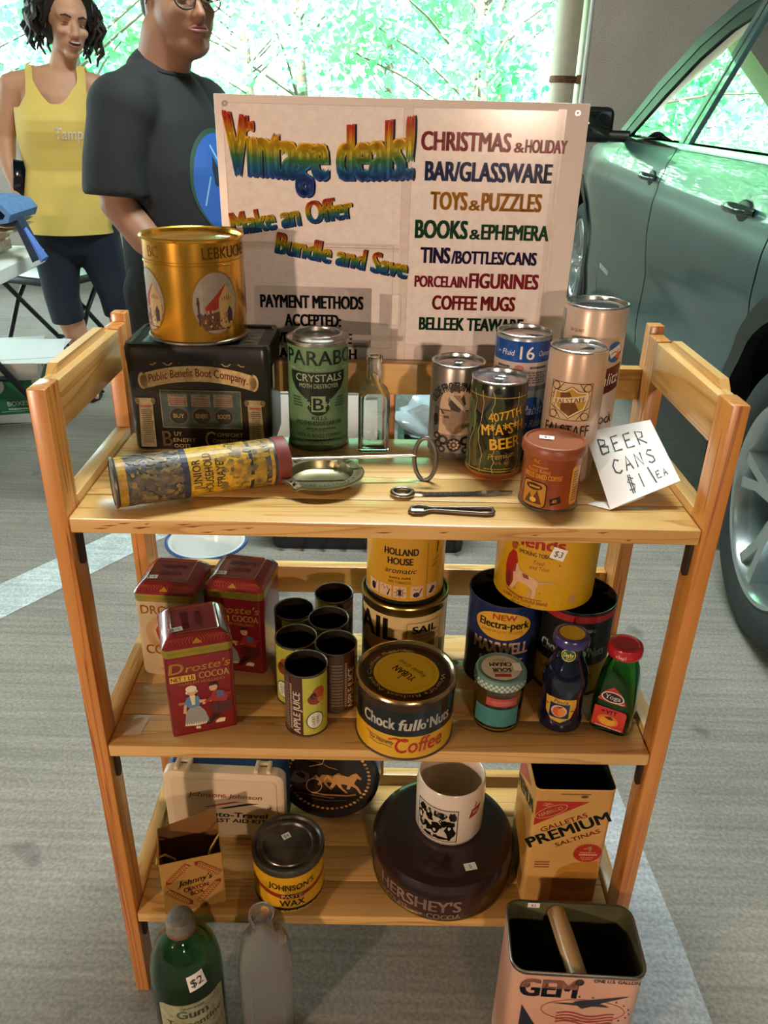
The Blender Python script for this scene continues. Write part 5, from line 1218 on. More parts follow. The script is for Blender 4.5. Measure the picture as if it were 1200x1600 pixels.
d = Decal()
for i in range(60):
    for j in range(3):
        if (i + j) % 2: d.rect(-.1 + .2 * i / 60, .0675 + .0032 * j, -.1 + .2 * (i + 1) / 60, .0675 + .0032 * (j + 1), '#cfd2c4', 0)
d.build('lid_check_print', lid, S_cyl(.0323), step=.006, m=PRINT)
d = Decal(); d.rect(-.030, .013, .030, .040, '#3f7d7c', 0); d.rect(-.014, .0445, .026, .0565, '#b0443c', 0); d.rect(-.012, .0500, .024, .0505, '#d8a090', 1); d.lines_of_print(-.009, .0465, .021, .0550, 2, '#c8695c', 1, .5, 6)
d.build('painted_label', T, S_cyl(.0314, a_), step=.005, m=PRINT)
price_tag(lid, S_disc(.0808, .1, .020, .002), .010, .015, '')

# two small juice bottles
x, y = .2290, .0600; a_ = face_cam(x, y)
PF = [(0, .001), (.022, .0), (.0275, .003), (.0285, .010), (.0270, .017), (.0258, .021), (.0258, .052), (.0275, .060), (.0282, .070), (.0270, .082), (.0225, .094), (.0182, .103), (.0168, .110), (.0166, .124), (.0180, .1255), (.0180, .130), (.0165, .131)]
T = thing('juice_bottle', 'dark blue glass peach juice bottle with purple and yellow cap', 'bottle', (x, y, h2))
obj('glass', lathe(PF, 56, 50), mat('dark_cobalt_glass', '#0c1026', rough=.06, coat=.5), T)
cap = obj('cap', lathe([(.0185, .1235), (.0218, .124), (.0224, .126), (.0224, .132), (.0210, .1350), (.0170, .1365), (.0160, .1355), (0, .1358)], 48), mat('purple_cap', '#3a2f6a', rough=.25, coat=.4), T)
d = Decal(); d.ell(0, 0, .0155, .0155, '#c9a832', 0, 30); d.build('cap_print', cap, S_disc(.1356), m=PRINT)
d = Decal(); d.ell(.001, .1135, .0140, .0085, '#d8c24e', 0, 28); d.ell(.001, .1135, .0125, .0072, '#2f5a3c', 1, 28); d.text('Derby', .001, .1110, .0062, '#e2d478', 2, w=.019, bold=.03, shear=.15); d.text('BLUE', .002, .1075, .0026, '#e2d478', 2, w=.008)
d.build('neck_label', T, S_rev([p for p in PF[1:]], a_ - .05, .0265), step=.004, m=PRINT_GLOSS); d = Decal()
lab = [(-.0205, .052), (-.010, .0535), (.010, .0535), (.0215, .052), (.022, .040), (.016, .024), (.003, .0175), (-.010, .0200), (-.018, .030)]
d.poly(lab, '#d0a63a', 0); d.text('Pesca', .001, .0465, .0055, '#5a2a18', 1, w=.018, bold=.02, shear=.2); d.rect(-.0125, .0235, .0130, .0455, '#1c2a4e', 1); d.ell(0, .0345, .0100, .0090, '#d8b8a0', 2, 24); d.ell(0, .034, .0082, .0076, '#c9602e', 3, 24); d.ell(.0032, .034, .0045, .0068, '#d8843a', 4, 18); d.poly([(-.004, .0415), (.005, .0425), (.001, .0395)], '#2f4a2c', 5); d.rect(.0145, .034, .0195, .0362, '#8a5a28', 1); d.rect(-.0190, .040, -.0140, .0420, '#8a5a28', 1)
d.build('label_print', T, S_rev([p for p in PF[1:]], a_ - .05, .0265), step=.004, m=PRINT_GLOSS)
x, y = .2965, .0600; a_ = face_cam(x, y)
T = thing('juice_bottle', 'green glass vitamin juice bottle with red cap beside the right post', 'bottle', (x, y, h2), face_cam(x, y) - .12)
lv = [(.046, .046, .012, 0.0), (.0525, .0525, .014, .003), (.0530, .0530, .014, .030), (.0505, .0505, .014, .055), (.0465, .0465, .015, .075), (.040, .040, .015, .092), (.0345, .0345, .016, .103), (.0325, .0325, .016, .110), (.0325, .0325, .016, .116),
      (.0285, .0285, .0138, .116), (.0300, .0300, .0140, .103), (.036, .036, .013, .092), (.0425, .0425, .012, .075), (.0465, .0465, .011, .055), (.0490, .0490, .011, .030), (.0480, .0480, .010, .006), (.040, .040, .008, .005)]
obj('glass', rr_loft(lv, True, True, 7, 60), glass('green_bottle_glass', (.16, .52, .20, 1), .03), T)
cap = obj('cap', lathe([(.0172, .1085), (.0205, .109), (.0216, .111), (.0214, .119), (.0200, .1225), (.0160, .1235), (.0150, .1220), (0, .1222)], 48), mat('red_cap', '#b0202a', rough=.25, coat=.4), T)
d = Decal(); d.text('clap!', 0, .1125, .0045, '#e8c8c0', 0, w=.012); d.build('cap_print', cap, S_cyl(.0215, 0), step=.004, m=PRINT)
d = Decal(); d.poly([(-.0185, .0505), (-.0110, .0640), (-.0005, .0715), (.0100, .0645), (.0180, .0500), (0, .0480)], '#b8342a', 0); d.ell(0, .0570, .0145, .0075, '#e8dcd0', 1, 28); d.ell(0, .0570, .0132, .0064, '#2a2030', 2, 28); d.text('Yoga', 0, .0543, .0062, '#efe9e0', 3, w=.020, bold=.03, shear=.1); d.text('vital', .009, .0495, .0030, '#f0d8c8', 3, w=.010, shear=.3)
d.poly([(-.0205, .0095), (-.0195, .0400), (.0185, .0400), (.0205, .0365), (.0190, .0095)], '#c03a30', 0); d.text('+VIT', -.001, .0315, .0062, '#3a1a1a', 1, w=.020, bold=.025, shear=.1); d.ell(-.001, .0215, .0130, .0085, '#d87a3a', 1, 24); d.ell(-.001, .0200, .0098, .0066, '#e2a43a', 2, 24); d.poly([(-.006, .026), (.002, .029), (.006, .024), (0, .023)], '#5a3a24', 3); d.rect(-.0200, .0100, .0188, .0125, '#8a4a4a', 1); d.lines_of_print(-.018, .0103, .017, .0122, 1, '#e8d0c8', 2, .6, 5)
def S_yoga(u, v, n):
    k = [(0, .0265), (.030, .0268), (.055, .0256), (.075, .0236), (.092, .0203)]
    for (z0, a0), (z1, a1) in zip(k, k[1:]):
        if v <= z1: w = a0 + (a1 - a0) * (v - z0) / (z1 - z0); break
    return (u * min(1, w / .0265), -w - n, v)
d.build('label_print', T, S_yoga, step=.006, m=PRINT_GLOSS)
# ------------------------------------------------------------------ bottom shelf
# first aid kit standing on edge
T = thing('first_aid_kit', 'blue plastic first aid case with cream lid standing on edge', 'case', (-.2290, .118, h3), -.02)
W_, HK = .180, .134
def rr_xz(levels, n=6, smooth=40, cap0=True, cap1=True):   # rounded rect in x-z, lofted along y
    bm = bmesh.new(); rings = []
    for w, h, r, y in levels: rings.append([(x, y, z + HK / 2) for x, z in rrect(w, h, r, n)])
    bm_loft(bm, rings, cap0, cap1); return finish(bm, smooth)
KC = mat('cream_plastic', '#d9c4a4', rough=.4); KB = mat('blue_plastic', '#173a6e', rough=.35)
obj('lid', rr_xz([(W_ - .008, HK - .008, .012, .0), (W_ - .002, HK - .002, .014, .002), (W_, HK, .015, .006), (W_, HK, .015, .018)]), KC, T)
obj('lid_panel', rr_xz([(W_ - .024, HK - .024, .008, -.0012), (W_ - .022, HK - .022, .009, .0002)]), KC, T)
obj('base', rr_xz([(W_ - .002, HK - .002, .014, .0183), (W_ - .002, HK - .002, .014, .060), (W_ - .010, HK - .010, .012, .064)]), KB, T)
for x0 in (-.060, .058):
    bm = bmesh.new()
    for dx in (-.012, .006): bm_box(bm, x0 + dx, x0 + dx + .006, .004, .026, HK - .003, HK + .005, .0012)
    bm_box(bm, x0 - .012, x0 + .012, .020, .026, HK - .001, HK + .004, .001)
    obj('latch', finish(bm, 40), KC, T)
d = Decal(); rd = '#b8432c'; nv = '#1d2230'
d.text('Johnson', -.028, .0885, .0085, rd, 1, w=.050, shear=.2, bold=.02, rot=-.02); d.text('&', .001, .0885, .007, rd, 1); d.text('Johnson', .031, .0870, .0085, rd, 1, w=.050, shear=.2, bold=.02, rot=-.02)
d.poly([(-.034, .067), (-.026, .067), (.026, .081), (.014, .081)], rd, 1); d.poly([(-.012, .0655), (.0, .0655), (.052, .0785), (.036, .0785)], nv, 1)
d.text('Auto-Travel', .014, .0485, .0100, nv, 1, w=.098, bold=.05, shear=.1); d.text('FIRST AID KIT', .016, .0375, .0078, nv, 1, w=.090, bold=.05, shear=.1); d.rect(.064, .068, .066, .070, '#4a4a4a', 1); d.rect(.067, .068, .069, .072, '#4a4a4a', 1)
d.build('lid_lettering', T, S_plane((0, -.0012, 0), (1, 0, 0), (0, 0, 1)), m=PRINT)

# oval tin with horses leaning at the back
T = thing('oval_tin', 'black oval tin with galloping gold horses leaning at the back', 'tin', (-.0800, .1620, h3), -.05)
TI = Matrix.Translation((0, 0, .003)) @ Matrix.Rotation(radians(-14), 4, 'X') @ Matrix.Translation((0, 0, .0745))
def ov_xz(levels, rx, rz, seg=48, cap0=True, cap1=True):
    bm = bmesh.new(); bm_loft(bm, [[((rx + o) * cos(2 * pi * i / seg), y, (rz + o) * sin(2 * pi * i / seg)) for i in range(seg)] for o, y in levels], cap0, cap1); return xform(finish(bm, 40), TI)
OVB = mat('black_navy_tin', '#14171d', rough=.25, coat=.4)
obj('lid', ov_xz([(-.010, -.0045), (-.004, -.004), (-.001, -.002), (0, .002), (0, .018)], .080, .074), OVB, T)
obj('body', ov_xz([(-.002, .018), (-.002, .058), (-.006, .060)], .080, .074), mat('navy_tin_side', '#1a2433', rough=.3), T)
d = Decal(); gd = '#c58f50'
d.ell(0, 0, .066, .0565, '#241d1a', 0, 44)
rnd = random.Random(2)
for i in range(52):
    a = 2 * pi * i / 52; d.ell(.0635 * cos(a) , .0545 * sin(a), .0028, .0020, rnd.choice([gd, '#8a6a3c', '#d8b078']), 1, 8)
def horse(d, ox, oy, s_, col, L):
    q = [(0, .008), (.004, .014), (.014, .0145), (.022, .013), (.028, .0175), (.0325, .019), (.035, .017), (.040, .011), (.038, .0095), (.034, .0115), (.032, .008), (.0300, .003), (.036, -.002), (.041, -.011), (.0385, -.0115), (.033, -.004), (.0265, -.0005), (.024, -.0055), (.020, -.006), (.021, .0005), (.012, .0015), (.014, -.004), (.022, -.011), (.0195, -.012), (.010, -.004), (.006, .001), (.001, -.006), (-.003, -.004), (.0005, .002), (-.007, .010), (-.010, .004), (-.012, .006), (-.006, .0135)]
    d.poly([(ox + x * s_, oy + y * s_) for x, y in q], col, L)
horse(d, .006, -.012, 1.15, gd, 3); horse(d, -.014, -.010, .95, '#8f6a3a', 2)
d.poly([(-.060, -.010), (-.054, .006), (-.040, .008), (-.030, .004), (-.030, -.008), (-.044, -.014)], '#46423c', 2); d.poly([(-.052, .002), (-.044, .006), (-.036, .002), (-.038, -.006)], '#15130f', 3)
d.line([(-.022 + .012 * cos(a), -.016 + .012 * sin(a)) for a in [2 * pi * j / 20 for j in range(20)]], .0012, gd, 3, True)
d.line([(-.026, -.028), (-.005, -.031), (.030, -.030), (.044, -.027)], .0026, gd, 2); d.line([(-.05, -.030), (-.02, -.033), (.01, -.036)], .0020, '#6d6152', 2); d.line([(-.03, -.038), (.0, -.041), (.03, -.038)], .0022, '#4a4238', 2)
d.line([(-.030, .016), (-.010, .022), (-.006, .034), (-.015, .042), (-.018, .050)], .0014, '#b98a54', 2); d.line([(-.008, .036), (.012, .034)], .0020, gd, 2); d.line([(-.008, .022), (0, .017), (.014, .014)], .0012, '#8d6a40', 2); d.line([(-.05, .040), (-.035, .028), (-.012, .024)], .0010, '#6d5434', 2)
d.build('lid_picture', T, lambda u, v, n: TI @ Vector((u, -.0045 - n, v)), m=PRINT_GLOSS)

# crayon box (open card box with flap and string)
T = thing('crayon_box', 'small open cardboard crayon box with a string handle', 'box', (-.2500, -.0010, h3), .300)
CB = mat('brown_cardboard', '#b5863f', rough=.75, noise=.15, nscale=20); CBI = mat('cardboard_inside', '#7d5528', rough=.85)
w2, dp, hf, hb = .0405, .060, .098, .106
def panel(name, a, b, c, e_, th=.0012, m=CB):
    bm = bmesh.new(); n = (Vector(b) - Vector(a)).cross(Vector(e_) - Vector(a)).normalized() * th
    p = [Vector(a), Vector(b), Vector(c), Vector(e_)]; bm_loft(bm, [p, [q + n for q in p]]); return obj(name, finish(bm, 0), m, T)
panel('front_panel', (-w2, 0, 0), (w2, 0, 0), (w2, 0, hf), (-w2, 0, hf), -.0012)
panel('back_panel', (-w2, dp, 0), (w2, dp, 0), (w2, dp, hb + .014), (-w2, dp, hb - .004), .0012, CBI)
panel('side_panel', (-w2, .0013, 0), (-w2, dp - .0013, 0), (-w2, dp - .0013, hb - .004), (-w2, .0013, hf), -.0012)
panel('side_panel', (w2, .0013, 0), (w2, dp - .0013, 0), (w2, dp - .0013, hf - .004), (w2, .0013, hf), .0012)
panel('bottom_panel', (-w2 + .001, .0013, .001), (w2 - .001, .0013, .001), (w2 - .001, dp - .0013, .001), (-w2 + .001, dp - .0013, .001), .001, CBI)
STR = mat('yellow_string', '#a98a3c', rough=.8)
obj('string', tube([(-w2 - .004, .008, hf - .005), (-w2 - .002, .010, hf + .004), (-w2 + .008, .018, hf - .002), (-w2 + .020, .020, hf - .018)], .0016, 6), STR, T)
obj('string', tube([(w2 + .001, .026, hf + .008), (w2 - .003, .022, hf + .006), (w2 - .012, .018, hf - .006), (w2 - .018, .016, hf - .022)], .0014, 6), STR, T)
d = Decal(); rd = '#8e2f24'
for (x0, z0, x1, z1) in ((-.036, .058, -.004, .090), (.004, .092, .037, .060), (.037, .050, .004, .012), (-.004, .010, -.036, .046)):
    A_ = Vector((x0, z0)); B_ = Vector((x1, z1)); t = (B_ - A_).normalized(); nn = Vector((-t.y, t.x)) * .0048
    tip = .006
    d.poly([tuple(A_), tuple(A_ + t * tip + nn), tuple(B_ - t * tip * .2 + nn), tuple(B_ - t * tip * .2 - nn), tuple(A_ + t * tip - nn)], rd, 0)
    d.poly([tuple(A_ + t * tip * 1.1 + nn * .8), tuple(B_ - t * tip * .4 + nn * .8), tuple(B_ - t * tip * .4 - nn * .8), tuple(A_ + t * tip * 1.1 - nn * .8)], '#b98a46', 1)
    L_ = (B_ - A_).length
    for i in range(9):
        for j in (-1, 1):
            c = A_ + t * (tip * 1.4 + (L_ - 2 * tip) * (i + .25 * j) / 8.6) + nn * .4 * j; d.rect(c.x - .0011, c.y - .0011, c.x + .0011, c.y + .0011, rd, 2)
d.text("Johnny's", .002, .052, .0105, '#2a1a14', 1, w=.046, shear=.35, rot=.12, bold=.015); d.text('CRAYON', .003, .0385, .0080, rd, 1, w=.034, rot=.12, bold=.02); d.text('BOX', .004, .0285, .0080, rd, 1, w=.018, rot=.12, bold=.02)
d.build('front_print', T, S_plane((0, -.0002, 0), (1, 0, 0), (0, 0, 1)), m=PRINT)
price_tag(T, S_plane((-.004, dp - .0003, hb - .010), (1, 0, 0), (0, 0, 1)), .013, .012, '')

# paste wax can
x, y = -.1256, .0470; a_ = face_cam(x, y); R_ = .0500; HC = .0815
T = thing('wax_can', 'round yellow paste wax can with a dark pry-off lid', 'can', (x, y, h3))
obj('body', lathe([(0, 0), (R_, 0), (R_ + .0008, .001), (R_, .003), (R_, HC - .010)], 72), mat('wax_yellow', '#d9a11a', rough=.35, noise=.1, nscale=20), T)
lid = obj('lid', lathe([(R_, HC - .012), (R_ + .0012, HC - .0115), (R_ + .0014, HC - .002), (R_ + .0004, HC), (R_ - .003, HC - .0005), (R_ - .006, HC - .004), (R_ - .010, HC - .0035), (R_ - .0115, HC - .0015), (R_ - .015, HC - .0015), (R_ - .017, HC - .004), (0, HC - .0035)], 72), mat('dark_lid_tin', '#3b3530', rough=.3, metal=.7, noise=.35, nscale=35, col2='#6a625a'), T)
d = Decal(); k_ = '#1c1812'; d.rect(-.16, .0, .16, .0085, k_, 0); d.lines_of_print(-.05, .002, .06, .0055, 1, '#b8a070', 1, .6, 6)
N_ = 40; arc_ = lambda u: .0310 + .010 * (abs(u) / .055) ** 1.6
d.poly([(-.068 + .136 * i / N_, arc_(-.068 + .136 * i / N_) + .0040) for i in range(N_ + 1)] + [(.068 - .136 * i / N_, arc_(.068 - .136 * i / N_) - .0035) for i in range(N_ + 1)], '#8e2f1c', 1)
d.rect(-.017, .0270, .017, .0360, '#8e2f1c', 1); d.text('PASTE', 0, .0285, .0062, '#d8b878', 2, w=.029, bold=.04); d.text("JOHNSON'S", 0, .0435, .0105, k_, 2, w=.066, bold=.03, warp=lambda x, y: (x, y + .004 * (x / .035) ** 2)); d.text('WAX', 0, .0125, .0115, k_, 2, w=.036, bold=.03)
d.build('label_print', T, S_cyl(R_, a_ + .05), step=.006, m=PRINT)
price_tag(lid, S_disc(HC - .0034, 0, -.004, .012), .012, .010, '$4', rot=.6)

# big cocoa round tin with mug
x, y = .0958, .0925; a_ = face_cam(x, y); R_ = .1030; HC = .0700
T = thing('round_tin', 'large round dark brown cocoa tin with embossed lettering, under the mug', 'tin', (x, y, h3))
CHO = mat('dark_chocolate_tin', '#241116', rough=.28, coat=.35)
obj('body', lathe([(0, 0), (R_ - .003, 0), (R_ - .002, .002), (R_ - .002, .044)], 96), mat('chocolate_tin_side', '#3a211d', rough=.35, coat=.2), T)
obj('base_rim', lathe([(R_ - .002, 0), (R_ - .0008, .0008), (R_ - .001, .0024), (R_ - .002, .003)], 80), BRASSY, T)
lid = obj('lid', lathe([(R_ - .002, .0425), (R_, .0425), (R_ + .0004, .044), (R_ + .0002, .058), (R_ - .004, .066), (R_ - .010, .0690), (R_ - .018, .0700), (0, .0700)], 96), CHO, T)
d = Decal(); tn = '#8d7668'
d.text("HERSHEY'S", -.030, .0175, .0210, tn, 0, w=.128, bold=.045); d.text('CHOCOLATE', -.072, .0035, .0095, tn, 0, w=.060, bold=.03); d.text('AND', -.0245, .0050, .0050, tn, 0, w=.012); d.text('COCOA', .010, .0030, .0100, tn, 0, w=.048, bold=.035)
d.build('side_lettering', T, S_cyl(R_ - .0018, a_), step=.008, m=PRINT)
d = Decal(); d.ell(.070, .025, .006, .009, '#6a4a3c', 0, 14); d.build('side_emblem', T, S_cyl(R_ - .0018, a_), step=.008, m=PRINT)
price_tag(lid, S_disc(.0701, 0, .034, -.068), .017, .012, '5', rot=.25)
x, y = .1030, .1040; a_ = face_cam(x, y); R_ = .0490; HM = .0970
T = thing('mug', 'white ceramic mug with a black photograph print on the brown tin', 'mug', (x, y, h3 + .0700))
MUG = mat('mug_ceramic', '#dccbb8', rough=.2, coat=.5)
obj('cup', lathe([(0, .001), (R_ - .008, 0), (R_ - .002, .003), (R_, .010), (R_, HM - .014), (R_ - .0012, HM - .010), (R_ - .0012, HM - .002), (R_ - .003, HM), (R_ - .005, HM - .002), (R_ - .005, .010), (R_ - .012, .005), (0, .005)], 72, 50), MUG, T)
hp = []
for i in range(15): a = -pi / 2 + pi * i / 14; hp.append((.0, R_ - .004 + .030 * cos(a), .049 + .030 * sin(a)))
obj('handle', xform(tube(hp, .0062, 10), Matrix.Rotation(.2, 4, 'Z')), MUG, T)
d = Decal(); k_ = '#17130f'; d.rect(-.050, .012, .014, .072, '#c9b9a6', 0); d.frame(-.050, .012, .014, .072, .0010, k_, 3)
rnd = random.Random(21)
for (cx, cy, rx, ry) in ((-.040, .060, .009, .008), (-.028, .052, .008, .012), (-.012, .060, .012, .008), (.006, .060, .007, .010), (-.018, .034, .009, .016), (-.034, .030, .012, .010), (.004, .030, .009, .016), (-.006, .046, .008, .008), (-.044, .044, .006, .012), (-.028, .018, .018, .004), (.002, .046, .010, .006), (-.010, .018, .014, .004)):
    d.poly([(cx + rx * rnd.uniform(.55, 1.1) * cos(a), cy + ry * rnd.uniform(.55, 1.1) * sin(a)) for a in [2 * pi * k / 11 for k in range(11)]], k_, 1)
for i in range(34):
    cx, cy = rnd.uniform(-.046, .010), rnd.uniform(.016, .068); r = rnd.uniform(.001, .0035); d.poly([(cx + r * rnd.uniform(.5, 1.2) * cos(a), cy + 1.5 * r * rnd.uniform(.5, 1.2) * sin(a)) for a in [2 * pi * k / 6 for k in range(6)]], rnd.choice(['#c9b9a6', '#17130f', '#c9b9a6']), 2)
d.poly([(.030, .052), (.046, .056), (.052, .072), (.034, .068)], '#9c2f24', 1); d.lines_of_print(.0350, .0595, .0465, .0660, 2, '#d8b8a0', 2, .55, 2); d.rect(.040, .070, .0415, .080, '#9c2f24', 1); d.line([(.037, .072), (.045, .076)], .001, '#9c2f24', 1)
d.build('photo_print', T, S_cyl(R_ + .0001, a_), step=.006, m=PRINT_GLOSS)

# saltine tin
T = thing('cracker_tin', 'tall orange and cream cracker tin, lidless, at the right of the bottom shelf', 'tin', (.2590, .0300, h3), .02)
W_, D_, HP = .106, .106, .2160
C = Matrix.Translation((0, D_ / 2, 0)); CT = mat('cracker_cream', '#d9a85e', rough=.4, noise=.15, nscale=15)
obj('body', xform(rr_loft([(W_, D_, .007, 0), (W_, D_, .007, HP - .003), (W_ + .0015, D_ + .0015, .008, HP - .002), (W_ + .001, D_ + .001, .008, HP), (W_ - .001, D_ - .001, .007, HP - .001)], True, False), C), CT, T)
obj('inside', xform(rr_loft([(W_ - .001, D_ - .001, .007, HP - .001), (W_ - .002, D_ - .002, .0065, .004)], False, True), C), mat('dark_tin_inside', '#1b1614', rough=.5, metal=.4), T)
d = Decal(); rd = '#b0301e'; gr = '#23342e'; rt = .47
d.poly([(-.050, .194), (.020, .194), (-.050, .150)], rd, 0); d.line([(-.029 + .0225 * cos(a) * cos(rt) - .0085 * sin(a) * sin(rt), .176 + .0225 * cos(a) * sin(rt) + .0085 * sin(a) * cos(rt)) for a in [2 * pi * i / 30 for i in range(30)]], .0009, '#d8b080', 1, True); d.text('NABISCO', -.0285, .1730, .0060, '#e2c090', 1, w=.034, rot=rt, bold=.03)
d.line([(-.038, .186), (-.032, .192)], .001, '#d8b080', 1); d.line([(-.042, .188), (-.030, .1845)], .001, '#d8b080', 1); d.line([(-.040, .191), (-.028, .188)], .001, '#d8b080', 1)
d.text('GALLETAS', -.008, .152, .0085, rd, 1, w=.066, rot=rt, bold=.025); d.text('PREMIUM', .0015, .1335, .0190, gr, 1, w=.118, rot=rt, bold=.055); d.text('SALTINAS', .014, .1235, .0075, rd, 1, w=.064, rot=rt, bold=.025)
d.poly([(.030 + (.0205 if i % 2 else .0185) * cos(2 * pi * i / 56), .098 + (.0185 if i % 2 else .0167) * sin(2 * pi * i / 56)) for i in range(56)], rd, 1); d.text('4', .030, .1025, .0085, '#e6c79a', 2, w=.012, bold=.05); d.text('PAQUETES DE', .030, .0975, .0026, '#e6c79a', 2, w=.022); d.lines_of_print(.0165, .0935, .0435, .0962, 1, '#e6c79a', 2, .8, 5); d.text('GALLETAS', .030, .0880, .0026, '#e6c79a', 2, w=.018); d.text('SALTINAS', .030, .0845, .0024, '#e6c79a', 2, w=.014)
d.lines_of_print(-.041, .0680, -.020, .0830, 3, '#8a5a34', 1, .5, 4)
d.poly([(-.010, .050), (-.006, .066), (.012, .078), (.046, .082), (.050, .055), (.050, .0005), (-.012, .0005)], '#b9812e', 0); d.poly([(-.012, .046), (.004, .060), (.048, .060), (.050, .030), (.02, .020), (-.01, .026)], '#a06c26', 1)
for i in range(12): d.ell(.002 + .013 * (i % 4), .032 + .011 * (i // 4), .0009, .0007, '#5e3a14', 2, 7)
d.rect(-.02, .2065, .02, .208, '#7a5a34', 1); d.ell(.012, .203, .005, .0025, '#5a4a34', 1, 12)
d.build('front_print', T, S_plane((0, 0, 0), (1, 0, 0), (0, 0, 1)), m=PRINT)
d = Decal(); d.poly([(-.045, .196), (.03, .196), (-.045, .150)], rd, 0); d.text('PREMIUM', .006, .150, .019, gr, 1, w=.10, rot=.42, bold=.05); d.poly([(-.045, .10), (-.02, .13), (.03, .12), (.045, .09), (.03, .06), (-.03, .06)], '#b9812e', 0); d.poly([(-.04, .03), (0, .055), (.045, .04), (.04, .004), (-.04, .004)], '#a06c26', 0)
d.build('side_print', T, S_plane((-W_ / 2, D_ / 2, 0), (0, -1, 0), (0, 0, 1)), m=PRINT)

# ------------------------------------------------------------------ on the floor in front
# green jug bottle
x, y = -.2490, -.0720; a_ = face_cam(x, y)
PF = [(0, .003), (.040, .0), (.0455, .004), (.0470, .012), (.0470, .145), (.0462, .162), (.0435, .180), (.0385, .196), (.0310, .210), (.0225, .221), (.0165, .228), (.0150, .234), (.0150, .246)]
T = thing('turpentine_bottle', 'green glass turpentine bottle with a dull metal cap and paper label', 'bottle', (x, y, 0))
inner = [(max(r - .003, .001), z) for r, z in PF[::-1][:-3]] + [(.038, .006), (0, .006)]
obj('glass', lathe(PF + inner, 64, 60), glass('dark_green_glass', (.24, .50, .27, 1), .03, 1.45, 1.0), T)
obj('cap', lathe([(.0160, .230), (.0180, .2305), (.0186, .233), (.0180, .246), (.0160, .2510), (.010, .2535), (0, .254)], 40), mat('crusted_cap', '#8d8678', rough=.6, metal=.5, noise=.4, nscale=120, bump=.6, bscale=400), T)
obj('cap_band', lathe([(.0182, .2290), (.0190, .2295), (.0190, .2330), (.0184, .2335)], 40), mat('rust_band', '#8a5236', rough=.6, metal=.4), T)
d = Decal(); d.poly([(-.048, .040), (.048, .040), (.048, .134), (.040, .140), (0, .1415), (-.040, .140), (-.048, .134)], '#a9a885', 0); gk = '#4e5e48'
d.lines_of_print(-.014, .132, .014, .136, 1, gk, 1, .7, 3); d.text('Gum', -.002, .1135, .0150, gk, 1, w=.042, bold=.05); d.text('Turpentine', .001, .0945, .0125, gk, 1, w=.078, bold=.05); d.lines_of_print(-.035, .05, .035, .075, 5, '#6e7458', 1, .45, 9)
d.build('paper_label', T, S_cyl(.0470, a_ + .04), step=.006, m=PRINT_WORN)
price_tag(T, S_rev(PF[1:], a_ + .24, .047) if False else (lambda u, v, n: S_rev(PF[1:], a_ + .22, .047)(u, v + .178, n + .0006)), .024, .024, '$2', rot=.12)

# clear panel bottle
T = thing('clear_bottle', 'tall clear frosted flat glass bottle standing on the floor', 'bottle', (-.1475, -.0560, 0), face_cam(-.1475, -.056) + .05)
lv = [(.066, .044, .012, 0.0), (.072, .050, .015, .004), (.073, .051, .016, .150), (.071, .050, .018, .168), (.064, .046, .019, .184), (.050, .040, .018, .198), (.034, .032, .0155, .207), (.0275, .0275, .0135, .212), (.0265, .0265, .0130, .230), (.034, .034, .0165, .232), (.036, .036, .0178, .236), (.034, .034, .0165, .2405),
      (.022, .022, .0108, .2405), (.019, .019, .0092, .232), (.0195, .0195, .0095, .211), (.040, .030, .0140, .199), (.055, .038, .0160, .184), (.063, .043, .0150, .166), (.066, .044, .0130, .150), (.065, .043, .012, .008), (.055, .035, .010, .006)]
obj('glass', rr_loft(lv, True, True, 7, 60), glass('hazy_glass', (.94, .92, .90, 1), .12, 1.45, .93), T)
bm = bmesh.new(); pts = [(-.021, .02), (-.021, .135)] + [(-.021 * cos(pi * i / 12), .135 + .018 * sin(pi * i / 12)) for i in range(1, 12)] + [(.021, .135), (.021, .02)]
tube_bm(bm, [(x, -.0257, z) for x, z in pts], .0010, 6, True); obj('panel_ridge', finish(bm, 50), glass('hazy_glass'), T)
price_tag(T, lambda u, v, n: (.024 + u, -.005 + v, .1865 + n), .012, .010, '')

# gallon oil tin with wooden handle
T = thing('oil_tin', 'open pink gallon oil tin with a wooden handle across its rim', 'tin', (.2530, -.1240, 0), -.026)
W_, D_, HO = .166, .100, .240
C = Matrix.Translation((0, D_ / 2, 0)); PK = mat('pale_pink_enamel', '#dba78c', rough=.4, noise=.12, nscale=12)
obj('body', xform(rr_loft([(W_ - .004, D_ - .004, .018, 0), (W_ - .002, D_ - .002, .018, .002), (W_ - .002, D_ - .002, .018, HO - .004)], True, False, 7), C), PK, T)
obj('rim', xform(rr_loft([(W_ - .002, D_ - .002, .018, HO - .006), (W_ + .002, D_ + .002, .020, HO - .005), (W_ + .002, D_ + .002, .020, HO - .001), (W_, D_, .019, HO), (W_ - .004, D_ - .004, .017, HO - .001)], False, False, 7), C), STEEL_DARK, T)
obj('inside', xform(rr_loft([(W_ - .004, D_ - .004, .017, HO - .001), (W_ - .006, D_ - .006, .016, .004)], False, True, 7), C), mat('olive_tin_inside', '#75754f', rough=.4, metal=.35, noise=.4, nscale=18, col2='#4a4a34'), T)
bm = bmesh.new(); tube_bm(bm, [(-.014, D_ - .003, HO - .016), (-.009, D_ * .66, HO - .0155), (-.004, D_ * .33, HO - .0155), (.001, .003, HO - .016)], [.0118, .0125, .0125, .0118], 18); obj('wooden_handle', finish(bm, 50), wood(1, 'old_handle_wood', '#c9a473', '#a97f4e', '#7d5830', .55), T)
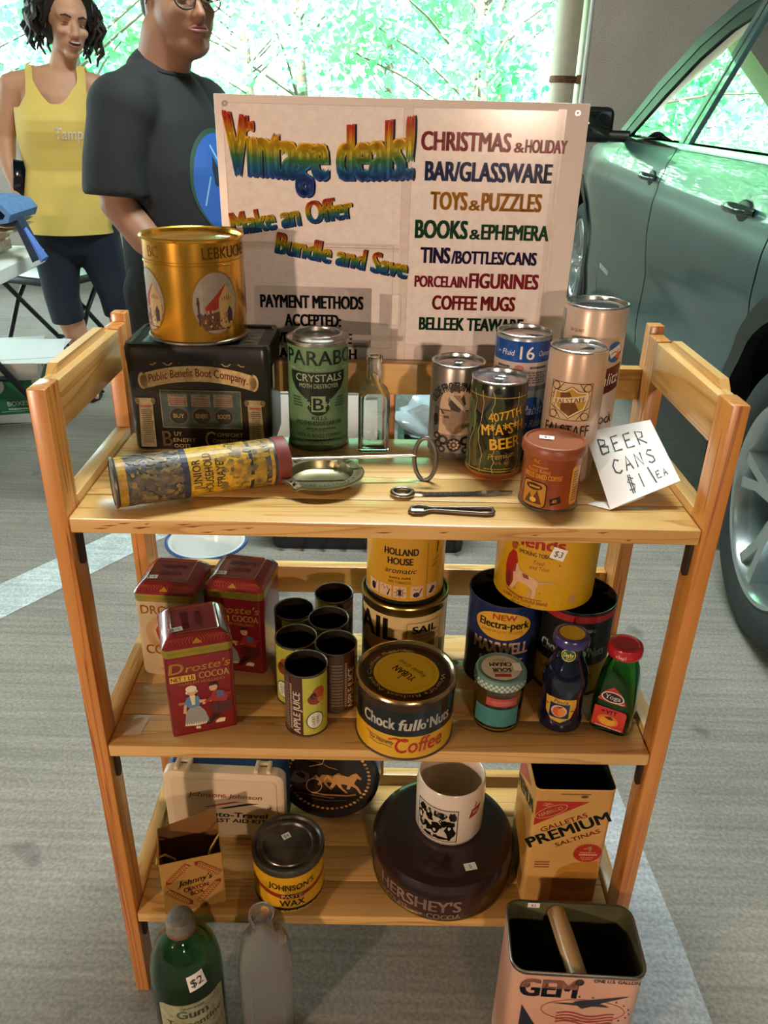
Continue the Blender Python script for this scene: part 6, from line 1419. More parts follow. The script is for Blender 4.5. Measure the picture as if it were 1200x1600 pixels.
for yy in (-.0012, D_ + .0002): obj('rivet', xform(lathe([(0, 0), (.005, 0), (.0055, .0015), (.003, .003), (0, .0032)], 14), Matrix.Translation((.001 if yy < 0 else -.014, yy + .0022, HO - .016)) @ Matrix.Rotation(pi / 2, 4, 'X')), mat('dark_rivet', '#4a453c', rough=.5, metal=.8), T)
d = Decal(); nv = '#262c3c'; pk = '#c46a5a'; z0 = HO - .006
d.text('GEM', -.035, z0 - .042, .033, nv, 2, w=.072, bold=.06)
for s_, cl in ((1, pk),):
    dd = Decal(); dd.text('GEM', -.035, z0 - .042, .033, pk, 3, w=.070, bold=.045)
    # only the upper half of the letters is pink and white striped
    for (f, c) in zip(dd.f, dd.c):
        pass
    bmx = bmesh.new(); cv = [bmx.verts.new((p[0], p[1], p[2])) for p in dd.v]
    for f in dd.f:
        try: bmx.faces.new([cv[i] for i in f])
        except ValueError: pass
    bmesh.ops.bisect_plane(bmx, geom=bmx.verts[:] + bmx.edges[:] + bmx.faces[:], plane_co=(0, z0 - .0245, 0), plane_no=(0, 1, 0), clear_inner=True)
    bmx.verts.index_update(); d._add([(v.co.x, v.co.y) for v in bmx.verts], [tuple(v.index for v in f.verts) for f in bmx.faces], hexc('#c98a78'), 4); bmx.free()
d.text('ONE U.S. GALLON', .046, z0 - .0085, .0060, nv, 2, w=.056, bold=.03)
# eagle-like bird shape, ring with stripes and stars
ring = [(.012 + .052 * cos(a), z0 - .066 + .022 * sin(a)) for a in [2 * pi * i / 50 for i in range(50)]]
d.line(ring, .0010, '#b0443c', 1, True)
d.poly([(.000, z0 - .048), (.018, z0 - .044), (.066, z0 - .032), (.030, z0 - .050), (.044, z0 - .056), (.022, z0 - .056), (.010, z0 - .062), (.004, z0 - .056), (-.030, z0 - .053), (-.002, z0 - .052)], nv, 3)
for k in range(4): d.line([(-.020 + .004 * i, z0 - .074 - .006 * k + .0035 * sin(i * .45)) for i in range(19)], .0022, '#b0443c', 2)
for i in range(11): a = -1.2 + 2.9 * i / 10; d.ell(.012 + .058 * cos(a), z0 - .066 + .028 * sin(a), .0014, .0014, nv, 2, 6)
d.ell(-.062, z0 - .020, .004, .006, '#5a4a44', 1, 10); d.poly([(-.065, z0 - .120), (-.065, z0 - .06), (-.055, z0 - .08), (-.045, z0 - .10), (-.036, z0 - .120)], nv, 1)
d.rect(-.064, .010, .064, .10, '#c98a78', 0)
d.build('front_print', T, S_plane((0, .0008, 0), (1, 0, 0), (0, 0, 1)), m=PRINT)
price_tag(T, S_plane((-.045, D_ - .0042, HO - .004), (1, 0, 0), (0, 0, 1)), .016, .009, '$2')
# ------------------------------------------------------------------ people
from mathutils.bvhtree import BVHTree
def ellipsoid(bm, c, r, M=None, seg=20):
    mt = Matrix.Translation(c) @ Matrix.Diagonal((r[0], r[1], r[2], 1))
    if M is not None: mt = M @ mt
    bmesh.ops.create_uvsphere(bm, u_segments=seg, v_segments=seg // 2 + 2, radius=1.0, matrix=mt)
def limb(bm, pts, rad, ref=(1, 0, 0), seg=18, M=None, flat=False):
    """tapering elliptical tube; rad entries are r or (r_along_ref, r_other); round ends"""
    P = [Vector(p) for p in pts]; n = len(P); rings = []
    R = [(r, r) if not isinstance(r, (tuple, list)) else r for r in rad]
    for i in range(n):
        t = (P[min(i + 1, n - 1)] - P[max(i - 1, 0)]).normalized(); rf = Vector(ref)
        a = (rf - t * rf.dot(t)).normalized(); b = t.cross(a)
        def ring(c, k): return [c + a * (R[i][0] * k * cos(2 * pi * q / seg)) + b * (R[i][1] * k * sin(2 * pi * q / seg)) for q in range(seg)]
        if i == 0: rings += [ring(P[0] - t * min(R[0]) * .8, .35), ring(P[0] - t * min(R[0]) * .5, .8)]
        rings.append(ring(P[i], 1))
        if i == n - 1 and not flat: rings += [ring(P[i] + t * min(R[i]) * .5, .8), ring(P[i] + t * min(R[i]) * .8, .35)]
    if M is not None: rings = [[M @ p for p in r] for r in rings]
    bm_loft(bm, rings)
def fuse(bm, voxel, smooth_it=4, fac=0.5):
    bmesh.ops.recalc_face_normals(bm, faces=bm.faces)
    me = bpy.data.meshes.new('m'); bm.to_mesh(me); bm.free()
    o = bpy.data.objects.new('tmp', me); COL.objects.link(o)
    r = o.modifiers.new('r', 'REMESH'); r.mode = 'VOXEL'; r.voxel_size = voxel
    if smooth_it:
        q = o.modifiers.new('s', 'SMOOTH'); q.factor = fac; q.iterations = smooth_it
    dg = bpy.context.evaluated_depsgraph_get()
    out = bpy.data.meshes.new_from_object(o.evaluated_get(dg))
    bpy.data.objects.remove(o)
    out.polygons.foreach_set('use_smooth', [True] * len(out.polygons))
    out.materials.clear()
    return out
def hand(bm, wrist, dirv, palm_n, s=1.0, curl=0.5, thumb=1):
    d = Vector(dirv).normalized(); n = Vector(palm_n); n = (n - d * n.dot(d)).normalized(); w = d.cross(n)
    W = Vector(wrist)
    limb(bm, [W, W + d * .035 * s, W + d * .075 * s], [(.024 * s, .016 * s), (.036 * s, .014 * s), (.038 * s, .012 * s)], ref=w, seg=12)
    for k, L_ in enumerate((.062, .072, .068, .052)):
        b = W + d * .080 * s + w * (.028 - .0187 * k) * s; p = [b - d * .02 * s]; dd = d.copy(); seg = L_ / 3 * s
        p.append(b)
        for j in range(3):
            dd = (dd * cos(curl * .55) + n * sin(curl * .55)).normalized() if j else (dd * cos(curl * .4) + n * sin(curl * .4)).normalized()
            p.append(p[-1] + dd * seg)
        limb(bm, p, [.0085 * s, .0088 * s, .0082 * s, .0075 * s, .0065 * s], ref=w, seg=8)
    b = W + d * .028 * s + w * thumb * .026 * s; t1 = (d * .7 + w * thumb * .6 + n * .3).normalized(); t2 = (d * .95 + w * thumb * .1 + n * .35).normalized()
    limb(bm, [b, b + t1 * .034 * s, b + t1 * .034 * s + t2 * .03 * s], [.012 * s, .010 * s, .0075 * s], ref=w, seg=8)
def head(bm, M, s=1.0, jaw=1.0):
    S = M @ Matrix.Scale(s, 4)
    ellipsoid(bm, (0, .018, .035), (.074, .094, .088), S); ellipsoid(bm, (0, -.018, -.032), (.060 * jaw, .070, .078), S); ellipsoid(bm, (0, -.052, -.094), (.030 * jaw, .028, .024), S)
    ellipsoid(bm, (0, -.045, .030), (.058, .045, .035), S)
    limb(bm, [(0, -.084, .004), (0, -.098, -.018), (0, -.106, -.034)], [.0085, .010, .0125], M=S, seg=10)
    for k in (-1, 1):
        ellipsoid(bm, (k * .010, -.094, -.037), (.009, .010, .008), S, 10); ellipsoid(bm, (k * .034, -.062, -.025), (.024, .026, .020), S, 12)
        ellipsoid(bm, (k * .074, .012, -.008), (.008, .018, .030), S @ Matrix.Rotation(k * .25, 4, 'Z'), 12)
    ellipsoid(bm, (0, -.080, -.062), (.024, .016, .011), S, 12)
def face_parts(T, M, s, brow_m, lip_m, open_mouth=False, closed_eyes=False):
    S = M @ Matrix.Scale(s, 4)
    for k in (-1, 1):
        bm = bmesh.new(); ellipsoid(bm, (k * .031, -.0805, .002), (.0125, .0085, .0075 if not closed_eyes else .0016), S, 14); obj('eye', finish(bm, 60), mat('eye_white', '#d8d2c8', rough=.2) if not closed_eyes else mat('closed_eyelid_line', '#5a3a2c', rough=.6), T)  # closed eyes become a thin dark brown line
        if not closed_eyes:
            bm = bmesh.new(); ellipsoid(bm, (k * .030, -.0880, .002), (.0058, .0025, .0058), S, 12); obj('iris', finish(bm, 60), mat('dark_iris', '#20140e', rough=.15), T)
        bm = bmesh.new(); limb(bm, [(k * .015, -.0905, .0205), (k * .031, -.0880, .026), (k * .047, -.0775, .022)], [.0032, .0036, .002], M=S, seg=8); obj('eyebrow', finish(bm, 60), brow_m, T)
    if open_mouth:
        bm = bmesh.new(); ellipsoid(bm, (0, -.0920, -.0620), (.0215, .0060, .0095), S, 16); obj('mouth', finish(bm, 60), mat('dark_mouth', '#3a1512', rough=.5), T)
        bm = bmesh.new(); ellipsoid(bm, (0, -.0955, -.0575), (.0165, .0038, .0038), S, 14); obj('teeth', finish(bm, 60), mat('teeth_white', '#e2dccf', rough=.3), T)
        for z, dz in ((-.0525, .0), (-.0722, .0)):
            bm = bmesh.new(); limb(bm, [(-.024, -.0870, -.062), (-.012, -.0955, z), (0, -.0975, z - .001), (.012, -.0955, z), (.024, -.0870, -.062)], [.0018, .0036, .0038, .0036, .0018], M=S, ref=(0, 0, 1), seg=8); obj('lip', finish(bm, 60), lip_m, T)
    else:
        for z, r in ((-.0575, .0042), (-.0665, .0052)):
            bm = bmesh.new(); limb(bm, [(-.025, -.0860, -.062), (-.012, -.0945, z), (0, -.0968, z), (.012, -.0945, z), (.025, -.0860, -.062)], [.0016, r, r, r, .0016], M=S, ref=(0, 0, 1), seg=8); obj('lip', finish(bm, 60), lip_m, T)
def project_front(me, off=1.0, y0=-1.0):
    bm = bmesh.new(); bm.from_mesh(me); tr = BVHTree.FromBMesh(bm); bm.free()
    def f(u, v, n):
        h, nn, i, dd = tr.ray_cast(Vector((u, y0, v)), Vector((0, 1, 0)))
        if h is None: h = Vector((u, 0, v))
        return h + Vector((0, -.0012 - n * 4 * off, 0))
    return f

# --- person in yellow
T = thing('person', 'person in a yellow sleeveless top and navy capri trousers holding a phone at the hip', 'person', (-1.330, 2.72, 0), .22)
SKIN1 = mat('skin_light_tan', '#c08f72', rough=.55, noise=.06, nscale=40, sss=.05)
HM = Matrix.Translation((.075, -.015, 1.425)) @ Matrix.Rotation(.42, 4, 'Z') @ Matrix.Rotation(.10, 4, 'Y') @ Matrix.Rotation(.10, 4, 'X')
bm = bmesh.new()
limb(bm, [(-.02, 0, .70), (-.02, 0, .78), (-.015, 0, .93), (0, 0, 1.08), (.005, .005, 1.18), (.012, .01, 1.235)], [(.150, .105), (.155, .110), (.122, .092), (.140, .105), (.150, .088), (.120, .062)], seg=26)
limb(bm, [(-.150, .01, 1.215), (0, .012, 1.245), (.160, .01, 1.215)], [.045, (.05, .055), .045], ref=(0, 0, 1))
limb(bm, [(.018, .012, 1.22), (.040, .006, 1.30), (.062, 0, 1.36)], [.056, .047, .048])
for k in (-1, 1): ellipsoid(bm, (k * .062, -.070, 1.095), (.056, .048, .054))
head(bm, HM, 1.0, .95)
limb(bm, [(-.160, .01, 1.215), (-.192, .02, 1.12), (-.218, .03, 1.03), (-.222, .0, .95), (-.205, -.03, .885)], [.048, .043, .037, .034, .025])
hand(bm, (-.205, -.03, .885), (.35, -.25, -.9), (.6, -.5, .35), .92, .9, -1)
limb(bm, [(.165, .01, 1.215), (.205, .03, 1.11), (.232, .04, 1.02), (.225, -.02, .93), (.20, -.07, .87)], [.048, .043, .037, .034, .025])
hand(bm, (.20, -.07, .87), (-.1, -.3, -.95), (-.8, -.4, 0), .92, .6, 1)
limb(bm, [(-.085, 0, .70), (-.088, -.005, .55), (-.090, -.012, .40), (-.066, .012, .27), (-.022, .012, .09), (-.02, .01, .05)], [.088, .074, .055, .052, .033, .034])
limb(bm, [(.072, 0, .70), (.095, -.005, .55), (.125, -.012, .41), (.142, .012, .28), (.160, .015, .09), (.162, .01, .05)], [.088, .074, .055, .052, .033, .034])
for fx in (-.02, .163):
    limb(bm, [(fx, .035, .035), (fx, -.03, .040), (fx + .004, -.10, .030), (fx + .006, -.145, .024)], [(.030, .030), (.034, .030), (.042, .020), (.034, .014)], seg=14)
    for k in range(5): limb(bm, [(fx + .032 - .014 * k, -.140, .022), (fx + .033 - .0145 * k, -.172 + .003 * k, .018)], [.0095 if k == 0 else .0075] * 2, seg=8)
obj('body', fuse(bm, .0062, 3), SKIN1, T)
HAIRM = mat('dark_curly_hair', '#1c1512', rough=.5, noise=.3, nscale=60)
bm = bmesh.new(); S_ = HM
ellipsoid(bm, (0, .034, .050), (.086, .095, .088), S_); ellipsoid(bm, (0, .055, .0), (.088, .075, .09), S_)
rnd = random.Random(31)
for i in range(170):
    a = rnd.uniform(-.35, pi + .35); el = rnd.uniform(.05, 1.2)
    p = Vector((.088 * cos(a) * cos(el) * 1.02, .030 + .098 * sin(a) * cos(el), .050 + .086 * sin(el))); pts = [p]
    L_ = rnd.uniform(.10, .19) if abs(cos(a)) > .3 else rnd.uniform(.12, .2); ph = rnd.uniform(0, 6)
    out = Vector((cos(a), sin(a) * .9, 0))
    for j in range(1, 9):
        t = j / 8; spread = .034 * t + .030 * sin(t * pi) - (.0 if i % 3 else .018)
        pts.append(p + out * (spread + .007 * sin(ph + j * 1.9)) + Vector((.007 * cos(ph + j * 1.9), .004 * sin(ph + j), -L_ * t)))
    limb(bm, pts, [.011, .0125, .012, .0115, .011, .010, .0085, .0065, .004], M=S_, seg=6)
for i in range(16):
    x0 = rnd.uniform(-.07, .07); k = 1 if x0 > -.015 else -1; pts = []
    for j in range(8): t = j / 7; pts.append((x0 + k * (.085 - abs(x0)) * t + .004 * sin(j * 1.7 + i), -.045 + .045 * t - .012 * sin(pi * t), .118 - .02 * t - .11 * t * t))
    limb(bm, pts, [.010, .011, .011, .010, .009, .008, .007, .004], M=S_, seg=7)
obj('hair', finish(bm, 60), HAIRM, T)
face_parts(T, HM, 1.0, HAIRM, mat('lip_rose', '#9c5a50', rough=.4), True, True)
# tank top: lofted shell with scooped neck and arm holes
lev = [(.685, .188, .150, -.02, 0), (.70, .186, .148, -.02, 0), (.76, .180, .142, -.02, 0), (.84, .162, .128, -.018, 0), (.92, .146, .118, -.016, 0), (1.0, .156, .132, -.01, -.006), (1.06, .162, .150, -.004, -.012), (1.10, .164, .154, 0, -.012), (1.14, .164, .142, .002, -.006), (1.18, .158, .122, .004, .002), (1.22, .146, .100, .008, .007), (1.25, .132, .086, .010, .010), (1.285, .116, .076, .012, .012)]
lev2 = []
for A_, B_ in zip(lev, lev[1:]):
    nn_ = max(2, int((B_[0] - A_[0]) / .006))
    lev2 += [tuple(A_[q] + (B_[q] - A_[q]) * k / nn_ for q in range(5)) for k in range(nn_)]
lev2.append(lev[-1])
bm = bmesh.new(); SG = 150; rings = []
for z, rx, ry, cx, cy in lev2:
    rings.append([bm.verts.new((cx + rx * cos(2 * pi * i / SG) * (1 + .012 * sin(9 * 2 * pi * i / SG) * max(0, min(1, (.98 - z) * 8))), cy + ry * sin(2 * pi * i / SG) * (1 + .025 * sin(7 * 2 * pi * i / SG + z * 9) * max(0, min(1, (1.02 - z) * 8))), z)) for i in range(SG)])
for a, b in zip(rings, rings[1:]):
    for i in range(SG):
        j = (i + 1) % SG; c = (a[i].co + a[j].co + b[i].co + b[j].co) / 4
        x, y, z = c.x - .010, c.y, c.z
        neck = (z > 1.150 + 1.05 * max(0, abs(x) - .015) + 3.0 * max(0, abs(x) - .05) ** 1.5 if y < .0 else z > 1.225 + .4 * abs(x)) and abs(x) < .080
        arm = z > 1.140 and abs(x) > .108 + max(0, (1.19 - z)) ** 1.3 * 1.6
        if not neck and not arm: bm.faces.new((a[i], a[j], b[j], b[i]))
loose = [v for v in bm.verts if not v.link_faces]; bmesh.ops.delete(bm, geom=loose, context='VERTS')
for _ in range(6):
    bd = [v for v in bm.verts if any(e.is_boundary for e in v.link_edges)]
    nc = {}
    for v in bd:
        ns = [e.other_vert(v) for e in v.link_edges if e.is_boundary]
        if ns: nc[v] = v.co * .5 + sum((n.co for n in ns), Vector()) / len(ns) * .5
    for v, c in nc.items(): v.co = c
ret = bmesh.ops.solidify(bm, geom=bm.faces[:], thickness=.0035)
tank_me = finish(bm, 70)
obj('tank_top', tank_me, mat('yellow_jersey', '#dcbf64', rough=.8, noise=.12, nscale=9), T)
d = Decal(); d.text('Tamp', 0, 0, .040, '#ece4d4', 1, w=.100, shear=.2, bold=.012, rot=.02); d.v = [(u + .042, v + 1.035, n) for u, v, n in d.v]
d.build('shirt_lettering', T, project_front(tank_me, .6), step=.012, vstep=.012, m=PRINT_PAPER)
bm = bmesh.new()
limb(bm, [(-.02, 0, .66), (-.02, 0, .74), (-.02, 0, .82)], [(.160, .118), (.168, .124), (.150, .112)], seg=26)
limb(bm, [(-.085, 0, .70), (-.090, -.005, .55), (-.093, -.012, .42), (-.082, -.004, .315)], [.100, .087, .072, .070], flat=True); limb(bm, [(.072, 0, .70), (.097, -.005, .55), (.127, -.012, .43), (.136, -.002, .345)], [.100, .087, .072, .070], flat=True)
obj('capri_trousers', fuse(bm, .008, 3), mat('navy_cotton', '#141c2c', rough=.85), T)
for fx in (-.02, .163):
    bm = bmesh.new(); bm_loft(bm, [[(fx + sx * w * (1.0 if y < 0 else .8), y, z) for sx, y, w in ((-1, .06, .026), (-1, .0, .034), (-1, -.09, .046), (-1, -.15, .042), (-1, -.185, .02), (1, -.185, .02), (1, -.15, .042), (1, -.09, .046), (1, .0, .034), (1, .06, .026))] for z in (.001, .012)]); obj('sandal_sole', finish(bm, 30), mat('black_rubber', '#17171a', rough=.7), T)
    bm = bmesh.new(); tube_bm(bm, [(fx - .045, -.075, .012), (fx - .03, -.085, .045), (fx, -.090, .054), (fx + .034, -.088, .044), (fx + .050, -.08, .012)], .006, 8); obj('sandal_strap', finish(bm, 50), mat('black_rubber', '#17171a', rough=.7), T)
PH = thing('phone', 'dark phone held in the hand beside the yellow top', 'phone', (-1.490, 2.630, .815), .5)
obj('case', xform(rr_loft([(.070, .009, .004, 0), (.072, .010, .005, .003), (.072, .010, .005, .137), (.070, .009, .004, .140)], True, True, 4), Matrix.Rotation(.15, 4, 'Y')), mat('phone_case', '#14171b', rough=.3), PH)
obj('screen', xform(box_mesh(-.033, .033, -.0055, -.0045, .005, .135, .001), Matrix.Rotation(.15, 4, 'Y')), mat('phone_screen', '#0c0f14', rough=.08), PH)

# --- person in black
T = thing('person', 'person in glasses and a black T-shirt with a large blue oval print', 'person', (-.622, 1.66, 0), 1.15)
SKIN2 = mat('skin_tan', '#9a6d54', rough=.55, noise=.06, nscale=40, sss=.05)
HM = Matrix.Translation((.020, -.045, 1.402)) @ Matrix.Rotation(-.46, 4, 'Z') @ Matrix.Rotation(-.02, 4, 'X')
bm = bmesh.new()
limb(bm, [(0, 0, .72), (0, -.01, .86), (0, 0, 1.02), (0, .015, 1.15), (0, .03, 1.22)], [(.145, .135), (.155, .145), (.158, .125), (.150, .095), (.10, .07)], seg=26)
limb(bm, [(-.160, .02, 1.165), (0, .035, 1.225), (.160, .02, 1.165)], [.05, (.05, .06), .05], ref=(0, 0, 1))
limb(bm, [(.0, .035, 1.20), (.006, .008, 1.27), (.010, -.012, 1.34)], [.078, .070, .068])
head(bm, HM, 1.06, 1.18)
ellipsoid(bm, (0, -.020, -.092), (.062, .058, .040), HM)
limb(bm, [(-.175, .015, 1.150), (-.200, .025, 1.03), (-.212, .025, .93), (-.205, -.05, .85), (-.185, -.13, .79)], [.050, .052, .047, .043, .031])
hand(bm, (-.185, -.13, .79), (.3, -.75, -.45), (.7, .1, -.5), 1.05, .5, 1)
limb(bm, [(.175, .015, 1.150), (.200, .025, 1.03), (.212, .025, .93), (.205, -.05, .85), (.185, -.13, .79)], [.050, .052, .047, .043, .031])
hand(bm, (.185, -.13, .79), (-.3, -.75, -.45), (-.7, .1, -.5), 1.05, .5, -1)
for k in (-1, 1): limb(bm, [(k * .09, 0, .70), (k * .10, 0, .40), (k * .10, .02, .10)], [.10, .065, .04])
obj('body', fuse(bm, .0068, 3), SKIN2, T)
bm = bmesh.new(); S_ = HM @ Matrix.Scale(1.06, 4)
ellipsoid(bm, (0, .030, .048), (.079, .090, .086), S_); ellipsoid(bm, (0, .062, .0), (.070, .050, .070), S_)
obj('hair', finish(bm, 60), mat('short_black_hair', '#191513', rough=.7, noise=.3, nscale=90), T)
face_parts(T, HM, 1.06, MATS['short_black_hair'], mat('lip_brown', '#7d4c40', rough=.45))
S_ = HM @ Matrix.Scale(1.06, 4); bm = bmesh.new()
for k in (-1, 1):
    tube_bm(bm, [S_ @ Vector((k * .033 + .026 * cos(a), -.096 - .004 * cos(a) * k * -1 * .5, -.004 + .021 * sin(a))) for a in [2 * pi * i / 26 for i in range(26)]], .0018, 7, True)
    tube_bm(bm, [S_ @ Vector((k * .058, -.094, .004)), S_ @ Vector((k * .078, -.05, .006)), S_ @ Vector((k * .080, .0, .006)), S_ @ Vector((k * .078, .02, -.008))], .0017, 7)
tube_bm(bm, [S_ @ Vector((-.008, -.098, .002)), S_ @ Vector((0, -.102, .006)), S_ @ Vector((.008, -.098, .002))], .0017, 7)
obj('glasses_frame', finish(bm, 50), mat('dark_glasses_frame', '#22242a', rough=.25), T)
for k in (-1, 1):
    bm = bmesh.new(); bm.faces.new([bm.verts.new(S_ @ Vector((k * .033 + .025 * cos(a), -.096, -.004 + .020 * sin(a)))) for a in [2 * pi * i / 26 for i in range(26)]]); obj('lens', finish(bm, 0), thin_glass('spectacle_lens', '#eef2f2'), T)
bm = bmesh.new()
limb(bm, [(0, .0, .71), (0, -.012, .78), (0, -.022, .88), (0, -.010, 1.00), (0, .008, 1.11), (0, .028, 1.200), (0, .042, 1.245)], [(.172, .160), (.178, .168), (.182, .172), (.182, .160), (.176, .132), (.125, .098), (.080, .074)], seg=30)
limb(bm, [(-.120, .025, 1.185), (-.178, .02, 1.120), (-.205, .025, 1.03), (-.216, .025, .950)], [(.070, .078), (.078, .086), (.076, .086), (.080, .090)], ref=(1, 0, 0), flat=True); limb(bm, [(.120, .025, 1.185), (.178, .02, 1.120), (.205, .025, 1.03), (.216, .025, .950)], [(.070, .078), (.078, .086), (.076, .086), (.080, .090)], flat=True)
for k in (-1, 1): ellipsoid(bm, (k * .158, .02, 1.150), (.088, .095, .092))
limb(bm, [(-.15, .024, 1.172), (0, .037, 1.232), (.15, .024, 1.172)], [.066, (.066, .075), .066], ref=(0, 0, 1))
shirt = fuse(bm, .009, 5)
obj('t_shirt', shirt, mat('black_jersey', '#16191c', rough=.85), T)
bm = bmesh.new(); tube_bm(bm, [(.080 * cos(a), .020 + .076 * sin(a), 1.252 + .016 * sin(a)) for a in [2 * pi * i / 40 for i in range(40)]], .0055, 8, True); obj('collar', finish(bm, 50), MATS['black_jersey'], T)
d = Decal(); d.ell(0, .975, .115, .140, '#2a4a3a', 0, 44); d.ell(0, .970, .108, .133, '#2b5aa6', 1, 44)
for pts in ([(-.05, 1.02), (-.035, 1.05), (-.025, 1.0), (-.035, .97), (-.05, .98)], [(.03, 1.03), (.045, 1.04), (.05, .99), (.035, .97)], [(-.02, .93), (.0, .945), (.012, .92), (-.005, .90), (-.018, .91)], [(-.055, .88), (-.02, .862), (.03, .862), (.06, .885), (.03, .845), (-.025, .845)]): d.poly(pts, '#1b2a3c', 2)
d.line([(-.03, 1.075), (-.01, 1.0), (.03, .90), (.05, .85)], .006, '#7fb0c8', 2); d.line([(-.09, .93), (-.06, 1.0)], .004, '#7fb0c8', 2)
d.build('shirt_print', T, project_front(shirt, .5), step=.012, vstep=.012, m=PRINT_PAPER)
bm = bmesh.new(); limb(bm, [(0, .01, .62), (0, 0, .70), (0, 0, .78)], [(.17, .145), (.182, .155), (.165, .14)], seg=26)
for k in (-1, 1): limb(bm, [(k * .088, 0, .70), (k * .10, 0, .40), (k * .10, .015, .10), (k * .10, .015, .05)], [.118, .092, .075, .075])
obj('trousers', fuse(bm, .009, 4), mat('black_denim', '#15181d', rough=.85, noise=.2, nscale=40), T)
for k in (-1, 1):
    bm = bmesh.new(); limb(bm, [(k * .10, .075, .045), (k * .10, 0, .055), (k * .105, -.10, .040), (k * .108, -.165, .032)], [(.034, .040), (.040, .050), (.046, .036), (.036, .026)], seg=16); obj('shoe', fuse(bm, .007, 3), mat('grey_shoe', '#4a4d52', rough=.7), T)
# ------------------------------------------------------------------ left background: table, chair, boxes, jeans
def box_at(name, parent, M, x0, x1, y0, y1, z0, z1, m, bev=.002):
    return obj(name, xform(box_mesh(x0, x1, y0, y1, z0, z1, bev), M), m, parent)
T = thing('folding_table', 'white plastic folding table with black legs at the left edge', 'table', (-1.155, 1.56, 0), .055)
WP = mat('white_table_plastic', '#dfe2df', rough=.4, noise=.05, nscale=8)
obj('table_top', xform(rr_loft([(1.20, .68, .04, .694), (1.22, .70, .05, .700), (1.22, .70, .05, .735), (1.20, .68, .045, .742)], True, True, 6), Matrix.Translation((-.575, .06, 0))), WP, T)
def w2l(p, o=(-1.155, 1.56), r=.055):
    x, y = p[0] - o[0], p[1] - o[1]; return Vector((x * cos(r) + y * sin(r), -x * sin(r) + y * cos(r), p[2]))
obj('leg', tube([w2l((-1.66, 2.09, .69)), w2l((-1.50, 2.20, .26)), w2l((-1.37, 2.285, .012))], .0125, 10), BLACKM, T)
obj('leg', tube([w2l((-1.50, 1.62, .69)), w2l((-1.46, 1.50, .35)), w2l((-1.42, 1.38, .012))], .0125, 10), BLACKM, T)
obj('leg', tube([w2l((-2.15, 1.95, .69)), w2l((-2.30, 2.0, .012))], .0125, 10), BLACKM, T)
obj('leg', tube([w2l((-2.05, 1.45, .69)), w2l((-2.15, 1.35, .012))], .0125, 10), BLACKM, T)
obj('cross_bar', tube([w2l((-1.475, 2.215, .205)), w2l((-2.24, 1.98, .205))], .0105, 10), BLACKM, T)
# folding chair
T = thing('folding_chair', 'black metal folding chair with padded seat behind the yellow top', 'chair', (-1.60, 3.10, 0), -.35)
CHS = mat('chair_vinyl', '#23282c', rough=.3)
obj('seat', xform(rr_loft([(.38, .38, .04, .415), (.40, .40, .05, .420), (.40, .40, .05, .440), (.38, .38, .05, .452), (.30, .30, .05, .455)], True, True, 6), Matrix.Translation((0, 0, 0))), CHS, T)
obj('backrest', xform(rr_loft([(.38, .020, .008, .66), (.40, .022, .010, .67), (.40, .022, .010, .80), (.37, .020, .009, .815)], True, True, 4), Matrix.Translation((0, .22, 0))), CHS, T)
for s in (-1, 1):
    obj('leg', tube([(s * .205, .23, .82), (s * .205, .16, .56), (s * .205, -.06, .30), (s * .205, -.22, .012)], .0115, 10), BLACKM, T)
    obj('leg', tube([(s * .185, -.16, .42), (s * .185, .02, .22), (s * .185, .21, .012)], .0115, 10), BLACKM, T)
obj('stretcher', tube([(-.205, -.15, .13), (.205, -.15, .13)], .009, 8), BLACKM, T)
obj('stretcher', tube([(-.185, .14, .09), (.185, .14, .09)], .009, 8), BLACKM, T)
# green and white archive box with papers
T = thing('archive_box', 'white and green printed storage box on the floor under the table', 'box', (-1.545, 2.24, 0), .30)
WB = mat('white_card_box', '#d9dcda', rough=.7)
obj('body', box_mesh(-.155, .155, 0, .36, 0, .235, .003), WB, T)
obj('lid', box_mesh(-.163, .163, -.008, .368, .185, .262, .003), WB, T)
d = Decal(); gn = '#1f6b4a'; d.rect(-.15, .045, .128, .182, gn, 0); d.poly([(-.15, .004), (-.15, .016), (.06, .008), (.128, .004)], gn, 0); d.ell(-.02, .165, .045, .040, '#b9c8be', 1, 24); d.rect(-.08, .182, .04, .21, '#d9dcda', 2); d.text('BOXES', .065, .080, .018, '#dfe6e0', 1, w=.080, bold=.03); d.lines_of_print(.020, .063, .105, .073, 1, '#b9d0c2', 1, .7, 5); d.rect(.0, .056, .11, .058, '#b9d0c2', 1)
d.build('front_print', T, S_plane((0, -.0004, 0), (1, 0, 0), (0, 0, 1)), m=PRINT_PAPER)
d = Decal(); d.rect(.02, .05, .34, .182, gn, 0); d.build('side_print', T, S_plane((.1554, 0, 0), (0, 1, 0), (0, 0, 1)), m=PRINT_PAPER)
bm = bmesh.new(); bm_box(bm, .1625, .1645, .10, .17, .205, .232, .0005); obj('hand_hole', finish(bm, 0), BLACKP, T)
PP = thing('paper_sheets', 'white sheets of paper lying on the storage box lid', 'paper', (-1.54, 2.37, .2625), .12)
obj('sheet', box_mesh(-.22, .20, -.16, .20, 0, .002, 0), mat('white_paper', '#e6ebec', rough=.7), PP)
obj('sheet', xform(box_mesh(-.14, .21, -.12, .16, .0022, .004, 0), Matrix.Rotation(.2, 4, 'Z')), MATS['white_paper'], PP)
# cardboard box at the very edge
T = thing('cardboard_box', 'brown cardboard box just inside the left edge below the table', 'box', (-1.395, 1.55, 0), .1)
obj('body', box_mesh(-.30, .0, 0, .30, 0, .26, .003), mat('plain_cardboard', '#a58c72', rough=.8), T)
obj('flap', xform(box_mesh(-.30, .0, 0, .14, 0, .003, 0), Matrix.Translation((0, 0, .261)) @ Matrix.Rotation(.5, 4, 'X')), MATS['plain_cardboard'], T)
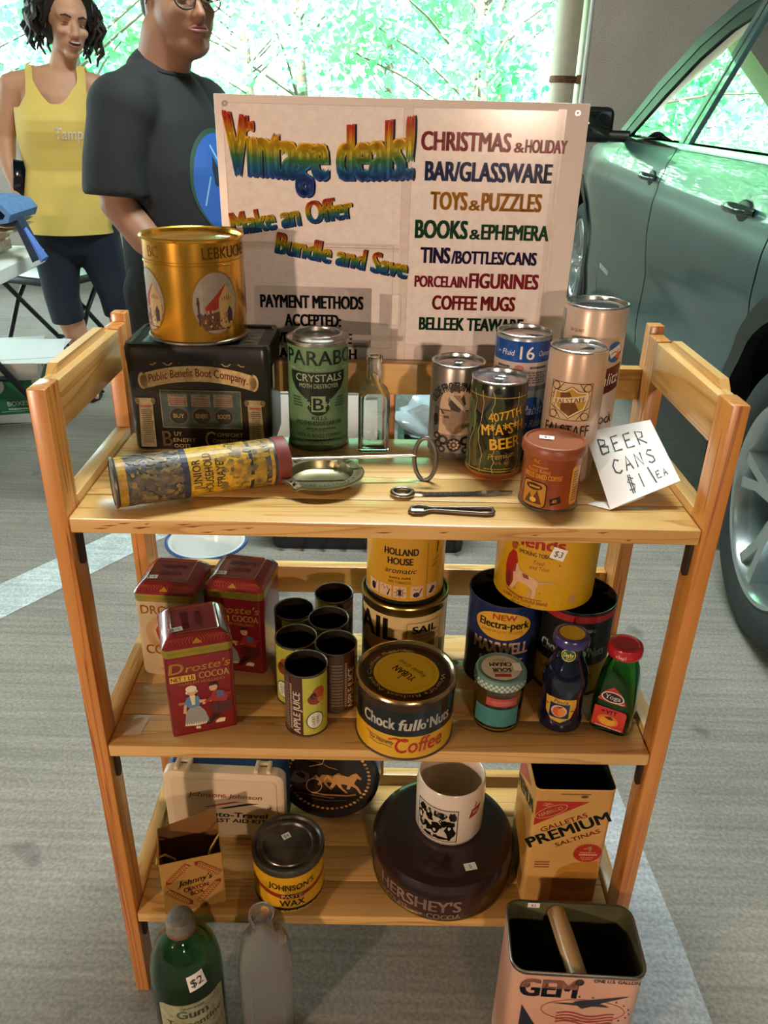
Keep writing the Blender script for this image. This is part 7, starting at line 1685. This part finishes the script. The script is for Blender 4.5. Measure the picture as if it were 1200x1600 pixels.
# things on the table: wooden crate, folded shirt, jeans
T = thing('wooden_crate', 'small wooden slatted crate on the table under the folded clothes', 'crate', (-1.345, 1.77, .7425), .05)
WC = wood(0, 'crate_wood', '#c9b08c', '#b0906a', '#8d6d48', .7)
for z in (.004, .041):
    for y in (-.10, .10): obj('slat', box_mesh(-.13, .13, y - .005, y + .005, z, z + .030, .001), WC, T)
for x in (-.125, .125):
    for z in (.004, .041): obj('slat', box_mesh(x - .005, x + .005, -.094, .094, z, z + .030, .001), WC, T)
    for y in (-.088, .088): obj('corner_post', box_mesh(x * .91 - .006, x * .91 + .006, y - .005, y + .005, 0, .074, .001), WC, T)
def cloth_fold(name, label, cat, loc, rot, w, dp, n, th, m, m2=None, group=None):
    T = thing(name, label, cat, loc, rot); 
    for i in range(n):
        z = i * th
        bm = bmesh.new(); rings = []
        for k in range(14):
            y = -dp / 2 + dp * k / 13; e = (1 - abs(2 * k / 13 - 1) ** 6)
            rings.append([(x_, y, z + th * .5 + zz * th * .48 * max(e, .12) + .004 * sin(6 * x_ / w + k * .4)) for x_, zz in [(-w / 2, 0), (-w / 2 * .96, .8), (-w / 4, 1), (w / 4, 1), (w / 2 * .96, .8), (w / 2, 0), (w / 2 * .96, -.8), (w / 4, -1), (-w / 4, -1), (-w / 2 * .96, -.8)]])
        bm_loft(bm, rings); obj('fold', finish(bm, 70), m if i % 2 == 0 or not m2 else m2, T)
    return T
DEN = mat('blue_denim', '#5d86b8', rough=.9, noise=.25, nscale=60); DEND = mat('dark_denim', '#1d2a42', rough=.9, noise=.2, nscale=60)
cloth_fold('folded_shirt', 'folded cream cloth lying on the crate under the jeans', 'clothing', (-1.272, 1.76, .8185), .05, .29, .22, 2, .014, mat('cream_cloth', '#cdbfa6', rough=.9))
T = thing('jeans', 'folded light blue jeans with one leg hanging over the table corner', 'clothing', (-1.227, 1.75, .8535), .05)
bm = bmesh.new(); prof = [(-.20, .035), (-.05, .046), (.06, .046), (.105, .034), (.122, .010), (.112, -.012), (.085, -.016), (.03, -.008), (-.20, -.006)]
inn = [(-.20, .024), (-.05, .034), (.055, .034), (.092, .025), (.107, .008), (.100, -.003), (.083, -.005), (.03, .002), (-.20, .004)]
bm_loft(bm, [[(x, y, z + .012) for x, z in prof + inn[::-1]] for y in (-.11, -.04, .04, .11)]); obj('folded_legs', finish(bm, 50), DEN, T)
bm = bmesh.new(); bm_box(bm, -.18, .088, -.105, .105, .020, .030, .004); obj('inner_fold', finish(bm, 50), DEND, T)
bm = bmesh.new(); rings = []
for t in [i / 12 for i in range(13)]:
    x = .106 + .078 * t; z = .006 - .106 * t ** 1.1; y = -.01 - .09 * t; wd = .026 + .010 * t
    rings.append([(x - .012, y - wd, z - .004), (x - .012, y + wd, z - .004), (x, y + wd, z + .006), (x + .004, y, z + .010), (x, y - wd, z + .006)])
bm_loft(bm, rings); obj('hanging_leg', finish(bm, 50), DEND, T)
bm = bmesh.new(); rings = []
for t in [i / 8 for i in range(9)]:
    x = .128 + .062 * t; z = -.030 - .076 * t; y = -.055 - .05 * t; wd = .010 + .016 * t
    rings.append([(x + .004, y - wd, z + .002), (x + .004, y + wd, z + .002), (x + .010, y + wd, z + .010), (x + .012, y, z + .014), (x + .010, y - wd, z + .010)])
bm_loft(bm, rings); obj('turned_hem', finish(bm, 50), mat('bright_denim', '#5a7fd0', rough=.9), T)

# ------------------------------------------------------------------ behind the shelf
def tote(label, loc, rot, w, dp, h, m, ribs=5):
    T = thing('storage_tote', label, 'tote', loc, rot)
    obj('body', rr_loft([(w * .9, dp * .9, .03, 0), (w * .92, dp * .92, .035, .01), (w, dp, .04, h - .03), (w + .03, dp + .03, .045, h - .028), (w + .03, dp + .03, .045, h - .005), (w + .02, dp + .02, .04, h), (w - .01, dp - .01, .035, h), (w - .02, dp - .02, .035, h - .02), (w * .9 - .02, dp * .9 - .02, .03, .012)], True, True, 5), m, T)
    for i in range(ribs):
        x = -w * .36 + w * .72 * i / (ribs - 1); obj('rib', box_mesh(x - .006, x + .006, -dp / 2 - .006, -dp / 2 + .012, .03, h - .035, .002), m, T)
    return T
DKP = mat('dark_grey_plastic', '#1c1e21', rough=.45)
tote('black plastic tote on the floor behind the cocoa tins', (-.190, 1.46, 0), .03, .34, .30, .31, DKP)
tote('black plastic tote on the floor behind the yellow tobacco tin', (.135, 1.46, 0), -.02, .20, .30, .31, mat('navy_black_plastic', '#181b22', rough=.45), 4)
T = thing('white_box', 'white cardboard box on the black tote, seen behind the moth crystals can', 'box', (-.200, 1.45, .3105), .05)
obj('body', box_mesh(-.13, .16, -.10, .12, 0, .16, .003), mat('white_card_box', '#d9dcda'), T); obj('lid_flap', xform(box_mesh(-.13, .16, -.0, .10, 0, .003, 0), Matrix.Translation((0, -.10, .162)) @ Matrix.Rotation(.25, 4, 'X')), MATS['white_card_box'], T)
# crumpled clear bag with blue base on the other tote
T = thing('plastic_bag', 'crumpled clear plastic bag on the black tote behind the cans', 'bag', (.125, 1.45, .3105), .1)
rnd = random.Random(17); bm = bmesh.new(); bmesh.ops.create_icosphere(bm, subdivisions=4, radius=1.0)
ph = [(rnd.uniform(3, 9), rnd.uniform(3, 9), rnd.uniform(3, 9), rnd.uniform(0, 6)) for _ in range(7)]
for v in bm.verts:
    p = v.co.copy(); k = 1 + sum(.055 * sin(a * p.x + b * p.y + c * p.z + q) for a, b, c, q in ph)
    v.co = Vector((p.x * .135 * k, p.y * .10 * k, max(0.0, (.5 + .5 * p.z) ** 1.0 * .17 * k)))
fm = thin_glass('clear_film', '#f2f6f7', .15); fn = fm.node_tree
for lk in list(fn.links):
    if lk.to_node.type == 'MIX_SHADER' and lk.to_socket == lk.to_node.inputs[0]: fn.links.remove(lk)
[n for n in fn.nodes if n.type == 'MIX_SHADER'][0].inputs[0].default_value = .16
obj('film', finish(bm, 25), fm, T)
bm = bmesh.new(); bmesh.ops.create_icosphere(bm, subdivisions=3, radius=1.0)
for v in bm.verts:
    p = v.co.copy(); k = 1 + .12 * sin(5 * p.x + 4 * p.z) + .1 * sin(7 * p.y + 3 * p.x); v.co = Vector((p.x * .105 * k, p.y * .075 * k, .012 + (.5 + .5 * p.z) * .11 * k))
obj('wrapped_contents', finish(bm, 40), mat('pale_blue_wrap', '#c9dbe6', rough=.6), T)
obj('tie_handle', tube([(.04, -.05, .15), (.07, -.06, .175), (.11, -.055, .170), (.135, -.045, .150)], .006, 8), BLACKP, T)
# enamel basin
T = thing('enamel_basin', 'white enamel basin with a blue rim on the floor behind the shelf', 'basin', (-.500, 1.19, 0))
obj('bowl', lathe([(0, .002), (.055, 0), (.062, .004), (.098, .088), (.110, .092), (.111, .095), (.096, .093), (.058, .008), (0, .006)], 56), mat('white_enamel', '#d8dad6', rough=.2, coat=.4), T)
obj('rim', lathe([(.108, .0905), (.114, .0925), (.114, .0965), (.108, .0975), (.105, .0955)], 56), mat('blue_enamel', '#2c4a7a', rough=.25), T)
# framed picture and pale things on the parapet side
T = thing('carton', 'tan carton under the dark framed portrait behind the sale sign', 'box', (-1.06, 4.95, 0))
obj('body', box_mesh(-.22, .30, -.08, .16, 0, .615, .004), mat('tan_carton', '#b79c7c', rough=.8), T)
obj('flap', box_mesh(-.22, .30, -.08, .03, .6152, .6205, 0), MATS['tan_carton'], T)
T = thing('framed_picture', 'dark framed old portrait standing on a carton behind the sale sign', 'picture', (-1.06, 4.95, 0))
obj('frame', box_mesh(-.20, .24, -.02, .015, .621, .985, .006), mat('dark_picture_frame', '#3a3430', rough=.4), T)
d = Decal(); d.rect(-.17, .66, .21, .95, '#2a2624', 0); d.rect(-.17, .86, .21, .90, '#6d6250', 1); d.ell(-.08, .80, .06, .07, '#8d7a58', 1, 20); d.poly([(-.16, .66), (-.14, .76), (-.05, .78), (.04, .74), (.08, .66)], '#4a2c34', 1); d.ell(-.08, .815, .03, .04, '#a98a68', 2, 16); d.ell(.10, .80, .05, .06, '#7a6a4c', 1, 16); d.poly([(.04, .66), (.06, .74), (.14, .74), (.19, .66)], '#3a3040', 1)
d.build('portrait_print', T, S_plane((0, -.0202, 0), (1, 0, 0), (0, 0, 1)), m=PRINT)
T = thing('carton', 'brown carton behind the person in black, under crumpled white paper', 'box', (-.86, 3.45, 0))
obj('body', box_mesh(-.14, .14, -.10, .10, 0, .515, .004), mat('brown_carton', '#8f775c', rough=.8), T)
obj('flap', box_mesh(-.14, .14, -.10, .0, .5152, .5195, 0), MATS['brown_carton'], T)
T = thing('crumpled_paper', 'crumpled white paper lying on the brown carton beside the blue shirt print', 'paper', (-.86, 3.45, 0))
bm = bmesh.new(); bmesh.ops.create_icosphere(bm, subdivisions=3, radius=1.0)
for v in bm.verts:
    p = v.co.copy(); k = 1 + .15 * sin(4 * p.x + 5 * p.y) + .12 * sin(6 * p.z + p.x); v.co = Vector((p.x * .10 * k, p.y * .07 * k, max(.5205, .563 + p.z * .045 * k)))
obj('wad', finish(bm, 30), mat('white_paper', '#e6ebec'), T)
# ------------------------------------------------------------------ parked car on the right
CAR = thing('car', 'dark green sport utility car parked at the right with silver alloy wheels', 'car', (1.800, .92, 0), 0)
CAR.rotation_euler = (0, 0, radians(-3.4))   # local +y = forward, left side at -x
PAINT = mat('dark_green_car_paint', '#1b4042', rough=.35, metal=.15, coat=.6, coat_rough=.02)
TRIM = mat('car_black_trim', '#0d0e10', rough=.45); CHROME = mat('car_chrome', '#d4d8d6', rough=.08, metal=1.0); CGL = thin_glass('car_window_glass', '#3c4542', .0)
HW = .925
def side_x(s, z):
    """half width of the body at height z and position s along the car"""
    k = [(0.16, .865), (.26, .895), (.42, .912), (.60, .908), (.70, .922), (.78, .930), (.86, .928), (.94, .915), (1.00, .898), (1.06, .872), (1.10, .858), (1.56, .665), (1.64, .60), (1.70, .40)]
    w = k[-1][1]
    for (z0, a), (z1, b) in zip(k, k[1:]):
        if z <= z1:
            t = max(0, (z - z0) / (z1 - z0)); t = t * t * (3 - 2 * t) if z < 1.08 else t; w = a + (b - a) * t; break
    if s > 3.2: w -= .16 * ((s - 3.2) / .75) ** 2
    if s < -.55: w -= .10 * ((-.55 - s) / .4) ** 2
    return w
def S_car(side=-1):
    return lambda u, v, n: Vector((side * (side_x(u, v) + n), u, v))
ARCH = [(0.0, .355, .435), (3.42, .355, .435)]
def in_arch(s, z, pad=0): return any((s - a) ** 2 + (z - b) ** 2 < (r - pad) ** 2 for a, b, r in ARCH)
def hood_z(s):  # upper edge of the metal side
    return 1.075 if s < 2.6 else 1.075 - .06 * (s - 2.6) - .05 * (s - 2.6) ** 2
def panel(name, s0, s1, side, z_lo=.20):
    NS, NZ = max(4, int((s1 - s0) / .022)), 40; bm = bmesh.new(); g = []
    for i in range(NS + 1):
        s = s0 + (s1 - s0) * i / NS; top = hood_z(s); col = []
        for j in range(NZ + 1):
            z = z_lo + (top - z_lo) * j / NZ; ss, zz = s, z
            for a, b, r in ARCH:   # pull points inside the wheel opening out to its edge
                dd = math.hypot(ss - a, zz - b)
                if dd < r and dd > 1e-6 and r - dd < .03: ss, zz = a + (ss - a) * r / dd, b + (zz - b) * r / dd
            col.append(bm.verts.new((side * side_x(ss, zz), ss, zz)))
        g.append(col)
    for i in range(NS):
        for j in range(NZ):
            q = (g[i][j], g[i + 1][j], g[i + 1][j + 1], g[i][j + 1]); c = sum((v.co for v in q), Vector()) / 4
            if not in_arch(c.y, c.z, .002): bm.faces.new(q)
    bmesh.ops.delete(bm, geom=[v for v in bm.verts if not v.link_faces], context='VERTS')
    return obj(name, finish(bm, 50), PAINT, CAR)
for side in (-1, 1):
    S = S_car(side)
    panel('rear_quarter_panel', -.93, .330, side); rd_ = panel('rear_door', .338, 1.542, side); fd = panel('front_door', 1.554, 2.558, side); panel('front_fender', 2.566, 3.98, side)
    # dark inner shell behind the door gaps
    bm = bmesh.new(); g = []
    for i in range(16):
        s = -.9 + 4.75 * i / 15; g.append([bm.verts.new((side * (side_x(s, z) - .05), s, z)) for z in (.22, .45, .7, .9, 1.0)])
    for i in range(15):
        for j in range(4): bm.faces.new((g[i][j], g[i + 1][j], g[i + 1][j + 1], g[i][j + 1]))
    bmesh.ops.delete(bm, geom=[f for f in bm.faces if in_arch(f.calc_center_median().y, f.calc_center_median().z, -.02)], context='FACES')
    obj('inner_shell', finish(bm, 0), TRIM, CAR)
    def cpoly(name, pts, m, n=0.0, th=.012):
        """panel on the body side given by an (s,z) outline, with thickness"""
        bm = bmesh.new(); t = tessellate_polygon([[Vector((a, b, 0)) for a, b in pts]])
        bb = [bm.verts.new((a, b, 0)) for a, b in pts]
        for f in t:
            try: bm.faces.new([bb[i] for i in f])
            except ValueError: pass
        for ax, st in ((0, .08), (1, .05)):
            lo = min(p[ax] for p in pts); hi = max(p[ax] for p in pts); k = math.ceil(lo / st)
            while k * st < hi:
                no = (1, 0, 0) if ax == 0 else (0, 1, 0); co = (k * st, 0, 0) if ax == 0 else (0, k * st, 0)
                bmesh.ops.bisect_plane(bm, geom=bm.verts[:] + bm.edges[:] + bm.faces[:], plane_co=co, plane_no=no); k += 1
        for v in bm.verts: v.co = S(v.co.x, v.co.y, n)
        if th:
            ex = bmesh.ops.extrude_face_region(bm, geom=bm.faces[:])
            for v in [e for e in ex['geom'] if isinstance(e, bmesh.types.BMVert)]: v.co.x -= side * th
        return obj(name, finish(bm, 35), m, CAR)
    # wheel arch cladding
    for a, b, r in ARCH:
        pts = [(a + (r + .055) * cos(t), b + (r + .055) * sin(t)) for t in [-.30 + (pi + .6) * i / 30 for i in range(31)]] + [(a + (r - .006) * cos(t), b + (r - .006) * sin(t)) for t in [pi + .30 - (pi + .6) * i / 30 for i in range(31)]]
        cpoly('arch_cladding', pts, TRIM, .010, .03)
        bm = bmesh.new(); bm_loft(bm, [[(side * x, a + (r + .01) * cos(t), b + (r + .01) * sin(t)) for t in [-.45 + (pi + .9) * i / 24 for i in range(25)]] for x in (.50, side_x(a, .8) - .012)], False, False, False); obj('wheel_well', finish(bm, 40), TRIM, CAR)
    cpoly('sill_cladding', [(.43, .17), (2.56, .17), (2.54, .33), (.45, .33)], TRIM, .012, .04)
    # greenhouse: pillars, windows, chrome belt
    BELT = [(-.55, 1.082), (.1, 1.078), (.9, 1.076), (1.6, 1.074), (2.67, 1.068)]
    cpoly('belt_moulding', [(s, z + .008) for s, z in BELT] + [(s, z - .010) for s, z in BELT[::-1]], CHROME, .006, .01)
    cpoly('front_window', [(1.570, 1.088), (2.500, 1.085), (2.220, 1.250), (1.970, 1.375), (1.720, 1.455), (1.530, 1.490)], CGL, -.012, 0)
    cpoly('rear_window', [(0.440, 1.090), (1.430, 1.088), (1.385, 1.500), (0.850, 1.525), (0.420, 1.515), (0.300, 1.40), (0.280, 1.20)], CGL, -.012, 0)
    cpoly('quarter_window', [(-.50, 1.14), (.18, 1.094), (.20, 1.40), (.05, 1.48), (-.15, 1.44)], CGL, -.012, 0)
    cpoly('window_frame', [(2.500, 1.083), (2.670, 1.083), (2.370, 1.272), (2.050, 1.425), (1.750, 1.512), (1.510, 1.545), (1.510, 1.492), (1.720, 1.457), (1.970, 1.377), (2.220, 1.252)], TRIM, -.004, .02)
    cpoly('centre_pillar', [(1.435, 1.083), (1.570, 1.083), (1.515, 1.545), (1.385, 1.550)], PAINT, -.002, .03)
    cpoly('pillar_strip', [(1.496, 1.083), (1.510, 1.083), (1.458, 1.545), (1.444, 1.545)], TRIM, .0, .004)
    cpoly('rear_pillar', [(.18, 1.083), (.44, 1.083), (.28, 1.20), (.30, 1.40), (.42, 1.52), (.30, 1.555), (.20, 1.40)], PAINT, -.002, .03)
    cpoly('tail_pillar', [(-.93, 1.075), (-.50, 1.075), (-.50, 1.14), (-.15, 1.44), (.05, 1.48), (.05, 1.56), (-.35, 1.56), (-.75, 1.30)], PAINT, -.002, .03)
    cpoly('roof_rail', [(-0.350, 1.545), (0.300, 1.545), (1.510, 1.545), (1.750, 1.512), (2.050, 1.425), (2.370, 1.272), (2.670, 1.075), (2.830, 1.060), (2.470, 1.310), (2.120, 1.480), (1.790, 1.575), (1.510, 1.605), (0.300, 1.615), (-0.350, 1.60)], PAINT, .0, .05)
    # door handles
    for s in (1.70, .57):
        z = .955; x = side * (side_x(s, z))
        bm = bmesh.new(); tube_bm(bm, [(x, s - .085, z), (x + side * .030, s - .055, z + .004), (x + side * .034, s + .01, z + .004), (x + side * .028, s + .065, z + .002), (x, s + .085, z)], [.010, .014, .015, .014, .010], 12); obj('door_handle', finish(bm, 50), mat('handle_paint', '#3b4a46', rough=.15, metal=.6, coat=1.0), CAR)
        bm = bmesh.new(); ellipsoid(bm, (x - side * .004, s, z - .01), (.010, .07, .035)); obj('handle_recess', finish(bm, 60), TRIM, CAR)
    # wing mirror
    xm = side * side_x(2.47, 1.06); bm = bmesh.new()
    bm_box(bm, min(xm + side * .06, xm + side * .265), max(xm + side * .06, xm + side * .265), 2.545, 2.640, 1.045, 1.200, .035, 4); tube_bm(bm, [(xm - side * .02, 2.55, 1.075), (xm + side * .06, 2.57, 1.075), (xm + side * .10, 2.59, 1.09)], .026, 10); obj('wing_mirror', finish(bm, 60), TRIM, CAR)
    obj('mirror_glass', box_mesh(min(xm + side * .08, xm + side * .245), max(xm + side * .08, xm + side * .245), 2.541, 2.546, 1.065, 1.180, .002), mat('dark_mirror_glass', '#4a5250', rough=.06, metal=.9), CAR)
# centre body: bonnet, roof, windscreen, tail, underside
def strip(name, prof, m, wfun, n=10):
    bm = bmesh.new(); rings = []
    for s, z in prof:
        w = wfun(s, z); rings.append([(w * (-1 + 2 * i / n), s, z + .03 * (1 - (-1 + 2 * i / n) ** 2)) for i in range(n + 1)])
    bm_loft(bm, rings, False, False, False); return obj(name, finish(bm, 40), m, CAR)
strip('bonnet', [(2.80, 1.055), (3.1, 1.03), (3.5, .99), (3.82, .93), (3.95, .86), (4.00, .70), (4.00, .45)], PAINT, lambda s, z: side_x(min(s, 3.8), min(z, .98)) - .01)
strip('roof', [(1.79, 1.585), (1.51, 1.615), (.8, 1.635), (.2, 1.630), (-.35, 1.60)], PAINT, lambda s, z: .645)
strip('windscreen', [(2.83, 1.06), (2.47, 1.30), (2.12, 1.475), (1.79, 1.585)], CGL, lambda s, z: side_x(s, z) - .03)
strip('tailgate', [(-.35, 1.60), (-.75, 1.30), (-.93, 1.05), (-.96, .75), (-.93, .35)], PAINT, lambda s, z: side_x(s, min(z, 1.5)) - .02)
strip('underside', [(-.9, .20), (1.3, .19), (3.85, .22)], TRIM, lambda s, z: .55)
# seats
for sx in (-.40, .40):
    for sy, zz in ((1.36, .0), (.40, .02)):
        bm = bmesh.new(); bm_box(bm, sx - .24, sx + .24, sy, sy + .5, .50 + zz, .66 + zz, .06, 3); bm_box(bm, sx - .23, sx + .23, sy - .10, sy + .08, .55 + zz, 1.18 + zz, .06, 3); bm_box(bm, sx - .12, sx + .12, sy - .10, sy + .02, 1.16 + zz, 1.36 + zz, .05, 3)
        obj('car_seat', finish(bm, 40), mat('brown_leather', '#4a3630', rough=.5), CAR)
obj('dashboard', box_mesh(-.70, .70, 2.2, 2.62, .75, 1.03, .05, 3), TRIM, CAR)
# wheels
TIRE = mat('tyre_rubber', '#222526', rough=.7, noise=.15, nscale=30); ALLOY = mat('alloy_wheel', '#b9c2c4', rough=.25, metal=.9, coat=.3)
def wheel(s, side):
    R = .352; M = Matrix.Translation((side * .790, s, R)) @ Matrix.Rotation(side * pi / 2, 4, 'Y')   # wheel axis z -> outward
    if side < 0: M = Matrix.Translation((side * .790, s, R)) @ Matrix.Rotation(-pi / 2, 4, 'Y')
    ty = obj('tyre', xform(lathe([(.242, -.10), (.26, -.108), (.33, -.105), (.348, -.085), (.352, -.06), (.352, .06), (.348, .085), (.330, .108), (.300, .116), (.265, .112), (.250, .104), (.242, .095), (.235, .06), (.235, -.09)], 72), M), TIRE, CAR)
    for k in range(3): obj('tread_groove', xform(lathe([(.3522, -.045 + .04 * k), (.3535, -.042 + .04 * k), (.3535, -.030 + .04 * k), (.3522, -.027 + .04 * k)], 64), M), TRIM, ty)
    rim = obj('rim', xform(lathe([(.243, .096), (.250, .105), (.246, .109), (.236, .106), (.228, .095), (.222, .055), (.205, -.02), (.200, -.08), (.235, -.095)], 72), M), ALLOY, CAR)
    obj('hub', xform(lathe([(0, .092), (.030, .092), (.034, .086), (.060, .080), (.066, .070), (.060, .03), (0, .03)], 40), M), ALLOY, rim)
    obj('brake_disc', xform(lathe([(0, .0), (.165, .0), (.168, .006), (.165, .012), (0, .012)], 48), M), mat('brake_steel', '#5a5550', rough=.4, metal=.9), rim)
    obj('wheel_back', xform(lathe([(0, -.05), (.21, -.05), (.21, -.04), (0, -.04)], 32), M), TRIM, rim)
    for k in range(5):
        a = 2 * pi * k / 5 + .30
        bm = bmesh.new()
        for e in (-1, 1):
            a2 = a + e * .17
            c0 = Vector((.050 * cos(a), .050 * sin(a), 0)); c1 = Vector((.15 * cos(a + e * .10), .15 * sin(a + e * .10), 0)); c2 = Vector((.238 * cos(a2), .238 * sin(a2), 0)); rings = []
            for c, w, zt, zb in ((c0, .022, .085, .035), (c1, .017, .088, .045), (c2, .020, .098, .05)):
                t = Vector((-sin(a2), cos(a2), 0)); rings.append([c + t * w + Vector((0, 0, zb)), c - t * w + Vector((0, 0, zb)), c - t * w * .75 + Vector((0, 0, zt)), c + t * w * .75 + Vector((0, 0, zt))])
            bm_loft(bm, rings)
        obj('spoke', xform(finish(bm, 30), M), ALLOY, rim)
    for k in range(5):
        a = 2 * pi * k / 5 + .30 + pi / 5; obj('wheel_nut', xform(lathe([(0, .086), (.009, .086), (.010, .075)], 6), M @ Matrix.Translation((.046 * cos(a), .046 * sin(a), 0))), STEEL_DARK, rim)
for s in (0.0, 3.42):
    for side in (-1, 1): wheel(s, side)
d = Decal(); d.lines_of_print(-.12, 0, .12, .030, 1, '#c9d2d0', 1, .8, 4)
d.build('badge', CAR, lambda u, v, n: Vector((-(side_x(2.40 - u, .47 + v) + .002 + n), 2.40 - u, .47 + v)), m=PRINT_METAL)
